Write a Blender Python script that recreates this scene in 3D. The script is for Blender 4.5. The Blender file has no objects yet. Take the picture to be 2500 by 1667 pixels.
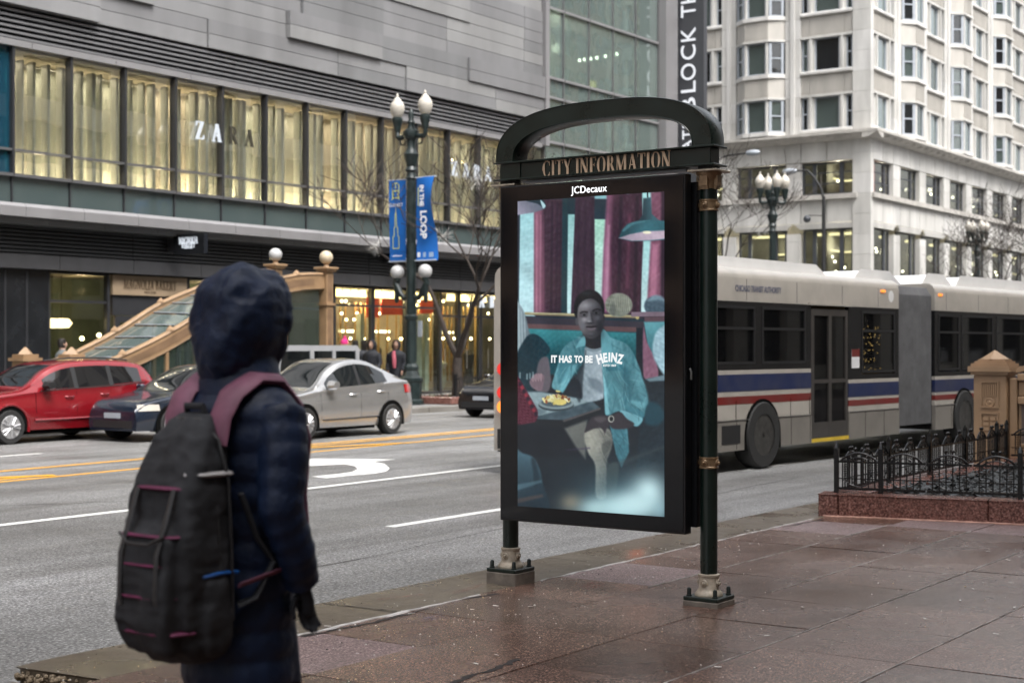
import bpy, bmesh, math, random
import numpy as np
from mathutils import Vector, Matrix
random.seed(7)
R = math.radians
sc = bpy.context.scene
col = sc.collection

# ---------------------------------------------------------------- camera, sky, sun, exposure
YAW = math.atan2(2600, 3700)            # angle between the street (+X) and the camera axis
cam_d = bpy.data.cameras.new('camera')
cam = bpy.data.objects.new('camera', cam_d); col.objects.link(cam)
cam_d.sensor_width = 36.0
cam_d.lens = 3700 / 2500 * 36
cam_d.shift_y = 14.5 / 2500
cam_d.clip_start = 0.1; cam_d.clip_end = 1500
cam.location = (0, 0, 1.75)
cam.rotation_euler = (R(90), 0, YAW - R(90))
cam_d.dof.use_dof = True
cam_d.dof.focus_distance = 9.75
cam_d.dof.aperture_fstop = 3.2
sc.camera = cam

world = bpy.data.worlds.new('World'); sc.world = world; world.use_nodes = True
wn = world.node_tree.nodes; wl = world.node_tree.links
bg = wn['Background']
sky = wn.new('ShaderNodeTexSky'); sky.sky_type = 'NISHITA'; sky.sun_disc = False
SUN_EL, SUN_AZ = R(58), R(200)
sky.sun_elevation = SUN_EL; sky.sun_rotation = SUN_AZ
sky.dust_density = 6.0; sky.ozone_density = 1.0; sky.air_density = 1.0
hsv = wn.new('ShaderNodeHueSaturation'); hsv.inputs['Saturation'].default_value = 0.22
wl.new(sky.outputs[0], hsv.inputs['Color']); wl.new(hsv.outputs[0], bg.inputs[0])
bg.inputs[1].default_value = 0.15

sun_d = bpy.data.lights.new('sun', 'SUN'); sun_d.energy = 1.2; sun_d.angle = R(25); sun_d.color = (1, .97, .93)
sun = bpy.data.objects.new('sun', sun_d); col.objects.link(sun)
# azimuth measured like the sky texture (clockwise from +Y)
sd = Vector((math.sin(SUN_AZ) * math.cos(SUN_EL), math.cos(SUN_AZ) * math.cos(SUN_EL), math.sin(SUN_EL)))
sun.rotation_euler = (-sd).to_track_quat('-Z', 'Y').to_euler()
sun.location = (0, 0, 40)
sc.view_settings.view_transform = 'Standard'
sc.view_settings.look = 'None'
EXPOSURE = 1.4
sc.view_settings.exposure = EXPOSURE
sc.view_settings.gamma = 1.0
sc.render.engine = 'CYCLES'
sc.cycles.max_bounces = 8; sc.cycles.transparent_max_bounces = 16
sc.cycles.diffuse_bounces = 3; sc.cycles.glossy_bounces = 4; sc.cycles.transmission_bounces = 6
sc.cycles.caustics_reflective = False; sc.cycles.caustics_refractive = False
sc.cycles.sample_clamp_indirect = 6.0
sc.cycles.use_denoising = True

# ---------------------------------------------------------------- helpers: materials
def srgb(*c):
    if len(c) == 1: c = c[0]
    return tuple(((x/255)/12.92 if x/255 <= .04045 else ((x/255+.055)/1.055)**2.4) for x in c)

class NT:
    def __init__(s, name):
        s.m = bpy.data.materials.new(name); s.m.use_nodes = True
        s.n = s.m.node_tree.nodes; s.l = s.m.node_tree.links
        s.b = s.n['Principled BSDF']; s.out = s.n['Material Output']
    def new(s, t, **kw):
        x = s.n.new(t)
        for k, v in kw.items():
            if k in x.inputs: x.inputs[k].default_value = v
            else: setattr(x, k, v)
        return x
    def link(s, a, b): s.l.new(a, b)
    def coord(s, kind='Object', scale=(1, 1, 1)):
        t = s.new('ShaderNodeTexCoord'); mp = s.new('ShaderNodeMapping')
        mp.inputs['Scale'].default_value = scale
        s.link(t.outputs[kind], mp.inputs['Vector']); return mp.outputs[0]
    def geo(s, scale=(1, 1, 1)):
        t = s.new('ShaderNodeNewGeometry'); mp = s.new('ShaderNodeMapping')
        mp.inputs['Scale'].default_value = scale
        s.link(t.outputs['Position'], mp.inputs['Vector']); return mp.outputs[0]
    def noise(s, vec, scale, detail=4, rough=.55):
        x = s.new('ShaderNodeTexNoise'); x.inputs['Scale'].default_value = scale
        x.inputs['Detail'].default_value = detail; x.inputs['Roughness'].default_value = rough
        s.link(vec, x.inputs['Vector']); return x.outputs['Fac']
    def ramp(s, fac, stops, interp='LINEAR'):
        x = s.new('ShaderNodeValToRGB'); x.color_ramp.interpolation = interp
        e = x.color_ramp.elements
        while len(e) < len(stops): e.new(.5)
        for i, (p, c) in enumerate(stops):
            e[i].position = p; e[i].color = (c, c, c, 1) if isinstance(c, (int, float)) else (*c[:3], 1)
        s.link(fac, x.inputs[0]); return x.outputs[0]
    def mix(s, fac, a, b, mode='MIX'):
        x = s.new('ShaderNodeMix'); x.data_type = 'RGBA'; x.blend_type = mode
        for sock, v in ((x.inputs[0], fac), (x.inputs[6], a), (x.inputs[7], b)):
            if isinstance(v, (int, float)): sock.default_value = v
            elif isinstance(v, tuple): sock.default_value = (*v[:3], 1)
            else: s.link(v, sock)
        return x.outputs[2]
    def math(s, op, a, b=0.0, clamp=False):
        x = s.new('ShaderNodeMath'); x.operation = op; x.use_clamp = clamp
        for sock, v in ((x.inputs[0], a), (x.inputs[1], b)):
            if isinstance(v, (int, float)): sock.default_value = v
            else: s.link(v, sock)
        return x.outputs[0]
    def bump(s, h, strength=.3, dist=.01):
        x = s.new('ShaderNodeBump'); x.inputs['Strength'].default_value = strength; x.inputs['Distance'].default_value = dist
        s.link(h, x.inputs['Height']); s.link(x.outputs[0], s.b.inputs['Normal'])
    def set(s, **kw):
        for k, v in kw.items():
            k = k.replace('_', ' ')
            if isinstance(v, (int, float, tuple)):
                s.b.inputs[k].default_value = (*v[:3], 1) if isinstance(v, tuple) and len(v) == 3 and 'olor' in k else v
            else: s.link(v, s.b.inputs[k])
        return s

def pbr(name, c, rough=.5, metal=0.0, var=.12, vscale=3.0, bump=0.0, bscale=60.0, bdist=.003, coat=0.0, rvar=.0, streak=False, spec=.5):
    t = NT(name)
    v = t.geo((1, 1, .25) if streak else (1, 1, 1))
    if var:
        n = t.noise(v, vscale, 5)
        lo = tuple(x * (1 - var) for x in c); hi = tuple(min(1, x * (1 + var)) for x in c)
        t.link(t.ramp(n, [(.3, lo), (.7, hi)]), t.b.inputs['Base Color'])
        if rvar:
            t.link(t.ramp(n, [(.3, max(0, rough - rvar)), (.7, min(1, rough + rvar))]), t.b.inputs['Roughness'])
    else:
        t.set(Base_Color=tuple(c))
    if not rvar: t.set(Roughness=rough)
    t.set(Metallic=metal)
    t.b.inputs['Specular IOR Level'].default_value = spec
    if coat:
        t.b.inputs['Coat Weight'].default_value = coat; t.b.inputs['Coat Roughness'].default_value = .04
    if bump:
        t.bump(t.noise(t.geo(), bscale, 3), bump, bdist)
    return t.m

def emit(name, c, strength=1.0):
    t = NT(name)
    t.set(Base_Color=(0.02, .02, .02), Emission_Color=tuple(c), Emission_Strength=strength, Roughness=.5)
    return t.m

def glass(name, tint=(.8, .9, .88), refl=.10, rough=.02, wav=.0, alpha=.0, diff=(.1, .12, .12)):
    """thin architectural pane: see-through tint mixed with a sharp reflection"""
    t = NT(name); t.n.remove(t.b)
    tr = t.new('ShaderNodeBsdfTransparent'); tr.inputs[0].default_value = (*tint, 1)
    gl = t.new('ShaderNodeBsdfGlossy'); gl.inputs['Roughness'].default_value = rough; gl.inputs[0].default_value = (1, 1, 1, 1)
    lw = t.new('ShaderNodeLayerWeight'); lw.inputs[0].default_value = .5
    f = t.math('POWER', lw.outputs['Facing'], 5.0); f = t.math('ADD', t.math('MULTIPLY', f, .9), refl*.6+.02, True)
    if wav:
        bp = t.new('ShaderNodeBump'); bp.inputs['Strength'].default_value = wav; bp.inputs['Distance'].default_value = .05
        t.link(t.noise(t.geo(), .7, 2), bp.inputs['Height']); t.link(bp.outputs[0], gl.inputs['Normal'])
    base = tr
    if alpha:
        df = t.new('ShaderNodeBsdfDiffuse'); df.inputs[0].default_value = (*diff, 1)
        mx0 = t.new('ShaderNodeMixShader'); mx0.inputs[0].default_value = alpha
        t.link(tr.outputs[0], mx0.inputs[1]); t.link(df.outputs[0], mx0.inputs[2]); base = mx0
    mx = t.new('ShaderNodeMixShader'); t.link(f, mx.inputs[0]); t.link(base.outputs[0], mx.inputs[1]); t.link(gl.outputs[0], mx.inputs[2])
    t.link(mx.outputs[0], t.out.inputs[0])
    return t.m

# ---------------------------------------------------------------- helpers: meshes
class MB:
    def __init__(s): s.v = []; s.f = []; s.m = []; s.s = []
    def add(s, vs, fs, m=0, sm=False):
        o = len(s.v); s.v += [tuple(p) for p in vs]
        for f in fs: s.f.append(tuple(i + o for i in f)); s.m.append(m); s.s.append(sm)
        return s
    def box(s, x0, y0, z0, x1, y1, z1, m=0):
        v = [(x0,y0,z0),(x1,y0,z0),(x1,y1,z0),(x0,y1,z0),(x0,y0,z1),(x1,y0,z1),(x1,y1,z1),(x0,y1,z1)]
        return s.add(v, [(0,3,2,1),(4,5,6,7),(0,1,5,4),(1,2,6,5),(2,3,7,6),(3,0,4,7)], m)
    def prism(s, pts, axis, a0, a1, m=0, sm=False):
        def P(p, a): return (a, p[0], p[1]) if axis == 'x' else (p[0], a, p[1]) if axis == 'y' else (p[0], p[1], a)
        n = len(pts)
        v = [P(p, a0) for p in pts] + [P(p, a1) for p in pts]
        s.add(v, [tuple(range(n)), tuple(range(2*n-1, n-1, -1))], m)
        o = len(s.v) - 2*n
        for i in range(n):
            j = (i+1) % n; s.f.append((o+i, o+j, o+n+j, o+n+i)); s.m.append(m); s.s.append(sm)
        return s
    def lathe(s, prof, n=20, c=(0,0,0), axis='z', m=0, sm=True, sx=1, sy=1, cap=True):
        vs = []; k = len(prof)
        for r, z in prof:
            for i in range(n):
                a = 2*math.pi*i/n; x, y = r*math.cos(a)*sx, r*math.sin(a)*sy
                p = (x, y, z) if axis == 'z' else (z, x, y) if axis == 'x' else (y, z, x)
                vs.append((c[0]+p[0], c[1]+p[1], c[2]+p[2]))
        fs = [(j*n+i, j*n+(i+1)%n, (j+1)*n+(i+1)%n, (j+1)*n+i) for j in range(k-1) for i in range(n)]
        s.add(vs, fs, m, sm)
        if cap:
            o = len(s.v) - k*n
            s.f += [tuple(o+i for i in range(n-1, -1, -1)), tuple(o+(k-1)*n+i for i in range(n))]; s.m += [m, m]; s.s += [False, False]
        return s
    def tube(s, path, rad, n=8, m=0, sm=True, cap=True, flat=1.0):
        P = [Vector(p) for p in path]; k = len(P)
        if isinstance(rad, (int, float)): rad = [rad]*k
        vs = []; up = None
        for i in range(k):
            t = (P[min(i+1, k-1)] - P[max(i-1, 0)])
            t = t.normalized() if t.length > 1e-9 else Vector((0,0,1))
            if up is None:
                up = Vector((0,0,1)) if abs(t.z) < .9 else Vector((1,0,0))
            a = t.cross(up)
            if a.length < 1e-6: a = t.cross(Vector((0,1,0)))
            a.normalize(); b = a.cross(t).normalized(); up = b
            for q in range(n):
                w = 2*math.pi*q/n
                vs.append(P[i] + a*(math.cos(w)*rad[i]) + b*(math.sin(w)*rad[i]*flat))
        fs = [(j*n+i, j*n+(i+1)%n, (j+1)*n+(i+1)%n, (j+1)*n+i) for j in range(k-1) for i in range(n)]
        s.add(vs, fs, m, sm)
        if cap:
            o = len(s.v)-k*n
            s.f += [tuple(o+i for i in range(n-1,-1,-1)), tuple(o+(k-1)*n+i for i in range(n))]; s.m += [m, m]; s.s += [False, False]
        return s
    def sphere(s, c, r, n=16, k=10, m=0, sz=1.0):
        prof = [(max(1e-4, r*math.sin(math.pi*i/k)), -r*sz*math.cos(math.pi*i/k)) for i in range(k+1)]
        return s.lathe(prof, n, c, m=m)
    def loft(s, rings, m=0, sm=True, cap=True):
        n = len(rings[0]); vs = [p for r in rings for p in r]; k = len(rings)
        s.add(vs, [(j*n+i, j*n+(i+1)%n, (j+1)*n+(i+1)%n, (j+1)*n+i) for j in range(k-1) for i in range(n)], m, sm)
        if cap:
            o = len(s.v)-k*n
            s.f += [tuple(o+i for i in range(n-1,-1,-1)), tuple(o+(k-1)*n+i for i in range(n))]; s.m += [m, m]; s.s += [False, False]
        return s
    def quad(s, a, b, c, d, m=0): return s.add([a,b,c,d], [(0,1,2,3)], m)
    def mesh(s, name, mats, bevel=0, seg=1, fix=True):
        me = bpy.data.meshes.new(name)
        me.from_pydata(s.v, [], s.f)
        me.polygons.foreach_set('material_index', s.m)
        me.polygons.foreach_set('use_smooth', s.s)
        for mm in (mats if isinstance(mats, (list, tuple)) else [mats]): me.materials.append(mm)
        if fix or bevel:
            b = bmesh.new(); b.from_mesh(me)
            if bevel:
                bmesh.ops.remove_doubles(b, verts=b.verts, dist=1e-5)
                ed = [e for e in b.edges if len(e.link_faces) == 2 and e.calc_face_angle(0) > R(30)]
                bmesh.ops.bevel(b, geom=ed, offset=bevel, segments=seg, affect='EDGES', profile=.5, clamp_overlap=True)
            bmesh.ops.recalc_face_normals(b, faces=b.faces)
            b.to_mesh(me); b.free()
        if any(s.s):
            me.set_sharp_from_angle(angle=R(38))
        me.update(); return me
    def build(s, name, mats, parent=None, loc=None, rz=0, bevel=0, seg=1, fix=True):
        return place(name, s.mesh(name, mats, bevel, seg, fix), parent, loc, rz)

def place(name, me, parent=None, loc=None, rz=0):
    o = bpy.data.objects.new(name, me); col.objects.link(o)
    if parent: o.parent = parent
    if loc is not None: o.location = loc
    if rz: o.rotation_euler = (0, 0, rz)
    return o

def tag(o, label=None, cat=None, group=None, kind=None):
    if label: o['label'] = label
    if cat: o['category'] = cat
    if group: o['group'] = group
    if kind: o['kind'] = kind
    return o
def thing(name, loc, label, cat, group=None, rz=0):
    o = bpy.data.objects.new(name, None); col.objects.link(o); o.empty_display_size = .2
    o.location = loc; o.rotation_euler = (0, 0, rz)
    return tag(o, label, cat, group)
def copy_tree(o, parent=None):
    c = o.copy(); col.objects.link(c); c.parent = parent
    for ch in list(o.children): copy_tree(ch, c)
    return c
def bx(name, mat, parent, *a, bevel=0):
    return MB().box(*a).build(name, mat, parent, bevel=bevel)

# pixel (2500 px wide photograph) -> place in the street, used to lay things out
_c, _s = math.cos(YAW), math.sin(YAW)
def on_y(u, Y):
    k = (u-1250)/3700; return Y*(k*_s+_c)/(_s-k*_c)
def on_x(u, X):
    k = (u-1250)/3700; return X*(_s-k*_c)/(_c+k*_s)
def zat(v, X, Y): return 1.75-(v-848)*(_c*X+_s*Y)/3700

# ---------------------------------------------------------------- lettering
def text_mesh(txt, size, extrude=.002, bold=0.0, xs=1.0, spacing=1.0):
    cu = bpy.data.curves.new('lettering', 'FONT'); cu.body = txt; cu.size = size; cu.extrude = extrude
    cu.offset = bold*size; cu.align_x = 'CENTER'; cu.align_y = 'CENTER'; cu.resolution_u = 4; cu.space_character = spacing
    o = bpy.data.objects.new('lettering', cu); col.objects.link(o)
    dg = bpy.context.evaluated_depsgraph_get()
    me = bpy.data.meshes.new_from_object(o.evaluated_get(dg))
    bpy.data.objects.remove(o); bpy.data.curves.remove(cu)
    me.transform(Matrix.Diagonal((xs, 1, 1, 1)))
    return me
def put_text(name, me, mat, parent, origin, right, up):
    r = Vector(right).normalized(); u = Vector(up).normalized(); n = r.cross(u)
    M = Matrix(((r.x, u.x, n.x, origin[0]), (r.y, u.y, n.y, origin[1]), (r.z, u.z, n.z, origin[2]), (0, 0, 0, 1)))
    me.transform(M); me.materials.clear(); me.materials.append(mat)
    return place(name, me, parent)

def _st(x0, y0, x1, y1, w):                      # straight stroke
    d = Vector((x1-x0, y1-y0)); p = Vector((-d.y, d.x)).normalized()*w/2
    return [(x0+p.x, y0+p.y), (x0-p.x, y0-p.y), (x1-p.x, y1-p.y), (x1+p.x, y1+p.y)]
def _hs(x0, x1, y, w): return [(x0, y-w/2), (x1, y-w/2), (x1, y+w/2), (x0, y+w/2)]
def _vs(x, y0, y1, w): return [(x-w/2, y0), (x+w/2, y0), (x+w/2, y1), (x-w/2, y1)]
def _dg(x0, y0, x1, y1, w): return [(x0-w/2, y0), (x0+w/2, y0), (x1+w/2, y1), (x1-w/2, y1)]
def _arc(cx, cy, rx, ry, a0, a1, tk, tn, n=14):  # round stroke, thick at the sides
    o = []; i_ = []
    for k in range(n+1):
        a = R(a0+(a1-a0)*k/n); w = tn+(tk-tn)*abs(math.cos(a))**1.3
        o.append((cx+rx*math.cos(a), cy+ry*math.sin(a))); i_.append((cx+(rx-w)*math.cos(a), cy+(ry-tn)*math.sin(a)))
    return [[o[k], o[k+1], i_[k+1], i_[k]] for k in range(n)]
def serif_glyph(ch, T=.15, t=.05):
    s = .045; g = []; S = lambda x, w=.30, y=s/2: g.append(_hs(x-w/2, x+w/2, y, s)); top = 1-s/2
    if ch == 'I': g += [_vs(.17, 0, 1, T)]; S(.17); S(.17, .3, top); w = .34
    elif ch == 'T': g += [_vs(.35, 0, 1, T), _hs(.02, .68, 1-t/2, t), _dg(.04, .76, .03, 1, .04), _dg(.66, .76, .67, 1, .04)]; S(.35); w = .7
    elif ch == 'L': g += [_vs(.17, 0, 1, T), _hs(.05, .6, t/2, t), _dg(.58, 0, .59, .25, .04)]; S(.17, .3, top); w = .62
    elif ch == 'F': g += [_vs(.17, 0, 1, T), _hs(.05, .58, 1-t/2, t), _hs(.17, .42, .52, t), _dg(.56, .76, .57, 1, .04), _vs(.42, .42, .62, .035)]; S(.17); w = .6
    elif ch == 'E': g += [_vs(.17, 0, 1, T), _hs(.05, .58, 1-t/2, t), _hs(.17, .44, .52, t), _hs(.05, .6, t/2, t), _dg(.56, .76, .57, 1, .04), _dg(.59, 0, .6, .25, .04), _vs(.43, .42, .62, .035)]; w = .64
    elif ch == 'N': g += [_vs(.12, 0, 1, t), _vs(.66, 0, 1, t), _dg(.13, 1, .63, 0, T*1.05)]; S(.12, .24); S(.06, .2, top); S(.66, .24, top); w = .8
    elif ch == 'M': g += [_vs(.12, 0, 1, t), _vs(.82, 0, 1, T), _dg(.16, 1, .44, .05, T), _dg(.44, .05, .78, 1, t)]; S(.12, .24); S(.82); S(.12, .2, top); S(.85, .22, top); w = 1.0
    elif ch == 'A': g += [_dg(.10, 0, .36, 1, t), _dg(.62, 0, .36, 1, T), _hs(.2, .54, .34, t)]; S(.10, .24); S(.62, .28); w = .76
    elif ch == 'Y': g += [_vs(.36, 0, .46, T), _dg(.36, .42, .10, 1, T), _dg(.36, .42, .60, 1, t)]; S(.36); S(.10, .26, top); S(.60, .22, top); w = .7
    elif ch == 'Z': g += [_hs(.05, .6, 1-t/2, t), _hs(.05, .62, t/2, t), _dg(.1, 0, .53, 1, T), _dg(.06, .76, .05, 1, .04), _dg(.61, .0, .62, .25, .04)]; w = .68
    elif ch == 'K': g += [_vs(.17, 0, 1, T), _dg(.25, .45, .58, 1, t), _dg(.6, 0, .33, .55, T)]; S(.17); S(.17, .3, top); S(.6, .26); S(.57, .22, top); w = .74
    elif ch == 'O': g += _arc(.4, .5, .38, .51, 0, 360, T, t, 28); w = .8
    elif ch == 'C': g += _arc(.42, .5, .4, .51, 48, 312, T, t, 22); g += [_vs(.67, .68, .97, .04), _vs(.67, .03, .28, .04)]; w = .74
    elif ch == 'G': g += _arc(.42, .5, .4, .51, 48, 312, T, t, 22); g += [_vs(.64, .05, .44, T*.9), _vs(.67, .7, .97, .04)]; S(.64, .26, .44); w = .8
    elif ch == 'R': g += [_vs(.17, 0, 1, T), _hs(.05, .36, 1-t/2, t), _hs(.17, .36, .47, t), _dg(.62, 0, .36, .5, T)]; g += _arc(.35, .735, .24, .265, -90, 90, T, t); S(.17); S(.63, .2); w = .74
    elif ch == 'B': g += [_vs(.17, 0, 1, T), _hs(.05, .36, 1-t/2, t), _hs(.17, .36, .51, t), _hs(.05, .36, t/2, t)]; g += _arc(.34, .755, .21, .245, -90, 90, T, t); g += _arc(.35, .26, .26, .26, -90, 90, T, t); w = .66
    else: w = .3
    return g, w
def serif_mesh(txt, h, depth=.004, xs=.8, gap=.06, T=.15, t=.05, boldness=0):
    x = 0; mb = MB(); i = 0
    polys = []
    for ch in txt:
        if ch == ' ': x += .3; continue
        g, w = serif_glyph(ch, T, t)
        for p in g: polys.append([(x+a, b) for a, b in p])
        x += w+gap
    x -= gap
    for i, p in enumerate(polys):
        e = depth+(i % 12)*.00035
        mb.prism([((a-x/2)*xs*h, (b-.5)*h) for a, b in p], 'z', 0, e)
    me = mb.mesh('lettering', []); return me
# ---------------------------------------------------------------- shared materials
def grain_ground(name, stops, gscale, wet=(.15, .5), wscale=.8, bump=.4, bdist=.004, stain=None, spec=.5, white=None, cells=True, tracks=False, vary=False):
    t = NT(name); g = t.geo()
    n = t.noise(g, gscale, 2, .7)
    c = t.ramp(n, stops)
    if cells:
        vo = t.new('ShaderNodeTexVoronoi'); vo.inputs['Scale'].default_value = gscale*.9; t.link(g, vo.inputs['Vector'])
        cc = t.ramp(vo.outputs['Color'], [(.1, .55), (.9, 1.5)])
        c = t.mix(.8, c, cc, 'MULTIPLY')
    big = t.noise(g, wscale, 5, .6)
    if stain:
        c = t.mix(t.ramp(big, [(.35, 0.0), (.65, .85)]), c, stain, 'MULTIPLY')
    if white:
        sp = t.noise(t.geo((1, 1, 1)), white[0], 1, .5)
        c = t.mix(t.ramp(sp, [(white[1], 0.0), (white[1]+.03, 1.0)]), c, white[2])
    if tracks:
        sx = t.new('ShaderNodeSeparateXYZ'); t.link(g, sx.inputs[0])
        w = t.noise(t.geo((.06, 1.3, 1)), 1.0, 3)
        c = t.mix(t.ramp(w, [(.38, .0), (.60, .75)]), c, (.55, .54, .52), 'MULTIPLY')
    if vary:
        oi = t.new('ShaderNodeObjectInfo'); c = t.mix(1.0, c, t.ramp(oi.outputs['Random'], [(0, (.78, .76, .75)), (1, (1.22, 1.18, 1.16))]), 'MULTIPLY')
    t.link(c, t.b.inputs['Base Color'])
    wetn = t.noise(g, wscale*1.6, 4, .6)
    t.link(t.ramp(wetn, [(.30, wet[0]), (.72, wet[1])]), t.b.inputs['Roughness'])
    t.b.inputs['Specular IOR Level'].default_value = spec
    t.bump(n, bump, bdist)
    return t.m
M_asphalt = grain_ground('asphalt', [(.28, .055), (.5, .20), (.74, .56)], 48, (.36, .7), .35, .6, .008, stain=(.66, .65, .64), white=(9, .80, (.3, .3, .28)), tracks=True)
M_walk = grain_ground('wet_aggregate_slab', [(.30, (.046, .028, .022)), (.5, (.130, .079, .062)), (.70, (.33, .225, .185))], 85, (.07, .40), .7, .4, .004, stain=(.52, .47, .44), white=(42, .77, (.5, .44, .4)), vary=True, spec=.42)
M_walk_dry = grain_ground('drier_aggregate_slab', [(.28, (.05, .036, .034)), (.5, (.17, .115, .11)), (.72, (.44, .35, .34))], 85, (.4, .7), .9, .6, .004, stain=(.85, .8, .8), white=(20, .77, (.6, .56, .55)))
M_farwalk = grain_ground('grey_sidewalk_concrete', [(.3, .15), (.7, .26)], 30, (.4, .7), .6, .2, .002, stain=(.8, .78, .75), cells=False)
M_kerb = grain_ground('wet_kerb_concrete', [(.3, (.085, .068, .05)), (.7, (.17, .14, .105))], 60, (.14, .5), 1.1, .2, .002, stain=(.62, .58, .52), white=(20, .79, (.5, .48, .44)), cells=False)
M_joint = pbr('pale_joint_sealant', (.48, .46, .45), .6, var=.3, vscale=12, bump=.6, bscale=80)
M_crack = pbr('dark_crack_fill', (.018, .013, .012), .7, var=.3, vscale=30, bump=.8, bscale=60, bdist=.01)
M_bed = pbr('mortar_bed', (.03, .022, .02), .6)
def paint_mat(name, c, wear=.42):
    t = NT(name); g = t.geo()
    n = t.noise(g, 28, 4, .7); n2 = t.noise(g, 2.2, 3)
    k = t.math('ADD', n, t.math('MULTIPLY', n2, .45))
    col_ = t.mix(t.ramp(k, [(wear, .75), (wear+.18, 0.0)]), tuple(c), (.11, .105, .1))
    t.link(col_, t.b.inputs['Base Color']); t.set(Roughness=.5); t.bump(t.noise(g, 75, 2), .3, .003); return t.m
M_white_paint = paint_mat('white_road_paint', (.74, .74, .72))
M_yellow_paint = paint_mat('yellow_road_paint', (.66, .33, .025))
M_green = pbr('dark_green_paint', (.0055, .0135, .0105), .32, var=.25, vscale=6, rvar=.08, bump=.08, bscale=25)
M_green2 = pbr('weathered_green_paint', (.007, .013, .012), .42, var=.35, vscale=9, rvar=.1, bump=.2, bscale=40)
M_bronze = pbr('weathered_bronze', (.26, .175, .10), .38, metal=.35, var=.35, vscale=22, rvar=.12, bump=.2, bscale=90)
M_bronze_pale = pbr('pale_bronze_collar', (.40, .345, .275), .45, metal=.1, var=.3, vscale=25, rvar=.12, bump=.25, bscale=80)
M_black_gloss = pbr('black_glass_bezel', (.0035, .004, .006), .07, var=0, spec=.5)
M_black_metal = pbr('black_painted_metal', (.006, .0065, .008), .3, var=.2, vscale=12)
M_concrete = pbr('plinth_concrete', (.15, .13, .11), .75, var=.35, vscale=14, bump=.5, bscale=60)
M_cream_letter = pbr('tan_lettering', srgb(205, 178, 150), .6, var=.1, vscale=40)
M_white_letter = pbr('white_lettering', (.75, .75, .76), .5, var=0)
M_chrome = pbr('brushed_steel', (.5, .5, .5), .28, metal=1, var=.1)
M_tyre = pbr('tyre_rubber', (.018, .018, .018), .8, var=.2, vscale=20, bump=.3, bscale=60)
M_rim = pbr('alloy_rim', (.48, .48, .49), .35, metal=.6, var=.1)
M_rubber = pbr('black_trim', (.012, .012, .013), .55, var=.15)
M_dark = pbr('dark_void', (.005, .005, .005), .9, var=0, spec=.05)

# ---------------------------------------------------------------- ground, road, kerbs, pavements
KERB_Y0, KERB_Y1, FAR_Y = 5.82, 6.42, 25.2
def sheet(name, mat, x0, y0, x1, y1, z, step=20, parent=None):
    mb = MB(); nx = max(1, int((x1-x0)/step)); ny = max(1, int((y1-y0)/step))
    for i in range(nx):
        for j in range(ny):
            a, b = x0+(x1-x0)*i/nx, x0+(x1-x0)*(i+1)/nx; p, q = y0+(y1-y0)*j/ny, y0+(y1-y0)*(j+1)/ny
            mb.quad((a, p, z), (b, p, z), (b, q, z), (a, q, z))
    return mb.build(name, mat, parent)
ground = tag(sheet('ground', M_farwalk, -600, -600, 900, 900, -.06, 100), 'plain city ground lying under the street and pavements', None, None, 'structure')
road = tag(sheet('road', M_asphalt, -120, KERB_Y1, 500, FAR_Y, 0.0), 'grey asphalt street with yellow and white lane lines', None, None, 'structure')
cross_road = tag(sheet('side_road', M_asphalt, 60, FAR_Y, 77, 300, -.004), 'asphalt side street between the glass block and the white building', None, None, 'structure')

def stripe(name, mat, pts, w, z=.004):
    mb = MB(); L = []; Rr = []
    for i, p in enumerate(pts):
        d = Vector(pts[min(i+1, len(pts)-1)])-Vector(pts[max(i-1, 0)]); n = Vector((-d.y, d.x)).normalized()*w/2
        L.append((p[0]+n.x, p[1]+n.y, z)); Rr.append((p[0]-n.x, p[1]-n.y, z))
    for i in range(len(pts)-1): mb.quad(Rr[i], Rr[i+1], L[i+1], L[i])
    return mb.build(name, mat, road)
def seg(p, q, n=8): return [(p[0]+(q[0]-p[0])*i/n, p[1]+(q[1]-p[1])*i/n) for i in range(n+1)]
stripe('lane_line', M_white_paint, seg((2, 12.5), (11.3, 12.75)), .14)
stripe('lane_line', M_white_paint, seg((13.2, 12.84), (40, 13.9)), .13)
stripe('lane_line', M_white_paint, seg((11.4, 9.47), (17.6, 9.62)), .13)
stripe('lane_line', M_white_paint, seg((19.6, 9.69), (26.5, 9.95)), .12)
stripe('lane_line', M_white_paint, seg((3.0, 9.3), (6.0, 9.36)), .12)
stripe('lane_line', M_white_paint, seg((11.5, 20.5), (16.0, 20.75)), .12)
stripe('centre_line', M_yellow_paint, seg((0, 15.75), (12.3, 16.78))+seg((15.1, 17.02), (60, 20.6))[0:], .13)
stripe('centre_line', M_yellow_paint, seg((0, 16.05), (13.4, 17.15)), .13)
stripe('centre_line', M_yellow_paint, seg((0, 17.2), (16.4, 18.45))+seg((20, 18.62), (60, 21.6))[1:], .14)
stripe('centre_line', M_yellow_paint, seg((17, 18.1), (60, 21.2)), .12, .008)
stripe('hatch_line', M_yellow_paint, seg((11.2, 18.0), (13.35, 17.02)), .22, .008)
stripe('hatch_line', M_yellow_paint, seg((17.6, 18.5), (21.5, 17.5)), .2, .012)
def gpx(u, v, z=0.0):
    d = 3700*(1.75-z)/(v-848); r = (u-1250)/3700*d; return (_c*d+_s*r, _s*d-_c*r)
arrow = [gpx(700+a/2.765, 1100+b/2.765) for a, b in [(60,60),(140,55),(735,60),(580,75),(660,90),(695,120),(670,142),(600,155),(400,172),(270,187),(165,176),(330,160),(440,145),(480,125),(460,105),(390,92),(140,105),(60,108)]]
MB().add([(x, y, .005) for x, y in arrow], [tuple(range(len(arrow)))]).build('turn_arrow', M_white_paint, road)
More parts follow.
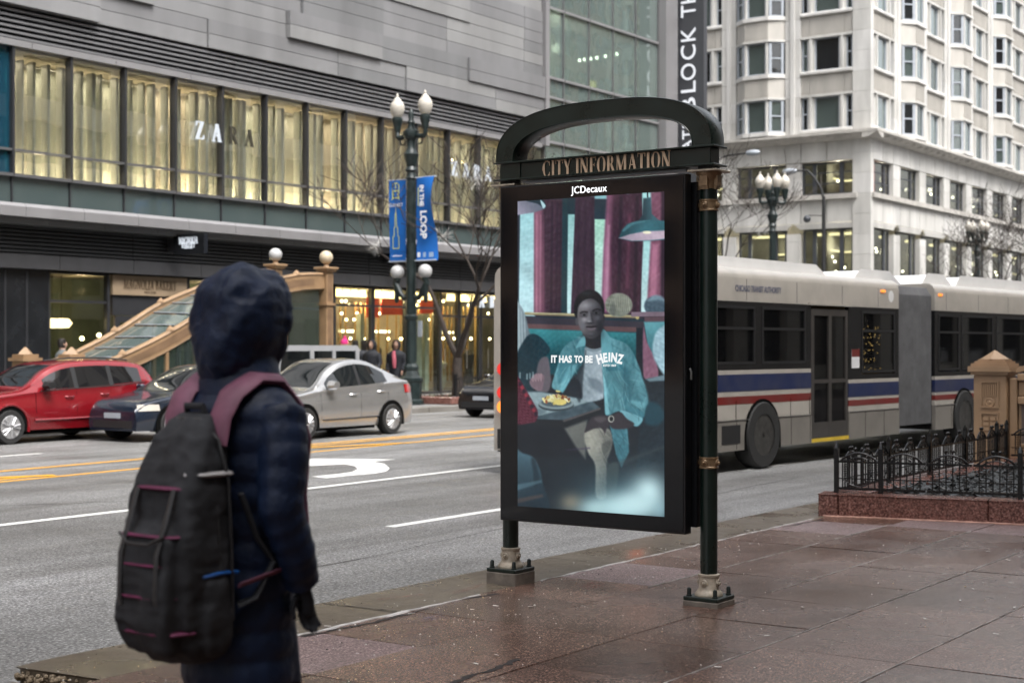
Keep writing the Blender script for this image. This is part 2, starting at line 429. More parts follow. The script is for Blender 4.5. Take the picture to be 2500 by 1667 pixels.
# hairline cracks in the asphalt
def crackline(name, pts, w, mat, parent, z, jit=.03, n=6):
    P = []
    for a, b in zip(pts[:-1], pts[1:]):
        for i in range(n): P.append((a[0]+(b[0]-a[0])*i/n+random.uniform(-jit, jit), a[1]+(b[1]-a[1])*i/n+random.uniform(-jit, jit)))
    P.append(pts[-1]); mb = MB(); L = []; Q = []
    for i, p in enumerate(P):
        d = Vector(P[min(i+1, len(P)-1)])-Vector(P[max(i-1, 0)]); k = w*random.uniform(.3, 1.3)/2; nn = Vector((-d.y, d.x)).normalized()*k
        L.append((p[0]+nn.x, p[1]+nn.y, z)); Q.append((p[0]-nn.x, p[1]-nn.y, z))
    for i in range(len(P)-1): mb.quad(Q[i], Q[i+1], L[i+1], L[i])
    return mb.build(name, mat, parent)
crackline('asphalt_crack', [(8.2, 15.8), (10.2, 14.4), (12.0, 13.3)], .022, M_crack, road, .003, .06, 8)
crackline('asphalt_crack', [(9, 8.2), (12, 8.5), (15, 8.35), (19, 8.6)], .012, M_crack, road, .003, .03, 8)

# near kerb: separate long stones, the one at the left broken lower
near_kerb = tag(bx('near_kerb', M_bed, None, -60, KERB_Y0+.02, -.2, 13.4, KERB_Y1-.02, .02), 'wet brown concrete kerb along the near pavement edge', None, None, 'structure')
def slab_mesh(sx, sy, h, jit, mat, bev=.006, cuts=0):
    mb = MB(); mb.box(0, 0, -h, sx, sy, 0)
    return mb.mesh('slab', mat, bevel=bev)
xk = [-30, -20, -12, -6, -1, 4.79, 7.09, 9.6, 11.9, 14.4, 17, 20, 24, 29, 36, 45, 60, 90]
for i in range(len(xk)-1):
    a, b = xk[i], xk[i+1]; top = .15 if a >= 4.7 else .07
    mb = MB(); n = max(2, int((b-a)/.22)) if 4 < b and a < 16 else 2; n = min(n, 14)
    pa = [(a+.006+(b-a-.012)*k/n, KERB_Y1+random.uniform(-.008, .008)) for k in range(n+1)]
    pb = [(a+.006+(b-a-.012)*k/n, KERB_Y0+random.uniform(-.012, .012)) for k in range(n, -1, -1)]
    if i == 5: pb[-1] = (4.86, KERB_Y0); pa[0] = (4.80, KERB_Y1-.02); 
    mb.prism(pa+pb, 'z', -.15, top)
    mb.build('kerb_stone', M_kerb, near_kerb, bevel=.012)
# rubble of the broken kerb end
M_rubble = pbr('broken_concrete', (.2, .155, .105), .85, var=.5, vscale=40, bump=.9, bscale=60, bdist=.01)
rb = MB()
for i in range(90):
    q = random.random(); c = (4.79+random.uniform(-.025, .02)+q*.06, KERB_Y1-.04-q*.58, random.uniform(.085, .13)); r = random.uniform(.006, .02)
    rb.lathe([(r*.3, -r), (r, -r*.3), (r*.8, r*.4), (r*.2, r*.7)], 6, c, sm=False, sx=random.uniform(.7, 1.3))
tag(rb.build('kerb_rubble', M_rubble, near_kerb), kind='stuff')
# white sealant running between kerb and slabs
def sealant(pts, w, z, mat, name, parent, jit=.012):
    P = []
    for a, b in zip(pts[:-1], pts[1:]):
        n = max(2, int(abs(b[0]-a[0])/.10))
        for i in range(n): P.append((a[0]+(b[0]-a[0])*i/n, a[1]+(b[1]-a[1])*i/n+random.uniform(-jit, jit), w*random.choice([.25, .6, .8, 1, 1.2, 1.8])))
    mb = MB(); rings = []
    for x, y, ww in P: rings.append([(x, y-ww/2, z-.01), (x, y-ww*.2, z+.006), (x, y+ww*.3, z+.007), (x, y+ww/2, z-.01)])
    mb.loft(rings, sm=False); return mb.build(name, mat, parent)
near_walk = tag(sheet('near_sidewalk', M_bed, -60, -12, 60, KERB_Y0, .10), 'wet reddish brown pavement of square aggregate slabs', None, None, 'structure')
sealant([(6.15, 5.81), (8.0, 5.80)], .03, .15, M_joint, 'joint_sealant', near_walk)
sealant([(8.6, 5.81), (13.3, 5.83)], .022, .15, M_joint, 'joint_sealant', near_walk)
sealant([(-4, 5.81), (4.7, 5.81)], .012, .148, M_joint, 'joint_sealant', near_walk)
# slabs: .835 x .757 m, courses shifted as laid
SX, SY = .838, .757
slab_me = {}
ys = [5.825-.0-SY*k for k in range(0, 18)]
rng = random.Random(3)
dry = {(0, 9.7), (0, 12.2), (1, 13.0), (2, 13.9)}
for r_ in range(16):
    y1 = 5.828-SY*r_; y0 = y1-SY
    x0 = 6.345-SX*8 + (0.24 if r_ >= 3 else 0.0)
    for k in range(0, 24):
        xa = x0+SX*k
        if xa > 13.5 and y1 < 5.9: continue
        if r_ > 9 and k > 14: continue
        j = rng.uniform(.0025, .0055)
        key = rng.randrange(4)
        isdry = (r_ == 0 and abs(xa-8.86) < .1) or (r_ == 0 and abs(xa-12.21) < .2) or (r_ == 1 and xa > 12.9) or (r_ == 0 and abs(xa-5.51) < .1) or (r_ == 2 and xa > 12.4)
        if (key, isdry) not in slab_me:
            q = MB(); g_ = .0028+.0012*key
            n = 5; top = []
            ww, hh = SX-2*g_, SY-2*g_
            for e in range(n): top.append((g_+ww*e/n, g_+rng.uniform(-.001, .001)))
            for e in range(n): top.append((g_+ww+rng.uniform(-.001, .001), g_+hh*e/n))
            for e in range(n): top.append((g_+ww-ww*e/n, g_+hh+rng.uniform(-.001, .001)))
            for e in range(n): top.append((g_+rng.uniform(-.001, .001), g_+hh-hh*e/n))
            q.prism(top, 'z', -.06, 0); slab_me[(key, isdry)] = q.mesh('paving_slab', M_walk_dry if isdry else M_walk, bevel=.003)
        o = place('paving_slab', slab_me[(key, isdry)], near_walk, (xa, y0, .15+rng.uniform(-.0015, .0015)))
        o.rotation_euler = (rng.uniform(-.002, .002), rng.uniform(-.002, .002), 0)
# plain slabs beyond the counted field
# light mortar lines in the long joints
for k in (1, 2, 3, 4, 5):
    yy = 5.828-SY*k
    for a, b in ((8.5+.3*k*(k < 3), 11.7), (6.0, 8.4), (11.9, 13.2)) if k in (1, 2) else ((5.0, 13.4),):
        if k == 1 and a < 8: continue
        if k == 2 and a < 8.4: a = 8.5
        sealant([(a, yy), (b, yy)], .0032, .1485, M_joint, 'mortar_joint', near_walk, .0012)
# cracks and the broken slab edge
crackline('slab_crack', [(5.2, 4.36), (5.8, 4.40), (6.15, 4.41), (6.38, 4.44)], .045, M_crack, near_walk, .1535, .012, 7)
crackline('slab_crack', [(6.2, 5.77), (6.75, 5.72), (7.3, 5.76)], .03, M_crack, near_walk, .1535, .014, 7)
crackline('slab_crack', [(7.7, 5.78), (8.0, 5.73)], .035, M_crack, near_walk, .1535, .01, 6)
crackline('slab_crack', [(12.4, 5.78), (13.2, 5.74)], .03, M_crack, near_walk, .1535, .012, 6)
crackline('slab_crack', [(7.12, 5.85), (7.09, 6.1), (7.07, 6.4)], .012, M_crack, near_walk, .154, .008, 6)
# chalky paint marks left on the pavement
def smear(name, c, x, y, lx, ly, rz, mat, z=.1545):
    mb = MB(); n = 18; pts = []
    for i in range(n):
        a = 2*math.pi*i/n; k = random.uniform(.55, 1.0); pts.append((lx*k*math.cos(a), ly*k*math.sin(a), 0))
    mb.add(pts, [tuple(range(n))]); o = mb.build(name, mat, near_walk, (x, y, z), rz); return o
def chalk(name, c):
    t = NT(name); g = t.geo(); n = t.noise(g, 26, 5, .75); t.link(t.ramp(n, [(.48, 0.0), (.68, .38)]), t.b.inputs['Alpha']); t.set(Base_Color=tuple(c), Roughness=.5); return t.m
M_ch_red, M_ch_blue, M_ch_green = chalk('red_marking_chalk', (.42, .06, .04)), chalk('blue_marking_chalk', (.07, .12, .32)), chalk('green_marking_chalk', (.05, .25, .17))
smear('marking_chalk', None, 8.62, 5.42, .2, .1, .3, M_ch_red); smear('marking_chalk', None, 8.05, 6.0, .35, .04, .15, M_ch_red, .1565); smear('marking_chalk', None, 7.55, 6.15, .3, .03, -.3, M_ch_red, .1565)
smear('marking_chalk', None, 7.05, 5.55, .14, .07, .2, M_ch_blue); smear('marking_chalk', None, 5.35, 4.75, .3, .03, .45, M_ch_green)
# grit, crumbs and salt on the pavement
gr = MB()
for i in range(900):
    x = random.uniform(4.2, 13.2); y = random.uniform(-.5, 6.35) if random.random() < .6 else random.gauss(5.5, .35)
    if y > 6.38 or y < -.5: continue
    r = random.choice([.003, .004, .004, .005, .007]); m = random.choice([0, 0, 0, 1, 2])
    a = random.uniform(0, 3); e = random.uniform(.5, 1)
    gr.add([(x+r*1.4*math.cos(a), y+r*1.4*math.sin(a), .152), (x-r*math.sin(a)*e, y+r*math.cos(a)*e, .152), (x-r*1.2*math.cos(a), y-r*1.2*math.sin(a), .152), (x+r*math.sin(a), y-r*math.cos(a), .152), (x, y, .152+r*.9)], [(0,1,4),(1,2,4),(2,3,4),(3,0,4)], m)
for i in range(70):     # flat litter flakes
    x = random.uniform(5, 13); y = random.uniform(1.0, 6.2); r = random.uniform(.008, .022); a = random.uniform(0, 6); q = .4*r
    P = [(x+r*math.cos(a)-q*math.sin(a), y+r*math.sin(a)+q*math.cos(a), .157), (x-r*math.cos(a)-q*math.sin(a), y-r*math.sin(a)+q*math.cos(a), .156), (x-r*math.cos(a)+q*math.sin(a), y-r*math.sin(a)-q*math.cos(a), .156), (x+r*math.cos(a)+q*math.sin(a), y+r*math.sin(a)-q*math.cos(a), .159)]
    gr.quad(*P, m=0)
tag(gr.build('pavement_grit', [pbr('pale_grit', (.55, .52, .49), .7, var=.2, vscale=50), pbr('dark_grit', (.02, .018, .016), .7), pbr('tan_grit', (.4, .3, .18), .7)], None), 'pale grit and small litter flakes scattered on the wet pavement', 'grit', None, 'stuff')

# far pavement
def far_walk(name, x0, x1, label):
    o = tag(bx(name, M_farwalk, None, x0, FAR_Y+.32, -.2, x1, 60, .148), label, None, None, 'structure'); return o
far = far_walk('far_sidewalk', -60, 59.5, 'grey far pavement in front of the glass shopping block')
far2 = far_walk('far_sidewalk', 77, 400, 'grey far pavement in front of the white building')
M_fkerb = grain_ground('far_kerb_stone', [(.3, (.12, .11, .1)), (.7, (.27, .26, .24))], 40, (.3, .6), .8, .2, .002, stain=(.7, .68, .64), cells=False)
for i in range(30):
    x = -20+2.6*i
    if x > 58: break
    bx('kerb_stone', M_fkerb, far, x+.008, FAR_Y, -.12, x+2.592, FAR_Y+.315, .152, bevel=.015)
# ---------------------------------------------------------------- glass shopping block (street front in the plane Y = 32)
def wthing(name, loc, label, cat, group=None):
    o = thing(name, loc, label, cat, group); WP[o.name] = Matrix.Translation(-Vector(loc)); return o
WP = {}
def fixw(o):                      # keep street coordinates for parts of things whose empty stands at their base
    if o.parent and o.parent.name in WP: o.matrix_parent_inverse = WP[o.parent.name]
    return o
_place0 = place
def place(name, me, parent=None, loc=None, rz=0):
    return fixw(_place0(name, me, parent, loc, rz))

M_panel = []
for i, cc in enumerate(((.195, .195, .20), (.22, .22, .224), (.178, .18, .184), (.24, .24, .24))):
    M_panel.append(pbr('zinc_panel', cc, .42, metal=.2, var=.13, vscale=.9, rvar=.10, streak=True, bump=.05, bscale=4))
M_slat = pbr('louvre_metal', (.22, .22, .23), .4, metal=.5, var=.08)
M_slat_dark = pbr('dark_louvre_metal', (.028, .029, .031), .5, metal=.2, var=.15)
M_frame = pbr('anodised_frame', (.16, .16, .165), .4, metal=.6, var=.08)
M_frame_dk = pbr('dark_frame', (.035, .036, .04), .4, metal=.3, var=.1)
M_ledge = pbr('ledge_metal', (.235, .23, .235), .45, metal=.3, var=.08, vscale=1.2, streak=True)
M_glassA = glass('shop_glass', (.86, .86, .82), .24, .01, .06)
M_glassT = glass('teal_glass', (.10, .30, .38), .10, .02, .06, .35, (.02, .10, .16))
M_span = glass('spandrel_glass', (.5, .6, .58), .14, .05, .08, .93, (.060, .080, .080))
M_glassC = glass('corner_glass', (.55, .66, .62), .30, .015, .22, .30, (.30, .37, .35))  # pale diffuse share puts reflections of street and sky into the pane colour
M_glassG = glass('storefront_glass', (.78, .82, .78), .06, .01, .05)
M_fin = pbr('pale_glass_fin', (.44, .455, .41), .35, var=.1, vscale=4)
M_room = pbr('warm_room_wall', (.44, .40, .33), .8, var=.12, vscale=.6)
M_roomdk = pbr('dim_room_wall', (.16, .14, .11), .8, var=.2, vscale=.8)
M_warm = emit('warm_lamp', (1.0, .80, .42), 9.0)
M_warm2 = emit('warm_tube', (1.0, .84, .5), 4.5)
M_sign_white = emit('lit_white_sign', (.86, .92, 1.0), .36)
M_blackwall = pbr('black_stone', (.012, .013, .015), .25, var=.3, vscale=2)

zb = wthing('shopping_block', (36, 32, .148), 'grey metal clad shopping block with a lit glass upper storey and dark shopfronts', 'building')
# core behind the rooms
MB().box(8, 38.2, 0, 57, 70, 34).box(8, 36, 9.4, 47.4, 38.2, 34).box(8, 32.4, 10.35, 47.3, 36, 34).box(8, 32.4, 9.3, 47.35, 36.2, 10.36).box(8, 32.25, 4.0, 47.35, 38.2, 5.36).build('inner_wall', M_roomdk, zb)

# metal cladding, laid in groups of two or three rows that step in and out
rng = random.Random(11)
z = 10.27; ROW = .41
while z < 16.6:
    nrow = rng.choice([2, 2, 3]); x = 14.0+rng.uniform(0, 4)
    first = True
    while x < 47.3:
        L = rng.uniform(3.2, 5.6); x1 = min(47.35, x+L)
        if 47.35-x1 < 1.2: x1 = 47.35
        out = rng.choice([0, .05, .10, .17]); mi = rng.randrange(4)
        for r_ in range(nrow):
            mat = M_panel[(mi+rng.choice([0, 0, 1])) % 4]
            MB().box(x+.010, 32.0-out-.10, z+r_*ROW+.008, x1-.010, 32.3, z+(r_+1)*ROW-.008).build('cladding_panel', mat, zb)
        x = x1
    z += nrow*ROW
MB().box(13, 32.28, 10.25, 47.36, 32.42, 34).build('cladding_backing', M_dark, zb)
bx('return_trim', M_ledge, zb, 47.37, 31.72, 9.35, 47.62, 32.5, 34)
# louvre band
bx('louvre_backing', M_dark, zb, 13, 32.2, 9.42, 47.36, 32.3, 10.25)
for i in range(6):
    z0 = 9.46+.135*i
    for j in range(8):
        xa = 13.6+4.45*j; xb = min(47.36, xa+4.43)
        if xb <= xa: continue
        MB().prism([(31.93, z0), (32.18, z0+.035), (32.18, z0+.075), (31.93, z0+.058)], 'x', xa, xb).build('louvre_slat', M_slat, zb)
for j in range(13):
    xa = 13.6+2.68*j; bx('head_rail', M_ledge, zb, xa+.006, 31.88, 9.27, min(47.36, xa+2.674), 32.25, 9.43)

# first floor glazing: bays 1.788 m wide
B0, BW = 23.81, 1.788
bays = [B0+BW*k for k in range(-3, 14)]
M_wallp = [pbr('beige_wall_panel', c_, .8, var=.15, vscale=.8) for c_ in ((.44, .40, .33), (.36, .36, .31), (.50, .45, .36), (.33, .31, .27), (.40, .42, .37))]
room_back = MB().box(15, 33.55, 5.4, 47.3, 33.7, 9.27).build('room_wall', M_room, zb)
MB().box(15, 32.12, 5.36, 47.3, 36, 5.42).build('room_floor', M_roomdk, zb)
MB().box(15, 32.1, 9.2, 47.3, 36, 9.28).build('room_ceiling', M_room, zb)
for k, x in enumerate(bays):
    if x > 47: break
    x1 = min(x+BW, 47.36); teal = x < B0-.1
    g = M_glassT if teal else M_glassA
    bx('window_pane', g, zb, x+.035, 32.06, 6.72, x1-.035, 32.075, 9.27)
    bx('window_pane', g, zb, x+.035, 32.06, 6.10, x1-.035, 32.075, 6.66)
    bx('spandrel_pane', M_span, zb, x+.02, 32.05, 5.32, x1-.02, 32.09, 6.02)
    bx('mullion', M_frame_dk, zb, x-.035, 31.93, 6.02, x+.035, 32.16, 9.27)
    bx('mullion', M_frame_dk, zb, x-.018, 31.99, 5.30, x+.018, 32.10, 6.02)
    bx('transom', M_frame, zb, x+.036, 31.95, 6.66, x1-.036, 32.13, 6.72)
    bx('transom', M_frame, zb, x+.02, 31.92, 6.02, x1-.02, 32.14, 6.10)
    # pale fins hanging inside
    if not teal:
        bx('wall_panel', rng.choice(M_wallp), zb, x+.01, 33.50, 5.43, x1-.01, 33.545, 9.19)
        dens = rng.choice([.8, 1, 1.3, 1.7]); xx = x+rng.uniform(.1, .3)
        while xx < x1-.1:
            w = rng.choice([.05, .07, .09, .12])
            bx('interior_fin', M_fin, zb, xx, 32.55, 5.45, xx+w, 32.80, 9.1)
            xx += w+dens*rng.choice([.12, .17, .22, .3, .42])
ups = []
def uplight(x, y, z, p, colr=(1, .82, .54), r=.03):
    ld = bpy.data.lights.new('uplight', 'POINT'); ld.energy = p; ld.color = colr; ld.shadow_soft_size = r
    o = bpy.data.objects.new('uplight', ld); o.location = (x, y, z); col.objects.link(o); o.parent = zb; fixw(o); return o
for x, p in ((24.1, 26), (24.9, 18), (25.5, 12), (26.6, 20), (27.2, 12), (28.05, 26), (28.4, 24), (29.6, 12), (30.9, 30), (31.3, 34), (31.8, 24), (33.4, 14), (34.0, 26), (34.35, 26), (35.3, 34), (36.6, 36), (37.3, 22), (38.6, 18), (40, 20), (41.6, 20), (43, 20), (44.6, 20), (46.2, 20)):
    bx('floor_uplight', M_warm, zb, x-.03, 33.0, 5.86, x+.03, 33.06, 5.91)
    MB().lathe([(.02, 5.43), (.02, 5.85), (.05, 5.86)], 8, (x, 33.03, 0)).build('lamp_stem', M_frame_dk, zb)
    uplight(x, 33.12, 6.0, p*1.0)
for i in range(9):
    xa = 24+2.6*i
    ld = bpy.data.lights.new('ceiling_light', 'AREA'); ld.shape = 'RECTANGLE'; ld.size = 2.2; ld.size_y = .15; ld.energy = 16; ld.color = (1, .87, .65)
    o = bpy.data.objects.new('ceiling_light', ld); o.location = (xa+1.1, 33.1, 9.08); col.objects.link(o); o.parent = zb; fixw(o)
for i in range(22):   # row of downlights deeper in, seen at the right
    MB().sphere((40.9+.22*i, 33.42, 8.55), .035, 8, 6).build('downlight', M_warm, zb)
# lit shop lettering on the glass
def letters(txt, x0, x1, z, h, y, mats, T=.2):
    n = len(txt)
    for i, ch in enumerate(txt):
        if ch == ' ': continue
        me = serif_mesh(ch, h, .05, .95, T=T, t=.06)
        put_text('sign_letter', me, mats[i], zb, (x0+(x1-x0)*(i+.5)/n, y, z), (1, 0, 0), (0, 0, 1))
M_letdk = pbr('unlit_letter', (.035, .032, .022), .5, var=0)
letters('ZARA', 29.75, 32.35, zat(327, 30.9, 32), .50, 31.97, [M_sign_white, M_sign_white, M_letdk, M_letdk])
letters('ZARA', 41.55, 44.2, zat(419, 42.9, 32), .50, 31.90, [M_sign_white]*4)

# ledge above the shopfronts
for j in range(22):
    xa = 13+1.79*j
    if xa > 58: break
    MB().prism([(31.35, 4.98), (31.35, 5.22), (31.42, 5.31), (32.2, 5.31), (32.2, 4.98)], 'x', xa+.006, xa+1.784).build('ledge_panel', M_ledge, zb)
    bx('soffit_panel', M_panel[2], zb, xa+.006-.9, 31.62, 4.82, xa+1.784-.9, 32.2, 4.97)
bx('band_backing', M_dark, zb, 13, 32.2, 3.7, 57, 32.28, 4.83)
for i in range(7):
    for j in range(9):
        xa = 13+4.9*j; bx('dark_slat', M_slat_dark, zb, xa+.01, 32.02, 4.14+.1*i, xa+4.89, 32.18, 4.20+.1*i)
M_greyband = pbr('charcoal_panel', (.06, .06, .064), .4, metal=.3, var=.12)
for j in range(18):
    xa = 13+2.45*j; bx('charcoal_panel', M_greyband, zb, xa+.008, 31.98, 3.74, xa+2.442, 32.22, 4.10)

# ground floor: black wall, bakery, clothes shop
GY = 32.3
bx('black_wall', M_blackwall, zb, 12, GY-.12, .15, 25.05, GY+.3, 3.74)
for xx in (14.5, 17, 19.5, 22.0, 23.7, 24.35):
    bx('wall_groove', M_frame_dk, zb, xx, GY-.135, .16, xx+.06, GY-.118, 3.7)
M_bakery = pbr('bakery_green_wall', (.10, .12, .085), .7, var=.25, vscale=1.2)
MB().box(25.05, 35.2, .15, 36.0, 35.4, 3.74).build('bakery_wall', M_bakery, zb)
MB().box(25.0, 32.6, .15, 25.1, 35.2, 3.74).box(35.9, 32.6, .15, 36.05, 37, 3.74).build('party_wall', M_roomdk, zb)
def shop_bay(xa, xb, zs, mat=M_glassG, fr=M_frame_dk, y=GY):
    for z0, z1 in zip(zs[:-1], zs[1:]):
        bx('shop_pane', mat, zb, xa+.05, y, z0+.04, xb-.05, y+.015, z1-.04)
    for zz in zs: bx('shop_transom', fr, zb, xa+.05, y-.05, zz-.035, xb-.05, y+.06, zz+.035)
    for xx in (xa, xb): bx('shop_mullion', fr, zb, xx-.045, y-.07, .15, xx+.045, y+.08, 3.74)
shop_bay(25.1, 27.05, (.2, 2.95, 3.7))
shop_bay(29.9, 31.7, (.2, 2.95, 3.7)); shop_bay(31.75, 33.8, (.2, 2.95, 3.7)); shop_bay(33.85, 35.8, (.2, 2.95, 3.7))
# bakery sign board and double door
M_board = pbr('tan_sign_board', (.27, .20, .13), .6, var=.1)
board = bx('sign_board', M_board, zb, 27.15, GY-.12, 3.17, 29.8, GY-.02, 3.70)
put_text('lettering', serif_mesh('MAGNOLIA BAKERY', .24, .012, .70), pbr('brown_letter', (.11, .075, .045), .5, var=0), board, (28.45, GY-.13, 3.47), (1, 0, 0), (0, 0, 1))
put_text('lettering', text_mesh('NEW YORK', .08, .004), bpy.data.materials['brown_letter'], board, (28.45, GY-.13, 3.26), (1, 0, 0), (0, 0, 1))
bx('door_transom', M_frame_dk, zb, 27.2, GY-.05, 2.62, 29.8, GY+.05, 3.17)
for xa in (27.3, 28.5):
    d = bx('shop_door', M_glassG, zb, xa+.16, GY, .35, xa+1.0, GY+.015, 2.42)
    MB().box(xa, GY-.04, .16, xa+.15, GY+.05, 2.6).box(xa+1.01, GY-.04, .16, xa+1.16, GY+.05, 2.6).box(xa+.15, GY-.04, 2.43, xa+1.01, GY+.05, 2.6).box(xa+.15, GY-.04, .16, xa+1.01, GY+.05, .34).build('door_frame', M_frame_dk, d)
    MB().tube([(xa+1.06, GY-.1, .9), (xa+1.06, GY-.1, 1.6)], .014, 8).build('handle', M_chrome, d)
# paper lanterns, posters
M_lantern = emit('lantern_glow', (1.0, .72, .38), 2.2)
for u in (127, 150):
    x = on_y(u, 33.4); zz = zat(789, x, 33.4)
    MB().lathe([(.05, -.13), (.2, -.12), (.29, 0), (.2, .12), (.05, .13)], 12, (x, 33.4, zz)).build('paper_lantern', M_lantern, zb)
    MB().tube([(x, 33.4, zz+.13), (x, 33.4, 3.7)], .008, 5).build('lantern_cord', M_frame_dk, zb)
bx('poster', pbr('orange_poster', (.35, .07, .03), .6, var=.2), zb, 26.0, 35.1, 1.5, 26.45, 35.15, 2.6)
for x, zz in ((28.0, 2.0), (28.6, 2.1), (30.7, 2.9), (33.0, 2.8), (34.6, 2.85)):
    MB().sphere((x, 34.5, zz), .06, 10, 6).build('bulb', M_warm, zb)
uplight(27.5, 33.9, 3.3, 16, (1, .72, .4), .1); uplight(32.5, 33.9, 3.3, 50, (1, .75, .45), .1)
# clothes shop
MB().box(36.05, 36.8, .15, 57, 37, 3.74).build('shop_back_wall', M_room, zb)
MB().box(25.1, 32.35, .149, 57, 38.2, .156).build('shop_floor', M_roomdk, zb)
MB().box(25.1, 32.4, 3.72, 57, 38.2, 3.78).build('shop_ceiling', M_roomdk, zb)
shop_bay(36.1, 37.95, (.2, 3.1, 3.7)); shop_bay(38.0, 39.7, (.2, 3.1, 3.7)); shop_bay(39.75, 41.6, (.2, 3.1, 3.7))
for xa in (41.7, 43.0, 44.3): shop_bay(xa, xa+1.25, (.2, 2.85, 3.7), y=GY+.25)
for xa in (42.1, 43.4, 44.7): MB().tube([(xa, GY+.17, 1.0), (xa, GY+.17, 1.7)], .014, 6).build('door_pull', M_chrome, zb)
shop_bay(45.7, 47.3, (.2, 3.1, 3.7)); shop_bay(47.35, 50.2, (.2, 3.1, 3.7)); shop_bay(50.3, 53.2, (.2, 3.1, 3.7)); shop_bay(53.3, 56.3, (.2, 3.1, 3.7))
rng = random.Random(5)
for i in range(26):
    xa = 36.25+.40*i
    if rng.random() < .14: continue
    MB().prism([(xa, 3.42), (xa+.30, 3.42), (xa+.24, 3.66), (xa+.06, 3.66)], 'y', 33.0, 33.14).build('cove_lamp', emit('cove_glow', (1, .70, .30), 3.2) if i == 0 else bpy.data.materials['cove_glow'], zb)
M_goldslat = pbr('gold_slat', (.40, .27, .11), .4, metal=.3, var=.2)
for i in range(44):
    xa = 36.3+.25*i; 
    if rng.random() < .3: continue
    bx('gold_slat', M_goldslat, zb, xa, 34.6, .5, xa+rng.choice([.03, .05, .09]), 34.66, 3.3)
bx('lit_column', emit('lit_column', (1, .8, .4), 1.3), zb, 36.35, 33.2, .3, 36.62, 33.4, 2.15)
M_redp = pbr('red_display_panel', (.55, .04, .02), .5, var=.2, vscale=2)
for u0, u1, v0, v1 in ((897, 925, 725, 775), (932, 990, 715, 768), (1028, 1060, 715, 765)):
    a, b = on_y(u0, 34), on_y(u1, 34); bx('red_panel', M_redp, zb, a, 34, zat(v1, a, 34), b, 34.05, zat(v0, a, 34))
M_whitecol = pbr('white_display', (.45, .5, .46), .7, var=.15)
for u0, u1 in ((1012, 1030), (1038, 1046), (880, 890)):
    a, b = on_y(u0, 33.6), on_y(u1, 33.6); bx('display_column', M_whitecol, zb, a, 33.6, .2, b, 33.8, 2.9)
for i in range(40):
    u = rng.uniform(822, 1200); v = rng.choice([827, 827, 826, 735, 745, 765, 780]); x = on_y(u, 34.3)
    MB().sphere((x, 34.3, zat(v, x, 34.3)), .045, 8, 6).build('bulb', M_warm, zb)
for i in range(5): bx('lit_shelf', M_warm2, zb, 37.8+1.9*i, 35.2, 2.28, 38.6+1.9*i, 35.25, 2.36)
for i in range(16):     # garment rails and dark display forms inside
    xa = 36.8+.62*i; h = rng.uniform(.7, 1.5)
    MB().lathe([(.05, .2), (.16, .5), (.12, .9), (.2, h+.2), (.08, h+.35)], 8, (xa, 33.9+rng.uniform(0, 1.5), 0), sx=1.2).build('display_form', rng.choice([M_roomdk, M_frame_dk, M_whitecol, M_goldslat]), zb)
for xa in (37.5, 40.5, 43.5, 46.5): uplight(xa, 34.2, 3.4, 70, (1, .72, .38), .12)
letters('ZARA', 43.0, 45.6, zat(736, 44.2, 32), .42, GY-.05, [M_letdk, M_sign_white, M_sign_white, M_sign_white])
# projecting shop signs
def blade(name, x, y0, y1, z0, z1, lines, label):
    t = wthing(name, (x, y1, z0), label, 'sign')
    bx('sign_box', M_blackwall, t, x, y0, z0, x+.14, y1, z1)
    bx('bracket', M_frame_dk, t, x+.03, y1, z0+.1, x+.10, 32.05, z1-.1)
    for me, z in lines: put_text('lettering', me, M_sign_white, t, (x-.004, (y0+y1)/2, z), (0, -1, 0), (0, 0, 1))
    return t
xs_ = 28.9
blade('projecting_sign', xs_, 30.55, 31.75, zat(620, xs_, 31), zat(570, xs_, 31), [(serif_mesh('MAGNOLIA', .19, .01, .62, T=.15), zat(587, xs_, 31)), (serif_mesh('BAKERY', .17, .01, .68, T=.15), zat(597, xs_, 31)), (text_mesh('NEW YORK', .06, .004), zat(605, xs_, 31))], 'black projecting bakery sign with white lettering under the grey ledge')
xs_ = 38.2
blade('projecting_sign', xs_, 30.5, 31.8, zat(645, xs_, 31), zat(598, xs_, 31), [(serif_mesh('ZARA', .2, .01, .95, T=.2), zat(626, xs_, 31))], 'black projecting clothes shop sign beside the blue lamp post banners')

# glass corner
CG = [47.62, 48.95, 50.8, 52.62, 54.42, 56.3]
HZ = [5.32, 7.4, 9.55, 11.25, 12.0, 14.65, 17.3, 20]
MB().box(47.6, 34.6, 5.3, 56.4, 34.8, 34).build('corner_room_wall', pbr('pale_green_room', (.42, .47, .43), .8, var=.35, vscale=.5), zb)
for zz in (9.4, 12.0, 14.8, 17.4): bx('floor_slab', M_ledge, zb, 47.6, 32.4, zz-.15, 56.4, 34.6, zz+.12)
for a, b in zip(CG[:-1], CG[1:]):
    for z0, z1 in zip(HZ[:-1], HZ[1:]):
        mat = M_ledge if abs(z0-11.25) < .01 and False else M_glassC
        bx('corner_pane', mat, zb, a+.03, 32.0, z0+.04, b-.03, 32.015, z1-.04)
        bx('corner_transom', M_ledge, zb, a+.03, 31.9, z0-.045, b-.03, 32.1, z0+.045)
for x in CG: bx('corner_mullion', M_frame, zb, x-.03, 31.95, 5.3, x+.03, 32.12, 26)
bx('corner_spandrel', M_ledge, zb, 47.65, 32.03, 11.3, 50.8, 32.12, 11.95)
bx('corner_column', M_ledge, zb, 56.34, 31.6, 5.3, 57.35, 33, 34)
bx('corner_pier', M_greyband, zb, 56.34, 31.7, .15, 57.35, 33, 5.2)
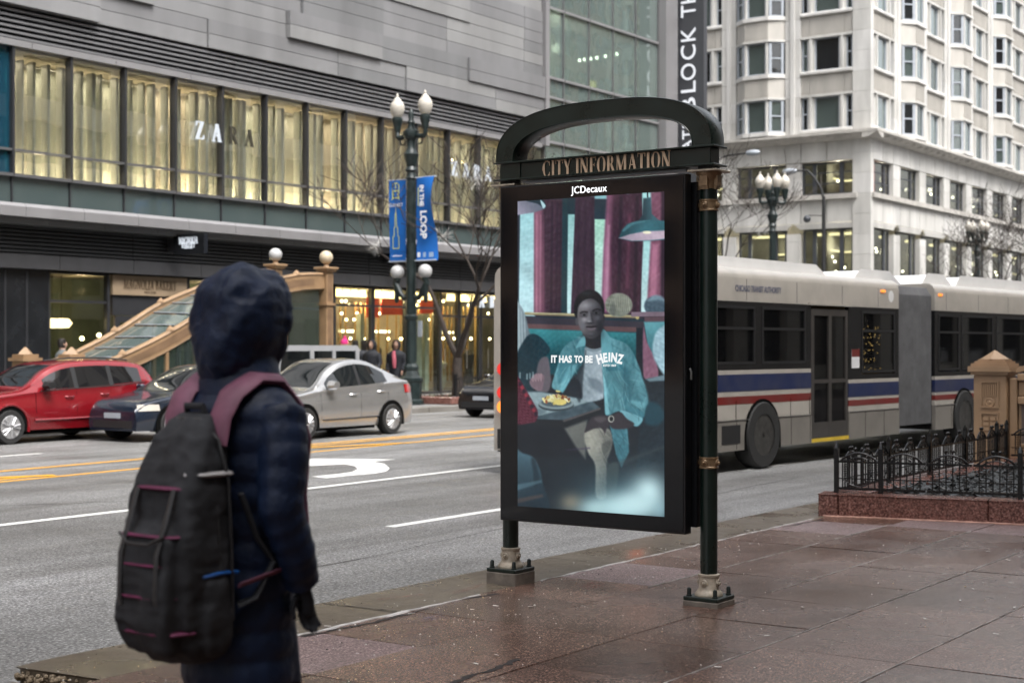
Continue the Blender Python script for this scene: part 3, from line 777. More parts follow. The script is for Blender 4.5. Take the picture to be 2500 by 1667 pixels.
for i, (u, v) in enumerate(((1415, 148), (1427, 146), (1442, 144), (1457, 142), (1478, 138), (1506, 133))):
    x = on_y(u, 33.6); MB().sphere((x, 33.6, zat(v, x, 33.6)), .07, 8, 6).build('pendant_lamp', emit('pendant_glow', (1, .92, .75), 6) if i == 0 else bpy.data.materials['pendant_glow'], zb)
x = on_y(1440, 34); bx('lit_panel', emit('yellow_panel', (.9, .68, .2), .8), zb, x, 34, zat(222, x, 34), x+.5, 34.05, zat(196, x, 34))
uplight(51, 33.6, 13.8, 60, (1, .9, .7), .2); uplight(53, 33.6, 8.6, 60, (1, .9, .7), .2); uplight(50, 33.6, 11.0, 40, (1, .85, .6), .2)

# tall dark vertical sign at the corner
ts = wthing('vertical_sign', (57.6, 32, 7.5), 'tall dark grey vertical sign with large white letters reading upward', 'sign')
M_sign_grey = pbr('charcoal_sign_face', (.045, .047, .053), .5, var=.1, vscale=.6, streak=True)
bx('sign_face', M_sign_grey, ts, 57.5, 30.42, 7.0, 57.8, 31.75, 24)
bx('dark_strip', M_blackwall, ts, 57.52, 31.76, 7.0, 57.78, 32.25, 24)  # black strip between the sign face and the facade
M_signlet = emit('backlit_letters', (.93, .95, 1), .38)
def zz57(v): return zat(v, 57.5, 31.1)
for ch, v0, v1 in (('B', 277, 239), ('L', 226, 199), ('O', 196, 156), ('C', 146, 111), ('K', 101, 69), ('T', 42, 13), ('H', 8, -24)):
    me = text_mesh(ch, 1.0, .03, -.002); xs0 = [v.co.x for v in me.vertices]; k_ = (zz57(v1)-zz57(v0))/(max(xs0)-min(xs0)); me.transform(Matrix.Translation((-(max(xs0)+min(xs0))/2, 0, 0))); me.transform(Matrix.Diagonal((k_, 1, 1, 1)))
    put_text('letter', me, M_signlet, ts, (57.49, 31.12, (zz57(v0)+zz57(v1))/2), (0, 0, 1), (0, 1, 0))
put_text('lettering', text_mesh('ATE', .62, .03, 0, 1.1, 1.12), M_signlet, ts, (57.49, 31.2, zz57(332)), (0, 0, 1), (0, 1, 0))
# ---------------------------------------------------------------- white terracotta building on the far corner (corner at X 80, Y 32)
M_terra = []
for i, cc in enumerate(((.52, .51, .485), (.485, .475, .45), (.55, .54, .52))):
    M_terra.append(pbr('white_terracotta', cc, .5, var=.2, vscale=1.1, streak=True, rvar=.1))
M_span_t = pbr('fluted_terracotta', (.43, .41, .375), .6, var=.15, vscale=1.0, streak=True)
M_sill = pbr('grey_terracotta', (.42, .40, .37), .55, var=.2, vscale=1.5)
M_winfr = pbr('grey_window_frame', (.33, .36, .40), .5, var=.1)
M_winfr_dk = pbr('charcoal_window_frame', (.05, .055, .065), .5, var=.1)
M_wp1 = glass('office_pane', (.4, .5, .48), .16, .02, .08, .52, (.11, .145, .14))
M_wp2 = glass('dark_office_pane', (.3, .35, .36), .10, .02, .08, .55, (.018, .021, .025))
M_wp3 = glass('pale_reflecting_pane', (.5, .6, .6), .34, .02, .15, .45, (.20, .27, .27))
M_wp4 = glass('clear_shop_pane', (.62, .64, .60), .14, .02, .05)
M_orange = emit('glowing_orange_poster', srgb(205, 110, 60), .75)  # emission glow put into a poster, which is no lamp
wbld = wthing('white_building', (80, 32, .148), 'white terracotta corner building with bay windows above a lit shop', 'building')
class Face:
    def __init__(s, left): s.L = left
    def bx(s, mb, a0, b0, z0, a1, b1, z1, m=0):      # a along the face from the corner, b outward
        if s.L: return mb.box(80-b1, 32+a0, z0, 80-b0, 32+a1, z1, m)
        return mb.box(80+a0, 32-b1, z0, 80+a1, 32-b0, z1, m)
    def P(s, a, b, z): return (80-b, 32+a, z) if s.L else (80+a, 32-b, z)
    def one(s, name, mat, *q, parent=None, bevel=0):
        mb = MB(); s.bx(mb, *q); return mb.build(name, mat, parent or wbld, bevel=bevel)
MB().box(84, 36, 0, 150, 75, 30).build('inner_wall', M_roomdk, wbld)
M_blind = [pbr('window_blind', c_, .8, var=.1) for c_ in ((.20, .25, .24), (.34, .37, .36), (.14, .17, .17), (.40, .38, .33))]
rng = random.Random(21)
ST = 3.31; ZW0, ZW1 = 14.05, 15.90
def window(F, a0, a1, z0, z1, b, pane, frame, kind):
    fr = .07; mb = MB()
    F.bx(mb, a0, b-.10, z0, a0+fr, b, z1); F.bx(mb, a1-fr, b-.10, z0, a1, b, z1); F.bx(mb, a0+fr, b-.10, z1-fr, a1-fr, b-.005, z1); F.bx(mb, a0+fr, b-.10, z0, a1-fr, b-.005, z0+fr)
    if kind == 'sash': F.bx(mb, a0+fr, b-.09, (z0+z1)/2-.04, a1-fr, b-.01, (z0+z1)/2+.04)
    w = mb.build('window', frame, wbld)
    F.one('pane', pane, a0+fr, b-.07, z0+fr, a1-fr, b-.055, z1-fr, parent=w)
    if rng.random() < (.62 if kind == 'big' else .4):
        F.one('blind', rng.choice(M_blind), a0+fr+.01, b-.098, z1-fr-(z1-z0-2*fr)*rng.choice([.25, .45, .7, .98, .98]), a1-fr-.01, b-.085, z1-fr, parent=w)
    return w
def cant_window(F, p0, p1, z0, z1, pane, frame):     # window in the canted side of a bay; p = (a, b)
    d = Vector((p1[0]-p0[0], p1[1]-p0[1])); n = Vector((-d.y, d.x)).normalized()*.03
    def slab(q0, q1, za, zc, off, th):
        P = []
        for (a, b) in ((q0, 0), (q1, 0), (q1, 1), (q0, 1)):
            c = Vector(p0)+d*a+n*(off/.03)+n*(th/.03)*b; P.append((c.x, c.y))
        vs = [F.P(a, b, za) for a, b in P]+[F.P(a, b, zc) for a, b in P]
        return vs, [(0,1,2,3),(7,6,5,4),(0,1,5,4),(1,2,6,5),(2,3,7,6),(3,0,4,7)]
    mb = MB(); zm = (z0+z1)/2
    for q in ((0, .18, z0, z1), (.82, 1, z0, z1), (.18, .82, z0, z0+.08), (.18, .82, z1-.08, z1), (.18, .82, zm-.04, zm+.04)): mb.add(*slab(*q, 0, .06))
    w = mb.build('window', frame, wbld)
    mb = MB(); mb.add(*slab(.18, .82, z0+.08, z1-.08, -.03, .012)); mb.build('pane', pane, w)
def sill_poly(F, pts, z0, z1, name, mat):
    mb = MB(); n = len(pts)
    vs = [F.P(a, b, z0) for a, b in pts]+[F.P(a, b, z1) for a, b in pts]
    mb.add(vs, [tuple(range(n)), tuple(range(2*n-1, n-1, -1))]+[(i, (i+1) % n, n+(i+1) % n, n+i) for i in range(n)])
    return mb.build(name, mat, wbld)
def flutes(F, a0, a1, z0, z1, b, name='spandrel'):
    mb = MB(); F.bx(mb, a0, b-.3, z0, a1, b, z1); k = max(3, int((a1-a0)/.11))
    for i in range(k):
        x = a0+(a1-a0)*(i+.25)/k; F.bx(mb, x, b, z0+.12, x+(a1-a0)*.5/k, b+.03, z1-.12)
    return mb.build(name, M_span_t, wbld)
def group_flat(F, a0, a1, k):
    w = a1-a0; zz = ZW0+ST*k
    n0, n1 = a0+.05, a0+.05+.115*w; g0, g1 = a0+.26*w, a0+.74*w; m1, m0 = a1-.05, a1-.05-.115*w
    pal = [M_wp1, M_wp1, M_wp2] if F.L else [M_wp3, M_wp3, M_wp1]
    pn = M_wp2 if (F.L and k == 1) else rng.choice(pal)
    window(F, n0, n1, zz, ZW1+ST*k, -.12, rng.choice([M_wp1, M_wp2]), M_winfr, 'sash')
    window(F, g0, g1, zz, ZW1+ST*k, -.12, pn, M_winfr, 'big')
    window(F, m0, m1, zz, ZW1+ST*k, -.12, rng.choice([M_wp1, M_wp2]), M_winfr, 'sash')
    for x0, x1 in ((n1, g0), (g1, m0)):     # moulded piers between
        mb = MB(); F.bx(mb, x0, -.35, zz, x1, -.06, ZW1+ST*k); F.bx(mb, (x0+x1)/2-.07, -.06, zz, (x0+x1)/2+.07, .05, ZW1+ST*k); mb.build('moulded_pier', M_terra[0], wbld)
    F.one('sill', M_terra[2], a0, -.3, zz-.20, a1, .12, zz, bevel=.04)
    F.one('lintel', M_terra[1], a0, -.3, ZW1+ST*k, a1, .06, ZW1+ST*k+.13)
    for x0, x1 in ((a0, n1+.1), (n1+.1, m0-.1), (m0-.1, a1)): flutes(F, x0+.012, x1-.012, ZW1+ST*k+.13, zz+ST-.20, -.05)
    F.one('dark_room_block', M_dark, a0, -.7, zz, a1, -.36, ZW1+ST*k)  # black block paints the darkness of the room behind the panes
def group_bay(F, a0, a1, k):
    w = a1-a0; zz = ZW0+ST*k; pr = .62; c0, c1 = a0+.27*w, a1-.27*w
    zt = ZW1+ST*k
    pal = [M_wp1, M_wp1, M_wp2] if F.L else [M_wp3, M_wp3, M_wp1]
    window(F, c0+.14, c1-.14, zz, zt, pr-.06, rng.choice(pal), M_winfr, 'big')
    for x0, x1 in ((c0-.02, c0+.14), (c1-.14, c1+.02)): F.one('bay_post', M_terra[0], x0, pr-.2, zz, x1, pr+.03, zt, bevel=.03)
    cant_window(F, (a0+.12, .03), (c0-.05, pr-.06), zz, zt, rng.choice([M_wp2, M_wp1]), M_winfr)
    cant_window(F, (c1+.05, pr-.06), (a1-.12, .03), zz, zt, rng.choice([M_wp2, M_wp1]), M_winfr)
    out = [(a0, -.3), (a0, .05), (c0-.08, pr+.10), (c1+.08, pr+.10), (a1, .05), (a1, -.3)]
    inn = [(a0, -.3), (a0+.03, 0), (c0-.03, pr-.02), (c1+.03, pr-.02), (a1-.03, 0), (a1, -.3)]
    sill_poly(F, out, zz-.22, zz, 'bay_sill', M_terra[2]); sill_poly(F, out, zt, zt+.12, 'bay_lintel', M_terra[1])
    sill_poly(F, inn, zt+.12, zz+ST-.22, 'bay_spandrel', M_span_t)
    mb = MB(); q = int((c1-c0)/.11)
    for i in range(q):
        x = c0+(c1-c0)*(i+.25)/q; F.bx(mb, x, pr-.02, zt+.25, x+.055, pr+.01, zz+ST-.34)
    mb.build('fluting', M_span_t, wbld)
    F.one('dark_room_block', M_dark, a0+.1, -.9, zz, a1-.1, -.31, zt)  # unlit room behind the bay, its darkness painted by a black block
def pier(F, a0, a1, z0, z1, b=.06, step=1.1):
    z = z0
    while z < z1-.05:
        t = min(z+step, z1); F.one('terracotta_block', rng.choice(M_terra), a0+.004, -.6, z+.006, a1-.004, b+rng.uniform(0, .008), t-.006); z = t
def opening_low(F, a0, a1, z0, z1, fr, mull, trans, pane, name='shop_window'):
    mb = MB(); b = -.25
    F.bx(mb, a0, b-.1, z0, a0+.12, b, z1); F.bx(mb, a1-.12, b-.1, z0, a1, b, z1); F.bx(mb, a0+.12, b-.1, z1-.10, a1-.12, b-.01, z1); F.bx(mb, a0+.12, b-.1, z0, a1-.12, b-.01, z0+.08)
    for m in mull: F.bx(mb, m-.11, b-.1, z0+.08, m+.11, b+.02, z1-.1)
    for t in trans:
        xs = [a0+.12]+[v for m in sorted(mull) for v in (m-.11, m+.11)]+[a1-.12]
        for i in range(0, len(xs), 2): F.bx(mb, xs[i], b-.08, t-.03, xs[i+1], b-.015, t+.03)
    w = mb.build(name, fr, wbld)
    F.one('pane', pane, a0+.12, b-.06, z0+.08, a1-.12, b-.045, z1-.1, parent=w)
M_bulbw = emit('white_bulb', (1, .93, .75), 7.0)
M_tubew = emit('shop_tube', (1, .86, .5), 1.6)
M_shopin = pbr('shop_interior', (.24, .235, .21), .8, var=.4, vscale=.8)
for F, per, ncol in ((Face(True), 4.04, 4), (Face(False), 4.22, 10)):
    st = 1.02 if F.L else .36
    for i in range(ncol):
        a0 = st+per*i; a1 = a0+3.12
        # pier on the far side of each group
        p0, p1 = a1, a0+per
        for k in range(4):
            (group_flat if i % 2 == 0 else group_bay)(F, a0, a1, k)
        pier(F, p0, p1, 13.75, 27, .06)
        F.one('pier_roll', M_terra[2], (p0+p1)/2-.12, .06, 13.76, (p0+p1)/2+.12, .14, 27)
        # lower floors
        pier(F, p0, p1, 10.36, 12.2, .0, 1.0)
        pier(F, p0+.05, p1-.05, .15, 8.2, .0, 1.9)
        mull = (a0+.75, a1-.75) if F.L else (a1-.8,)
        opening_low(F, a0, a1, 10.37, 12.19, M_winfr_dk, mull, (11.0, 11.6), M_wp4)
        opening_low(F, a0+.05, a1-.05, .5, 8.45, M_winfr_dk, mull, (3.4, 4.6), M_wp4)
        # bevelled surround of the tall shop window
        mb = MB(); z0 = 8.45
        for e in range(3): F.bx(mb, a0-.10-.12*e, -.2+.07*e, z0+.10*e, a1+.10+.12*e, .0+.012*e, z0+.10*(e+1))
        mb.build('window_hood', M_terra[1], wbld)
        for x in (a0-.02, (a0+a1)/2):
            F.one('wall_panel', rng.choice(M_terra), x+.012, -.5, 8.78, x+1.54, .0, 10.05)
            F.one('frieze_panel', rng.choice(M_terra), x+.012, -.5, 12.24, x+1.54, .0, 13.32)
        F.one('wall_panel', rng.choice(M_terra), a1+.03, -.5, 8.78, a0+per-.03, .0, 10.05)
        F.one('frieze_panel', rng.choice(M_terra), a1+.03, -.5, 12.24, a0+per-.03, .0, 13.32)
        F.one('sill_course', M_sill, a0-.3, -.3, 10.07, a0+per-.31, .22, 10.34)
        # interior
        for b_ in range(rng.choice([2, 3, 4])):
            c = F.P(rng.uniform(a0+.3, a1-.3), -1.6, rng.uniform(10.6, 11.9)); MB().sphere(c, .075, 8, 6).build('bulb', M_bulbw, wbld)
        for b_ in range(rng.choice([3, 5, 6])):
            c = F.P(rng.uniform(a0+.3, a1-.3), -1.8, rng.uniform(5.2, 8.0)); MB().sphere(c, .075, 8, 6).build('bulb', M_bulbw, wbld)
        F.one('ceiling_tube', M_tubew, a0+.5, -1.5, 8.15, a1-.4, -1.3, 8.28)
        F.one('ceiling_tube', M_tubew, a0+.3, -2.6, 7.2, a1-1.4, -2.5, 7.28)
        F.one('ceiling_tube', M_tubew, a0+.6, -2.6, 11.3, a1-1.4, -2.5, 11.38)
    F.one('shop_back', M_shopin, 1.0, -3.2, .15, 44, -3.0, 13)
    F.one('shop_floor_slab', M_shopin, 1.0, -3.0, 9.3, 44, -.5, 9.9)
    F.one('corner_base', M_terra[2], -.0 if F.L else .0, -.02, .15, .9, .02, .6) if False else None
# corner pier
for z in range(24):
    z0 = .15+1.13*z
    MB().box(79.93, 31.93, z0+.006, 80.36, 32.99, z0+1.124).build('terracotta_block', rng.choice(M_terra), wbld)
MB().box(80.36, 32.3, .15, 81.0, 33.0, 27).build('corner_core', M_terra[1], wbld)
# cornice above the shop storeys, scalloped beneath
MB().prism([(79.28, 13.62), (79.28, 13.76), (79.9, 13.8), (80.2, 13.8), (80.2, 13.3), (79.85, 13.34)], 'y', 31.3, 52).build('cornice', M_sill, wbld)
MB().prism([(31.28, 13.62), (31.28, 13.757), (31.9, 13.797), (32.2, 13.797), (32.2, 13.3), (31.85, 13.343)], 'x', 79.3, 124).build('cornice', M_sill, wbld)
for i in range(18): MB().sphere((79.62, 32.1+1.05*i, 13.50), .26, 8, 4, sz=.45).build('cornice_scallop', M_sill, wbld)
for i in range(38): MB().sphere((80.3+1.05*i, 31.62, 13.50), .26, 8, 4, sz=.45).build('cornice_scallop', M_sill, wbld)
# orange and red posters in the first corner windows, given a glow of their own
bx('window_poster', M_orange, wbld, 81.2, 32.45, 14.2, 82.3, 32.5, 15.8)
bx('window_poster', emit('glowing_red_poster', srgb(190, 60, 40), .8), wbld, 80.9, 32.6, 10.5, 82.2, 32.65, 12.1)
def shoplight(x, y, z, p):
    ld = bpy.data.lights.new('shop_light', 'POINT'); ld.energy = p; ld.color = (1, .9, .7); ld.shadow_soft_size = .2
    o = bpy.data.objects.new('shop_light', ld); o.location = (x, y, z); col.objects.link(o); o.parent = wbld; fixw(o)
for y in (34.5, 38.6, 42.6): shoplight(81.6, y, 11.7, 32); shoplight(81.6, y, 7.4, 60)
for x in (86, 94, 102): shoplight(x, 33.6, 11.7, 30); shoplight(x, 33.6, 7.4, 50)

# ---------------------------------------------------------------- buildings across on the near side (seen only in the glass)
def plain_block(x0, x1, y0, y1, h, label, mat, pm, per=3.6, st=3.8):
    t = wthing('street_building', (x0, y1, .1), label, 'building')
    MB().box(x0, y0, 0, x1, y1-.35, h).build('wall', mat, t)
    n = int((x1-x0)/per)
    for i in range(n+1): bx('pier', mat, t, x0+per*i-.45, y1-.35, 0, x0+per*i+.45, y1, h)
    k = int(h/st)
    for j in range(k):
        z = 1+st*j
        bx('spandrel', mat, t, x0, y1-.35, z+2.5, x1, y1-.1, z+st)
        for i in range(n): bx('window', pm, t, x0+per*i+.5, y1-.345, z+.1, x0+per*(i+1)-.5, y1-.3, z+2.45)
    bx('cornice', mat, t, x0-.3, y1-.4, h-.2, x1+.3, y1+.6, h+.6)
M_stoneA = pbr('limestone', (.42, .39, .34), .7, var=.15, vscale=.5); M_stoneB = pbr('brown_brick', (.22, .15, .11), .8, var=.2, vscale=.6)
plain_block(44, 84, -30, -9, 34, 'pale stone office block behind the near pavement, seen only in reflections', M_stoneA, M_wp2)
plain_block(92, 140, -30, -9, 42, 'brown brick office block further along the near pavement, seen only in reflections', M_stoneB, M_wp2)
plain_block(-70, 36, -30, -8.2, 30, 'pale stone office block behind the camera on the near pavement', M_stoneA, M_wp2, 4.2)
plain_block(-70, 6, -60, -31, 5, 'low rear yard building behind the near stone block', M_stoneB, M_wp2, 6) if False else None
def far_block(x0, x1, y0, h, label):
    t = wthing('street_building', (x0, y0, .1), label, 'building'); MB().box(x0, y0+.35, 0, x1, y0+25, h).build('wall', M_stoneB, t); n = int((x1-x0)/4.2)
    for i in range(n+1): bx('pier', M_stoneB, t, x0+4.2*i-.5, y0, 0, x0+4.2*i+.5, y0+.35, h)
    for j in range(int(h/3.9)):
        bx('spandrel', M_stoneB, t, x0, y0+.1, 3.5+3.9*j, x1, y0+.35, 4.7+3.9*j)
        for i in range(n): bx('window', M_wp2, t, x0+4.2*i+.55, y0+.3, 4.8+3.9*j-3.9, x0+4.2*i+3.65, y0+.345, 3.45+3.9*j)
far_block(-80, 7.5, 32, 32, 'brown brick block left of the shopping block, outside the picture')
# ---------------------------------------------------------------- street lamps
M_lampglass = NT('frosted_lamp_glass')
M_lampglass.set(Base_Color=(.46, .43, .38), Roughness=.3, Transmission_Weight=.0); M_lampglass.b.inputs['Subsurface Weight'].default_value = .0
M_lampglass = M_lampglass.m
M_globe = pbr('white_globe_glass', (.42, .42, .42), .18, var=.06, vscale=4)
M_globe_cream = pbr('cream_globe_glass', (.50, .42, .30), .2, var=.08, vscale=4)
M_iron = pbr('blue_green_lamp_iron', (.009, .017, .017), .4, var=.4, vscale=7, rvar=.12, bump=.25, bscale=30)
def acorn(mb_glass, mb_cap, c, s=1.0):
    x, y, z = c
    mb_glass.lathe([(.10*s, 0), (.17*s, .10*s), (.21*s, .24*s), (.205*s, .34*s), (.17*s, .43*s), (.11*s, .48*s)], 18, (x, y, z))
    mb_cap.lathe([(.125*s, .46*s), (.11*s, .52*s), (.06*s, .56*s), (.03*s, .60*s), (.04*s, .63*s), (.012*s, .70*s)], 14, (x, y, z))
def street_lamp(loc, label, four=False, globes=True, rz=0, group='old style street lamps', H=7.5):
    t = thing('street_lamp', loc, label, 'street lamp', group, rz)
    mb = MB()
    mb.lathe([(.36, 0), (.36, .12), (.30, .16), (.30, .62), (.33, .66), (.33, .74), (.24, .82), (.19, .95), (.21, 1.0), (.21, 1.06), (.16, 1.15)], 8, (0, 0, 0), sm=False)
    mb.build('base', M_iron, t)
    mb = MB(); prof = []
    mb.lathe([(.155, 1.14), (.15, 2.35), (.19, 2.4), (.19, 2.48), (.15, 2.52), (.145, 2.9)], 16)
    for i in range(12):
        a = 2*math.pi*i/12; mb.tube([(.15*math.cos(a), .15*math.sin(a), 1.2), (.145*math.cos(a), .145*math.sin(a), 2.3)], .012, 4)
    mb.build('lower_shaft', M_iron, t)
    mb = MB(); mb.lathe([(.135, 2.9), (.13, 3.6), (.115, 6.3)], 16)
    for i in range(12):
        a = 2*math.pi*i/12; mb.tube([(.135*math.cos(a), .135*math.sin(a), 3.7), (.115*math.cos(a), .115*math.sin(a), 6.25)], .011, 4)
    mb.build('shaft', M_iron, t)
    mb = MB()
    mb.lathe([(.115, 6.3), (.16, 6.34), (.13, 6.42), (.12, 6.5), (.175, 6.56), (.13, 6.66), (.15, 6.72), (.18, 6.82), (.21, 6.95), (.23, 7.0), (.17, 7.06), (.12, 7.2), (.13, 7.4), (.2, 7.46), (.24, 7.54), (.22, 7.66), (.12, 7.72), (.09, 7.85), (.11, 7.9), (.07, 7.98), (.08, 8.1), (.05, 8.24), (.005, 8.3)], 16)
    mb.build('capital', M_iron, t)
    dirs = [(0, 1), (0, -1)] if not four else [(.75, .75), (.75, -.75), (-.75, .75), (-.75, -.75)]
    for dx, dy in dirs:
        mb = MB(); L = .50
        mb.tube([(dx*.12, dy*.12, 7.58), (dx*.3, dy*.3, 7.50), (dx*L*.9, dy*L*.9, 7.5), (dx*L, dy*L, 7.56), (dx*L, dy*L, 7.7)], [.06, .07, .075, .07, .06], 10)
        mb.lathe([(.06, 7.66), (.10, 7.74), (.10, 7.8), (.13, 7.9), (.155, 8.0), (.155, 8.06), (.11, 8.09)], 12, (dx*L, dy*L, 0))
        mb.tube([(dx*.18, dy*.18, 7.42), (dx*.25, dy*.25, 7.28), (dx*.38, dy*.38, 7.3), (dx*.4, dy*.4, 7.44)], .025, 6)
        arm = mb.build('arm', M_iron, t)
        a, b = MB(), MB(); acorn(a, b, (dx*L, dy*L, 8.07))
        gl = a.build('lamp_globe', M_lampglass, arm); b.build('cap', M_lampglass, arm)
    if globes:
        for dy in (1, -1):
            mb = MB()
            mb.tube([(0, dy*.12, 3.02), (0, dy*.25, 2.98), (0, dy*.38, 3.1), (0, dy*.50, 3.32), (0, dy*.56, 3.38), (0, dy*.56, 3.46)], [.07, .075, .08, .085, .09, .08], 10)
            mb.lathe([(.03, 2.85), (.075, 2.95), (.07, 3.1), (.08, 3.3)], 10, (0, dy*.52, 0)); mb.lathe([(.06, 3.42), (.11, 3.48), (.11, 3.54), (.08, 3.56)], 12, (0, dy*.50, 0))
            arm = mb.build('arm', M_iron, t)
            MB().sphere((0, dy*.50, 3.72), .20, 20, 14).build('globe', M_globe, arm)
    return t
LAMP = (33.15, 26.75, .15)
lamp1 = street_lamp(LAMP, 'old green street lamp carrying two blue banners and four white globes')
bx('sign_plate', M_winfr, lamp1, .12, -.28, 1.9, .15, -.14, 2.35)
lamp2 = street_lamp((56.8, 26.9, .15), 'green street lamp with four acorn globes above the front of the bus roof', True, False)
lamp3 = street_lamp((84.5, 27.5, .15), 'distant green street lamp at right, before a bare tree', True, False)

# blue banners on the first lamp
M_ban = pbr('blue_banner_cloth', (.005, .12, .45), .6, var=.08, vscale=2)
M_ban_y = pbr('yellow_banner_print', (.62, .66, .22), .6, var=0); M_ban_w = pbr('white_banner_print', (.8, .82, .85), .6, var=0)
def banner(dy, z0, z1, w, wave, label):
    sgn = 1 if dy > 0 else -1
    t = wthing('street_banner', (LAMP[0], LAMP[1]+dy, z0), label, 'banner')
    me = MB(); n, k = 10, 24; X0 = LAMP[0]
    def S(a, h):   # a 0..1 from the pole outward, h 0..1 upward
        bulge = wave*math.sin(h*5.0+1)*a+(.03*math.sin(h*9+a*4))*wave*2
        inn = .30*wave*math.sin(math.pi*(1-h))*.9 if wave > .1 else 0
        return (X0-.0+bulge, LAMP[1]+sgn*(.19+a*w*(1-inn*(1 if wave > .1 else 0)))*1.0, z0+(z1-z0)*h)
    vs = [S(i/n, j/k) for j in range(k+1) for i in range(n+1)]
    me.add(vs, [(j*(n+1)+i, j*(n+1)+i+1, (j+1)*(n+1)+i+1, (j+1)*(n+1)+i) for j in range(k) for i in range(n)], sm=True)
    cl = me.build('cloth', M_ban, t, fix=False)
    for zz in (z0, z1): MB().tube([(X0+.01, LAMP[1]+sgn*.1, zz), (X0+.01, LAMP[1]+sgn*(.22+w), zz)], .022, 8).build('banner_rod', M_winfr, t)
    return t, S, cl
def ribbon(S, pts, w, mat, parent, name='print', off=.012, sgn=1):
    mb = MB()
    for (a0, h0), (a1, h1) in zip(pts[:-1], pts[1:]):
        p, q = Vector(S(a0, h0)), Vector(S(a1, h1)); d = (q-p); nn = Vector((0, -d.z, d.y)).normalized()*w/2; o = Vector((-off, 0, 0))
        mb.quad(p+nn+o, p-nn+o, q-nn+o, q+nn+o)
    return mb.build(name, mat, parent, fix=False)
bz0, bz1 = zat(637, LAMP[0], LAMP[1]), zat(437, LAMP[0], LAMP[1])
tb, S, cl = banner(.4, bz0, bz1, .60, .02, 'flat blue street banner with yellow skyscraper outline and train')
# image-left is +Y: a grows to the left
ribbon(S, [(.42, .16), (.78, .16), (.78, .31), (.70, .31), (.70, .42), (.64, .42), (.64, .54), (.60, .60), (.57, .60), (.57, .54), (.54, .42), (.48, .42), (.48, .31), (.42, .31), (.42, .16)], .022, M_ban_y, cl)
ribbon(S, [(.585, .60), (.585, .66)], .018, M_ban_y, cl)
ribbon(S, [(.40, .78), (.40, .93), (.48, .96), (.70, .96), (.78, .93), (.78, .78), (.40, .78)], .03, M_ban_y, cl)
ribbon(S, [(.42, .865), (.76, .865)], .03, M_ban_y, cl, off=.016); ribbon(S, [(.36, .755), (.46, .79)], .025, M_ban_y, cl, off=.018); ribbon(S, [(.82, .755), (.72, .79)], .025, M_ban_y, cl, off=.018)
ribbon(S, [(.44, .82), (.52, .82)], .04, M_ban_y, cl, off=.02); ribbon(S, [(.66, .82), (.74, .82)], .04, M_ban_y, cl, off=.02); ribbon(S, [(.585, .87), (.585, .95)], .022, M_ban_y, cl, off=.02)
c = S(.55, .69); put_text('lettering', text_mesh('CONNECT', .125, .002, .018, .82), M_ban_w, cl, (c[0]-.03, c[1], c[2]), (0, -1, 0), (0, 0, 1))
ribbon(S, [(.03, .115), (.97, .115)], .012, pbr('banner_seam', (.003, .06, .24), .6, var=0), cl)
c = S(.5, .07); put_text('lettering', text_mesh('LoopChicago.com', .06, .002, .02, .85), M_ban_w, cl, (c[0]-.03, c[1], c[2]), (0, -1, 0), (0, 0, 1))
tb, S, cl = banner(-.4, bz0, bz1+.02, .66, .16, 'wavy blue street banner with white words reading downward')
c = S(.42, .80); put_text('lettering', text_mesh('IN THE', .20, .002, .03, .95), M_ban_w, cl, (c[0]-.06, c[1], c[2]-.06), (0, 0, -1), (0, -1, 0))
c = S(.50, .42); put_text('lettering', text_mesh('LOOP', .31, .002, .035, .95), M_ban_w, cl, (c[0]-.10, c[1], c[2]+.02), (0, 0, -1), (0, -1, 0))
ribbon(S, [(.16, .88), (.16, .66)], .03, M_ban_y, cl, off=.03)
for a in (.12, .38, .70): ribbon(S, [(a, .04), (a, .10)], .1 if a < .6 else .16, M_ban_w if a < .2 else pbr('banner_small_print', (.3, .42, .6), .6, var=0), cl, off=.02)

# tall slim light pole with curved arm and a small white sign, and another arm lamp further left
def cobra(loc, h, reach, rz, label, extras=True):
    t = thing('light_pole', loc, label, 'light pole', None, rz)
    MB().lathe([(.14, 0), (.14, .3), (.10, .4), (.08, h-.6), (.07, h)], 12).build('pole', M_rubber, t)
    P = [(0, 0, h-.15), (0, -.03*0+.12, h+.35), (0, .45, h+.85), (0, reach*.6, h+1.12), (0, reach, h+1.15)]
    MB().tube(P, [.06, .055, .05, .045, .04], 8).build('arm', M_rubber, t)
    MB().lathe([(.03, 0), (.10, .08), (.13, .35), (.10, .6), (.03, .68)], 10, (0, reach, h+1.15), 'y', sx=1, sy=1).build('lamp_head', M_winfr, t)
    if extras:
        MB().sphere((0, .75, h-.9), .16, 10, 8).build('camera_dome', M_winfr_dk, t)
        MB().tube([(0, .06, h-.8), (0, .7, h-.75)], .02, 6).build('camera_arm', M_rubber, t)
        for y in (-.22, .22): MB().lathe([(.24, 0), (.26, .05), (.22, .1)], 12, (-.14, y, h-5.2), 'x').build('round_sign', M_white_letter, t)
        bx('sign_board', M_white_letter, t, -.16, -.85, h-7.0, -.12, .35, h-6.5)
        MB().box(-.1, .1, h-8.2, .1, .5, h-7.3).box(-.1, .4, h-8.6, .15, .7, h-7.8).build('signal_box', M_rubber, t)
    return t
cobra((59.3, 25.75, .15), 7.9, 1.2, 0, 'slim black pole with curved lamp arm and white signs above the bus')
cobra((59.2, 31.5, .15), 8.8, 2.2, R(180), 'grey curved arm street light beside the kiosk capital', False)

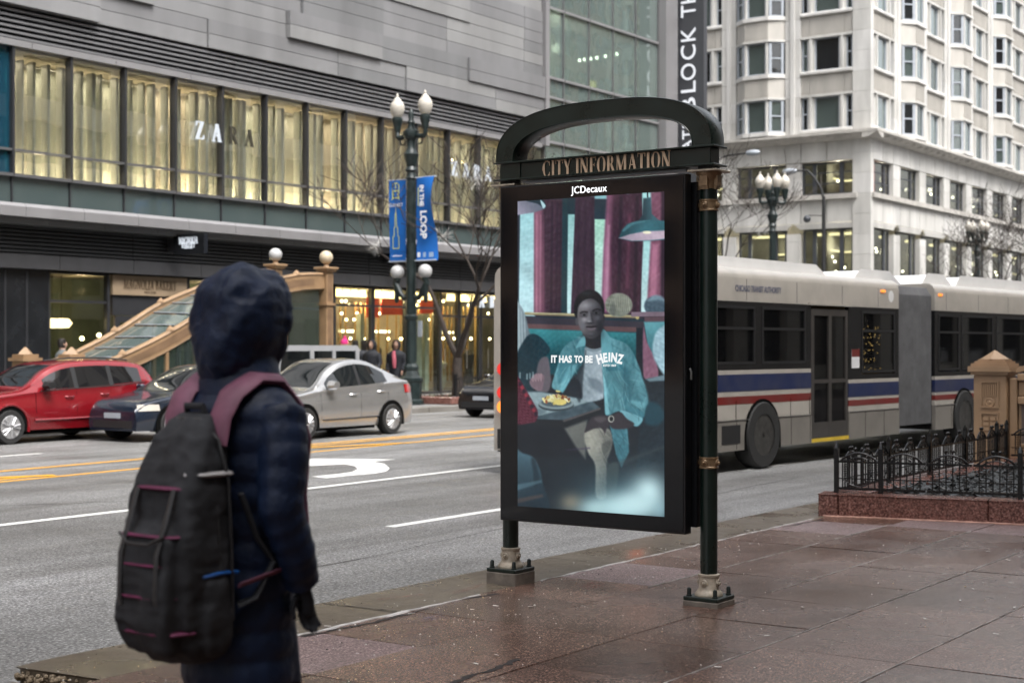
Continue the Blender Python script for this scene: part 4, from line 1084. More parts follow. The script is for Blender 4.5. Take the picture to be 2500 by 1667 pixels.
# ---------------------------------------------------------------- bare trees
M_bark = pbr('wet_bark', (.035, .026, .021), .75, var=.4, vscale=8, bump=.6, bscale=25, bdist=.01)
def bare_tree(loc, label, h, seed, spread=.55, levels=5, trunk_h=1.6, r0=.11, lean=(0, 0), group='bare winter trees', twig=.006):
    rg = random.Random(seed); t = thing('bare_tree', loc, label, 'tree', group)
    tk = MB(); cr = MB(); tips = []
    def limb(p, d, L, r, lv, mb):
        n = 4 if lv > 1 else 3; P = [p.copy()]; rr = [r]; q = p.copy(); dd = d.copy()
        for i in range(n):
            dd = (dd+Vector((rg.uniform(-.18, .18), rg.uniform(-.18, .18), rg.uniform(-.03, .13)))).normalized()
            q = q+dd*(L/n); P.append(q.copy()); rr.append(max(twig, r*(1-.42*(i+1)/n)))
        mb.tube(P, rr, 7 if r > .03 else 4 if r > .012 else 3)
        if lv <= 0: tips.append(q.copy()); return
        for c in range(rg.choice([2, 3, 3])):
            k = rg.choice([n, n, n-1, max(1, n-2)]); s = P[k]; rb_ = rr[k]*rg.uniform(.55, .8)
            ax = Vector((rg.uniform(-1, 1), rg.uniform(-1, 1), rg.uniform(-.15, .5))).normalized()
            nd = (dd*(1-spread)+ax*spread).normalized(); nd.z = max(nd.z, -.05)
            limb(s, nd, L*rg.uniform(.62, .86), max(twig, rb_), lv-1, cr)
    base = Vector((0, 0, 0)); P = [base]; rr = [r0*1.35]
    for i in range(5):
        P.append(Vector((lean[0]*(i+1)/5+rg.uniform(-.02, .02), lean[1]*(i+1)/5+rg.uniform(-.02, .02), trunk_h*(i+1)/5))); rr.append(r0*(1.1-.05*i))
    tk.tube(P, rr, 10); tk.build('trunk', M_bark, t)
    for c in range(3):
        a = 2*math.pi*c/3+rg.uniform(-.4, .4)
        limb(P[-1], Vector((math.cos(a)*.45, math.sin(a)*.45, 1)).normalized(), (h-trunk_h)*.42, r0*.62, levels-1, cr)
    cr.build('crown', M_bark, t); return t, tips
tree1, tips1 = bare_tree((34.9, 26.45, .15), 'slender bare tree with star lights beside the banner lamp post', 7.0, 12, .45, 6, 1.3, .15, twig=.011)
tree2, tips2 = bare_tree((58.5, 30.2, .15), 'bare tree with star lights just right of the kiosk', 8.8, 5, .5, 6, 2.0, .15, twig=.011)
tree3, tips3 = bare_tree((82.5, 26.2, .15), 'bushy bare tree before the white building at the right edge', 8.6, 9, .55, 6, 2.0, .16, twig=.010)
tree4, tips4 = bare_tree((90, 26.4, .15), 'further bare tree before the white building at the right edge', 9.4, 14, .55, 6, 2.2, .16, twig=.010)
M_star = pbr('silver_star_spikes', (.42, .41, .39), .35, metal=.3, var=.1)
def star(c, r, label):
    mb = MB(); rg = random.Random(int(c[0]*100)+int(c[2]*77))
    for i in range(34):
        d = Vector((rg.gauss(0, 1), rg.gauss(0, 1), rg.gauss(0, 1))).normalized(); mb.tube([(0, 0, 0), tuple(d*r*rg.uniform(.7, 1))], [.007, .003], 4)
    mb.sphere((0, 0, 0), .04, 8, 6); return tag(mb.build('star_ornament', M_star, None, c), label, 'ornament', 'star ornaments in the bare trees')
def px(u, v, d):
    r = (u-1250)/3700*d; return (_c*d+_s*r, _s*d-_c*r, 1.75-(v-848)*d/3700)
star(px(1167, 440, 44.6), .55, 'largest silver star ornament, below the lit shop letters left of the kiosk')
star(px(1080, 577, 44.2), .42, 'silver star ornament to the right of the wavy blue banner')
star(px(918, 600, 43.0), .35, 'silver star ornament just left of the flat blue banner')
star(px(1790, 500, 65), .55, 'silver star ornament just right of the kiosk column band')
star(px(1852, 560, 65), .50, 'silver star ornament above the white bus roof')
star(px(1762, 405, 65), .50, 'silver star ornament beside the top of the kiosk column')
star(px(2375, 492, 75), .50, 'silver star ornament just left of the distant right street lamp')

# far planter with low fence by the lamp
M_gran = grain_ground('red_granite', [(.3, (.06, .025, .02)), (.5, (.17, .075, .06)), (.72, (.34, .19, .16))], 55, (.12, .4), 1.0, .1, .001, cells=True)
M_soil = pbr('planter_soil', (.012, .010, .008), .9, var=.4, vscale=6, bump=.8, bscale=30, bdist=.02)
fp = wthing('far_planter', (36, 26.4, .15), 'long low red granite planter with iron fence on the far pavement', 'planter')
bx('rim', M_gran, fp, 33.9, 25.75, .149, 46, 25.95, .36, bevel=.02); bx('rim', M_gran, fp, 33.9, 27.2, .149, 46, 27.4, .36, bevel=.02); bx('rim', M_gran, fp, 33.7, 25.75, .149, 33.89, 27.4, .36, bevel=.02)
bx('soil', M_soil, fp, 33.9, 25.96, .15, 46, 27.19, .32)
for i in range(7):
    xa = 34.0+1.72*i; mb = MB()
    mb.box(xa, 25.84, .36, xa+.05, 25.89, 1.0); mb.box(xa+.05, 25.85, .86, xa+1.7, 25.88, .89); mb.box(xa+.05, 25.85, .42, xa+1.7, 25.88, .45)
    for j in range(15): mb.box(xa+.1+.108*j, 25.857, .36, xa+.115+.108*j, 25.872, .96 if j % 3 else 1.02)
    mb.build('fence_panel', M_black_metal, fp)
for i in range(26):
    pass
gc = MB()
for i in range(700):
    x, y = random.uniform(33.95, 45.9), random.uniform(26.0, 27.15); h = random.uniform(.04, .16); a = random.uniform(0, 6)
    gc.add([(x, y, .31), (x+.05*math.cos(a), y+.05*math.sin(a), .31), (x+.08*math.cos(a+1), y+.08*math.sin(a+1), .31+h)], [(0, 1, 2)])
tag(gc.build('ground_cover', pbr('dull_green_leaf', (.05, .055, .022), .7, var=.5, vscale=9), fp, fix=False), kind='stuff')
# ---------------------------------------------------------------- city information kiosk
KX = 8.43; YR, YL = 4.425, 5.935
kiosk = wthing('information_kiosk', (KX, (YR+YL)/2, .15), 'dark green street kiosk with arched top and a glowing portrait screen', 'kiosk')
def arc_prof(hw, h, n, e):
    P = []
    for i in range(n+1):
        t = math.pi*i/n; cx, sx_ = math.cos(t), math.sin(t)
        P.append((hw*math.copysign(abs(cx)**(2/e), cx), h*abs(sx_)**(2/e)))
    return P
YC = (4.355+5.985)/2; HWB = (5.985-4.355)/2
# beam: web with two flanges
BZ0, BZ1 = 2.872, 2.998
bm_ = MB(); bm_.box(8.355, 4.375, BZ0+.012, 8.475, 5.965, BZ1-.012)
for z in (BZ0, BZ1-.012): bm_.box(8.325, 4.335, z, 8.505, 6.005, z+.012)
beam = bm_.build('beam', M_green, kiosk, bevel=.003)
bx('end_plate', M_green, kiosk, 8.346, 5.80, BZ0+.013, 8.3545, 5.963, BZ1-.013)
put_text('lettering', serif_mesh('CITY INFORMATION', .106, .003, .80, .07, T=.20, t=.065), M_cream_letter, beam, (8.353, 5.135, (BZ0+BZ1)/2-.003), (0, -1, 0), (0, 0, 1))
# arch
out = arc_prof(HWB, .345, 44, 2.7); inn = arc_prof(HWB-.135, .232, 44, 2.6)
def arch_ring(x, grow):
    o = [(x, YC+a*(1+grow/HWB), BZ1+.001+b+(grow if b > .02 else 0)) for a, b in out]; i_ = [(x, YC+a*(1-grow/HWB), BZ1+.001+max(0, b-grow)) for a, b in inn]; return o, i_
am = MB(); n = len(out)
sec = [(8.335, -.012), (8.325, 0), (8.325+.0, .0), (8.345, .008), (8.485, .008), (8.505, 0), (8.495, -.012)]
rings = []
for x, g_ in ((8.333, -.004), (8.328, 0.0), (8.336, .004), (8.494, .004), (8.502, 0.0), (8.497, -.004)):
    o, i_ = arch_ring(x, g_); rings.append((o, i_))
vs = []; 
for o, i_ in rings: vs += o+i_
fs = []; W = 2*n
for r_ in range(len(rings)-1):
    for k in range(n-1):
        a = r_*W+k; b = a+W
        fs.append((a, a+1, b+1, b)); fs.append((a+n, b+n, b+n+1, a+n+1))
for base in (0, (len(rings)-1)*W):
    for k in range(n-1): fs.append((base+k, base+k+1, base+n+k+1, base+n+k))
for k in (0, n-1):
    for r_ in range(len(rings)-1):
        a = r_*W+k; fs.append((a, a+W, a+W+n, a+n))
am.add(vs, fs, 0, True); M_arch = pbr('wet_green_paint', (.009, .017, .015), .22, var=.25, vscale=8, rvar=.1, bump=.5, bscale=45, bdist=.004)
am.build('arch', M_green, kiosk)
def rosette(mb, c, nrm, r):
    ax = 'x' if abs(nrm[0]) > .5 else 'y'
    s_ = nrm[0] if ax == 'x' else nrm[1]
    mb.lathe([(r, 0), (r, .006*s_), (r*.78, .010*s_), (r*.72, .006*s_), (r*.45, .008*s_), (r*.35, .018*s_), (r*.1, .022*s_)], 14, c, ax)
def pole(y, zb, plinth, nm):
    r = .054
    pl = MB().lathe([(r, zb+.03), (r, 2.74)], 28, (KX, y, 0)).build('pole', M_green, kiosk)
    # foot
    MB().box(KX-.118, y-.118, zb, KX+.118, y+.118, zb+.024).build('base_plate', M_green, kiosk, bevel=.004)
    bx('concrete_plinth', M_concrete, kiosk, KX-.12, y-.12, .12, KX+.12, y+.12, zb-.001, bevel=.006)
    z = zb+.024
    mb = MB().lathe([(.088, z), (.088, z+.012), (.074, z+.03), (.064, z+.045), (.063, z+.118), (.068, z+.121), (.068, z+.132), (.058, z+.136)], 28, (KX, y, 0))
    for nx, ny in ((-1, 0), (1, 0), (0, 1), (0, -1)): rosette(mb, (KX+nx*.062, y+ny*.062, z+.08), (nx, ny), .024)
    mb.build('collar', M_bronze_pale, pl)
    for sx_, sy_ in ((-1, -1), (-1, 1), (1, -1), (1, 1)):
        MB().lathe([(.018, z), (.018, z+.008), (.014, z+.009), (.014, z+.04), (.010, z+.05), (.003, z+.053)], 8, (KX+.09*sx_, y+.09*sy_, 0)).build('anchor_bolt', M_green2, pl)
    # bands
    for z0 in (2.598, 1.0):
        mb = MB().lathe([(.056, z0), (.061, z0), (.061, z0+.008), (.0575, z0+.012), (.0575, z0+.058), (.061, z0+.062), (.061, z0+.07), (.056, z0+.07)], 28, (KX, y, 0))
        for nx, ny in ((-1, 0), (1, 0), (0, 1), (0, -1)): rosette(mb, (KX+nx*.057, y+ny*.057, z0+.036), (nx, ny), .022)
        mb.build('band', M_bronze, pl)
    # capital with clasping leaves, square abacus, neck block under the beam
    mb = MB().lathe([(.056, 2.735), (.058, 2.78), (.072, 2.81), (.082, 2.825), (.082, 2.838)], 16, (KX, y, 0))
    for nx, ny in ((-1, 0), (1, 0), (0, 1), (0, -1)):
        q = MB(); w = .027
        for z0, z1, ro in ((2.73, 2.738, .064), (2.741, 2.75, .068), (2.753, 2.815, .074)):
            if nx: q.box(KX+nx*.05, y-w, z0, KX+nx*ro, y+w, z1)
            else: q.box(KX-w, y+ny*.05, z0, KX+w, y+ny*ro, z1)
        mb.v, off = mb.v+q.v, len(mb.v); mb.f += [tuple(i+off for i in f) for f in q.f]; mb.m += q.m; mb.s += q.s
    mb.build('capital', M_bronze, pl)
    MB().box(KX-.10, y-.10, 2.838, KX+.10, y+.10, 2.850).build('abacus', M_bronze_pale, pl, bevel=.002)
    bx('neck_block', M_black_metal, pl, KX-.05, y-.05, 2.850, KX+.05, y+.05, 2.871)
pole(YR, .185, False, 'r'); pole(YL, .235, True, 'l')
# cabinet
cab = MB().box(8.292, 4.515, .592, 8.368, 5.925, 2.828).build('display_cabinet', M_black_metal, kiosk, bevel=.004)
bx('front_glass', M_black_gloss, cab, 8.287, 4.53, .605, 8.2915, 5.91, 2.815)
bx('back_box', M_black_metal, kiosk, 8.3685, 4.56, .62, 8.41, 5.88, 2.80)
for y in (4.487, ): bx('mounting_bracket', M_black_metal, kiosk, 8.385, y, .63, 8.44, 4.56, 2.78)
MB().tube([(8.33, 4.505, 1.62), (8.33, 4.495, 1.60), (8.33, 4.497, 1.55)], .008, 6).build('cabinet_lock', M_chrome, cab)
bx('top_gap_rail', M_winfr, kiosk, 8.38, 4.56, 2.853, 8.46, 5.80, 2.866)
put_text('lettering', text_mesh('JCDecaux', .066, .0008, .0, .95, 1.06), emit('white_screen_print', (.85, .86, .88), .9), cab, (8.2855, 5.215, 2.768), (0, -1, 0), (0, 0, 1))

# ---- the glowing advertisement, painted as colours on a fine grid
SYL, SYR, SZ0, SZ1 = 5.776, 4.66, .694, 2.722
GW, GH = 200, 360
uu, vv = np.meshgrid(np.linspace(0, 1, GW), np.linspace(0, 1, GH))     # u left->right, v top->bottom
def homography(dst):
    A = []; B = []
    for (x, y), (X, Y) in zip(((0, 0), (1, 0), (1, 1), (0, 1)), dst):
        A.append([x, y, 1, 0, 0, 0, -X*x, -X*y]); B.append(X); A.append([0, 0, 0, x, y, 1, -Y*x, -Y*y]); B.append(Y)
    return np.append(np.linalg.solve(np.array(A, float), np.array(B, float)), 1).reshape(3, 3)
Hm = homography(((258, 205), (1517, 102), (1538, 2917), (292, 2822)))
w_ = Hm[2, 0]*uu+Hm[2, 1]*vv+Hm[2, 2]; PX = (Hm[0, 0]*uu+Hm[0, 1]*vv+Hm[0, 2])/w_; PY = (Hm[1, 0]*uu+Hm[1, 1]*vv+Hm[1, 2])/w_
Hi = np.linalg.inv(Hm)
def scr(x, y):           # picture coordinates -> point on the screen
    q = Hi @ np.array([x, y, 1.0]); a, b = q[0]/q[2], q[1]/q[2]
    return (8.2845, SYL+(SYR-SYL)*a, SZ1+(SZ0-SZ1)*b)
IMG = np.zeros((GH, GW, 3)); IMG[:] = (24, 28, 34)
rs = np.random.RandomState(4)
def lump(scale, seed):
    r = np.random.RandomState(seed); a = np.zeros_like(PX)
    for k in range(10):
        t = r.uniform(0, 6.28); f = r.uniform(.5, 2)/scale*6.28; a += np.sin((PX*np.cos(t)+PY*np.sin(t))*f+r.uniform(0, 6.28))
    return a/10
def smooth(P, n=5):
    P = [np.array(p, float) for p in P]; o = []; k = len(P)
    for i in range(k):
        a, b, c, d = P[i-1], P[i], P[(i+1) % k], P[(i+2) % k]
        for j in range(n):
            t = j/n; o.append(.5*((2*b)+(c-a)*t+(2*a-5*b+4*c-d)*t*t+(3*b-a-3*c+d)*t**3))
    return o
def mask(P, soft):
    P = np.array(P, float); x0, y0 = P.min(0)-soft*3; x1, y1 = P.max(0)+soft*3
    sel = (PX > x0) & (PX < x1) & (PY > y0) & (PY < y1); X, Y = PX[sel], PY[sel]
    ins = np.zeros(X.shape, bool); dist = np.full(X.shape, 1e9); n = len(P)
    for i in range(n):
        ax, ay = P[i-1]; bx_, by = P[i]
        cnd = (ay > Y) != (by > Y)
        with np.errstate(divide='ignore', invalid='ignore'): xi = (bx_-ax)*(Y-ay)/(by-ay)+ax
        ins ^= cnd & (X < xi)
        dx, dy = bx_-ax, by-ay; L = dx*dx+dy*dy+1e-9; t = np.clip(((X-ax)*dx+(Y-ay)*dy)/L, 0, 1)
        dist = np.minimum(dist, np.hypot(X-ax-t*dx, Y-ay-t*dy))
    sd_ = np.where(ins, dist, -dist); m = np.zeros(PX.shape); m[sel] = np.clip(.5+sd_/(2*soft), 0, 1); return m
def poly(P, c, soft=7, sm=True, grad=None, a=1.0, tex=0, tscale=60):
    m = mask(smooth(P) if sm else P, soft)*a; C = np.zeros_like(IMG)
    if grad is None: C[:] = c
    else:
        (gx0, gy0), (gx1, gy1), c2 = grad; dx, dy = gx1-gx0, gy1-gy0
        t = np.clip(((PX-gx0)*dx+(PY-gy0)*dy)/(dx*dx+dy*dy), 0, 1)[..., None]; C = np.array(c)*(1-t)+np.array(c2)*t
    if tex: C = C+(lump(tscale, int(P[0][0]))*tex*2)[..., None]
    IMG[:] = IMG*(1-m[..., None])+C*m[..., None]
def ell(cx, cy, rx, ry, c, soft=7, a=1.0, **k): poly([(cx+rx*math.cos(t*math.pi/8), cy+ry*math.sin(t*math.pi/8)) for t in range(16)], c, soft, True, a=a, **k)
def blob(cx, cy, rx, ry, c, a=1.0, p=1.0):
    d = ((PX-cx)/rx)**2+((PY-cy)/ry)**2; m = np.exp(-d*p)*a; IMG[:] = IMG*(1-m[..., None])+np.array(c, float)*m[..., None]
def rect(x0, y0, x1, y1, c, soft=6, **k): poly([(x0, y0), (x1, y0), (x1, y1), (x0, y1)], c, soft, False, **k)
# windows and curtains
rect(230, 90, 1560, 1250, (40, 34, 46))
rect(272, 240, 420, 1230, (150, 205, 212), tex=9, grad=((300, 300), (300, 1200), (186, 224, 232)))
rect(680, 290, 752, 1190, (140, 200, 198), tex=9, grad=((700, 300), (700, 1150), (190, 225, 228)))
rect(905, 340, 1020, 1050, (150, 205, 180), tex=12, grad=((950, 350), (950, 1020), (185, 220, 215)))
rect(1325, 110, 1425, 1170, (150, 205, 205), tex=8, grad=((1370, 500), (1370, 1150), (190, 222, 226)))
rect(880, 140, 1030, 175, (130, 185, 195)); rect(1188, 110, 1212, 225, (150, 205, 215))
rect(240, 200, 280, 1100, (36, 40, 52))
poly([(400, 280), (470, 190), (650, 180), (690, 1190), (410, 1190)], (62, 36, 50), 6, False, tex=8)
poly([(402, 300), (470, 240), (490, 700), (505, 1180), (412, 1180)], (168, 98, 124), 14, False, grad=((405, 700), (520, 700), (78, 42, 60)))
for x in (420, 452, 478): poly([(x, 320), (x+8, 320), (x+16, 1180), (x+4, 1180)], (196, 128, 150) if x < 470 else (120, 62, 84), 8, False, a=.5)
for x in (545, 590, 620): poly([(x, 200), (x+16, 200), (x+20, 1180), (x, 1180)], (40, 24, 36), 10, False, a=.8)
rect(640, 170, 690, 1180, (26, 50, 58), 6); rect(684, 170, 760, 312, (24, 44, 54), 5)
poly([(752, 160), (915, 150), (928, 1190), (722, 1190)], (54, 32, 48), 6, False, tex=6)
for x in (775, 830, 890): poly([(x, 170), (x+18, 170), (x+12, 1180), (x-6, 1180)], (40, 24, 38), 10, False, a=.7)
rect(916, 178, 1018, 352, (28, 44, 56), 5)
poly([(1025, 130), (1190, 125), (1320, 120), (1340, 500), (1310, 1170), (985, 1170), (1000, 600)], (60, 30, 46), 8, False, tex=8)
poly([(1025, 130), (1085, 130), (1060, 600), (1075, 1160), (985, 1160), (1000, 600)], (170, 98, 134), 16, False, grad=((1000, 600), (1085, 600), (84, 42, 62)))
poly([(1030, 400), (1050, 400), (1040, 1100), (1010, 1100)], (200, 140, 168), 10, False, a=.55)
for x in (1130, 1270): poly([(x, 140), (x+30, 140), (x+14, 1170), (x-16, 1170)], (34, 20, 32), 12, False, a=.8)
poly([(1205, 300), (1235, 300), (1215, 950), (1190, 950)], (96, 44, 66), 14, False, a=.8)
poly([(1400, 110), (1560, 100), (1560, 1100), (1370, 1160), (1400, 560)], (120, 66, 88), 10, False, tex=10)
poly([(1415, 560), (1470, 560), (1450, 1100), (1390, 1100)], (178, 104, 132), 14, False, a=.8); rect(1490, 100, 1560, 1050, (46, 26, 40), 12)
# hanging lamps
poly([(235, 190), (455, 180), (495, 240), (470, 275), (400, 300), (235, 328)], (146, 138, 158), 5, False, grad=((260, 300), (400, 190), (96, 100, 118)))
poly([(330, 185), (460, 180), (498, 238), (480, 262), (430, 225), (340, 203)], (26, 44, 54), 4); poly([(452, 190), (495, 235), (485, 262), (470, 255)], (170, 205, 215), 4)
poly([(1365, 100), (1378, 100), (1380, 160), (1368, 160)], (20, 30, 38), 3, False)
poly([(1335, 165), (1402, 155), (1410, 300), (1470, 352), (1295, 362), (1330, 310)], (30, 54, 64), 5, False, grad=((1335, 250), (1420, 250), (52, 92, 104)))
poly([(1125, 515), (1150, 450), (1200, 390), (1290, 362), (1420, 350), (1560, 362), (1560, 520), (1400, 535), (1230, 540)], (30, 66, 76), 5, False, grad=((1200, 400), (1330, 420), (44, 96, 108)))
poly([(1128, 514), (1220, 480), (1340, 455), (1560, 440), (1560, 510), (1400, 530), (1240, 536)], (150, 132, 150), 5, False, grad=((1130, 510), (1500, 470), (196, 170, 188)))
ell(1370, 462, 36, 12, (235, 225, 190), 5)
poly([(1160, 440), (1230, 380), (1330, 362), (1345, 372), (1250, 396), (1175, 455)], (70, 128, 140), 8, a=.7)
# booth
poly([(300, 1195), (1350, 1215), (1350, 1620), (300, 1600)], (28, 44, 54), 6, False)
poly([(310, 1200), (1366, 1240), (1360, 1300), (330, 1285)], (50, 44, 54), 4, False); poly([(330, 1262), (1335, 1288), (1330, 1330), (345, 1308)], (92, 62, 64), 5, False)
poly([(355, 1305), (1285, 1335), (1285, 1700), (360, 1700)], (44, 128, 136), 8, False, grad=((800, 1310), (800, 1560), (14, 62, 72)), tex=6)
poly([(1285, 1290), (1350, 1290), (1350, 1900), (1290, 1900)], (22, 28, 36), 5, False)
poly([(330, 1163), (1280, 1183), (1280, 1207), (330, 1186)], (138, 122, 84), 4, False); poly([(330, 1166), (1280, 1186), (1280, 1192), (330, 1172)], (206, 194, 150), 3, False); ell(1293, 1195, 17, 24, (170, 148, 92), 4); ell(1288, 1188, 6, 8, (240, 230, 190), 3)
ell(1132, 1095, 118, 104, (120, 122, 108), 7, tex=16)
for k in range(22): poly([(1060+7*k, 1010-abs(k-11)*-3), (1066+7*k, 1010), (1040+9*k, 1150), (1032+9*k, 1150)], (168, 166, 146) if k % 2 else (84, 88, 80), 4, False, a=.55)
poly([(1050, 1150), (1080, 1070), (1110, 1140), (1090, 1190)], (60, 62, 60), 10, a=.5)
ell(1445, 1100, 95, 85, (62, 82, 98), 8, tex=8); poly([(1380, 1060), (1430, 1010), (1500, 1015), (1530, 1060), (1460, 1050)], (112, 140, 156), 10, a=.8)
poly([(1240, 1155), (1560, 1150), (1560, 1190), (1240, 1195)], (120, 96, 110), 4, False); poly([(1355, 1195), (1560, 1190), (1560, 1235), (1355, 1240)], (88, 62, 70), 4, False)
poly([(1350, 1240), (1560, 1235), (1560, 1560), (1400, 1560)], (84, 150, 160), 7, False, grad=((1450, 1240), (1450, 1560), (44, 96, 108)))
poly([(1345, 1290), (1380, 1420), (1450, 1560), (1478, 1680), (1455, 1745), (1370, 1740), (1345, 1640)], (132, 82, 104), 7, tex=8)
poly([(1450, 1340), (1520, 1270), (1560, 1270), (1560, 1700), (1450, 1580), (1425, 1470)], (146, 180, 194), 10, tex=14)
# right lower area
poly([(1340, 1740), (1560, 1700), (1560, 2500), (1300, 2500)], (24, 34, 42), 8, False, tex=6); poly([(1370, 1735), (1560, 1690), (1560, 1745), (1400, 1755)], (104, 128, 140), 8, False)
poly([(1380, 1940), (1480, 1950), (1530, 2050), (1480, 2130), (1370, 2110)], (22, 62, 76), 16, a=.8)
# woman at left
poly([(240, 1080), (290, 1100), (335, 1190), (365, 1310), (385, 1390), (350, 1500), (320, 1600), (240, 1620)], (146, 164, 172), 8, grad=((260, 1300), (380, 1300), (92, 106, 116)))
for x in (275, 300, 325): poly([(x, 1130+(x-275)*1.2), (x+6, 1130+(x-275)*1.2), (x+26, 1560), (x+12, 1560)], (196, 210, 214), 5, False, a=.5)
poly([(330, 1400), (390, 1350), (450, 1365), (520, 1430), (548, 1500), (470, 1600), (400, 1850), (240, 1850), (240, 1600)], (20, 44, 54), 7, tex=5)
poly([(450, 1600), (530, 1550), (556, 1700), (560, 1770), (530, 1850), (440, 1850)], (92, 82, 90), 8)
poly([(378, 1760), (400, 1720), (440, 1688), (500, 1705), (500, 1760), (480, 1840), (430, 1830), (392, 1800)], (120, 94, 104), 6)
for k in range(4): poly([(395+22*k, 1740-8*k), (408+22*k, 1700-4*k), (420+22*k, 1705), (412+22*k, 1760)], (170, 134, 142), 4, a=.6)
for x, h in ((290, 1680), (350, 1690), (375, 1685), (400, 1675)): rect(x, h, x+14, h+52, (150, 170, 176), 4, a=.6)
# table
poly([(240, 1830), (470, 1843), (900, 1915), (985, 1985), (675, 2090), (240, 2078)], (58, 74, 84), 6, False, tex=10, tscale=120)
poly([(350, 1850), (480, 1850), (910, 1922), (720, 1985), (470, 2050), (330, 2000)], (126, 146, 152), 6, False, tex=10)
poly([(240, 2000), (560, 1990), (470, 2050), (300, 2078)], (104, 124, 132), 6, False)
poly([(240, 2074), (675, 2090), (985, 1985), (985, 2030), (672, 2158), (240, 2110)], (24, 26, 30), 5, False); poly([(660, 2092), (985, 1982), (985, 1996), (672, 2106)], (78, 70, 70), 4, False)
poly([(240, 2105), (672, 2156), (760, 2130), (870, 2090), (850, 2400), (240, 2400)], (21, 23, 29), 10, False)
ell(608, 1962, 150, 50, (46, 56, 62), 6); ell(608, 1945, 150, 50, (122, 138, 142), 4); ell(608, 1938, 128, 38, (72, 84, 90), 5)
for k in range(70):
    a = rs.uniform(0, 6.28); q = rs.uniform(0, 1)**.6; cx, cy = 608+108*q*math.cos(a), 1915-20*(1-q)*1.5+32*q*math.sin(a)
    c_ = [(214, 200, 120), (232, 216, 140), (196, 168, 84), (150, 74, 34), (226, 220, 170), (120, 56, 30)][rs.randint(6)]
    t = rs.uniform(0, 3.14); L, Wd = rs.uniform(16, 34), rs.uniform(8, 16)
    poly([(cx+L*math.cos(t), cy+L*.7*math.sin(t)), (cx-Wd*math.sin(t), cy+Wd*math.cos(t)), (cx-L*math.cos(t), cy-L*.7*math.sin(t)), (cx+Wd*math.sin(t), cy-Wd*math.cos(t))], c_, 3)
ell(640, 1935, 55, 26, (222, 198, 96), 4); ell(625, 1838, 24, 12, (226, 206, 112), 4)
poly([(240, 1690), (300, 1750), (350, 1830), (420, 1950), (450, 2010), (446, 2080), (400, 2112), (240, 2090)], (84, 24, 40), 6, tex=20, tscale=30)
for k in range(9): ell(300+17*k, 1780+32*k, 15, 18, (168, 40, 56) if k % 2 else (26, 18, 34), 6, a=.7)
# legs
poly([(680, 2160), (870, 2090), (860, 2420), (780, 2320)], (96, 95, 90), 12, False)
poly([(852, 2200), (960, 2150), (1060, 2165), (1092, 2260), (1070, 2360), (1040, 2450), (1050, 2560), (1046, 2740), (955, 2740), (945, 2480), (880, 2360)], (152, 148, 134), 8, grad=((900, 2300), (1070, 2300), (100, 98, 92)), tex=8)
poly([(1000, 2300), (1080, 2270), (1040, 2420), (1052, 2480), (1020, 2440)], (70, 70, 66), 8, a=.7); poly([(1050, 2490), (1140, 2470), (1120, 2700), (1050, 2740)], (52, 56, 54), 10)
# jacket
JA = (86, 148, 160); JB = (46, 98, 110)
poly([(1060, 2110), (1215, 2130), (1232, 2360), (1168, 2492), (1120, 2380)], (52, 108, 122), 6, False, tex=8)
poly([(835, 1362), (760, 1395), (690, 1440), (640, 1510), (620, 1600), (585, 1720), (570, 1810), (640, 1840), (668, 1848), (740, 1720), (800, 1640), (850, 1570), (860, 1440)], JA, 6, grad=((600, 1600), (820, 1600), JB), tex=10)
poly([(1000, 1305), (1060, 1372), (1190, 1425), (1255, 1500), (1300, 1600), (1345, 1740), (1385, 1880), (1384, 1950), (1340, 2100), (1290, 2142), (1200, 2080), (1150, 2015), (1110, 2020), (1030, 2045), (1015, 1880), (990, 1620), (985, 1420)], JA, 6, grad=((1010, 1650), (1360, 1700), JB), tex=12)
poly([(1290, 1600), (1345, 1740), (1388, 1880), (1384, 1950), (1330, 1900), (1270, 1760)], (80, 140, 152), 14, a=.7)
poly([(1030, 1640), (1165, 1625), (1175, 1700), (1160, 1910), (1090, 1915), (1035, 1800)], (62, 122, 134), 7, False, a=.8); poly([(1028, 1625), (1172, 1615), (1168, 1660), (1030, 1668)], (40, 100, 116), 4, False, a=.8)
poly([(1000, 1700), (1015, 1690), (1060, 2035), (1030, 2042)], (120, 190, 202), 5, False, a=.8); poly([(1165, 1630), (1230, 1680), (1240, 1900), (1170, 1980), (1185, 1800)], (34, 92, 108), 16, a=.7)
poly([(700, 1640), (780, 1620), (700, 1780), (655, 1845), (640, 1800)], (110, 186, 200), 8, a=.6); poly([(640, 1560), (720, 1560), (690, 1700), (620, 1780)], (36, 96, 112), 14, a=.5)
poly([(1150, 2010), (1230, 2020), (1345, 2075), (1290, 2142), (1210, 2085)], (108, 174, 188), 5, a=.9); poly([(1190, 1960), (1340, 2010), (1350, 2060), (1230, 2015)], (52, 116, 132), 8, a=.8); poly([(1240, 1920), (1370, 1940), (1340, 1990)], (120, 190, 202), 12, a=.5)
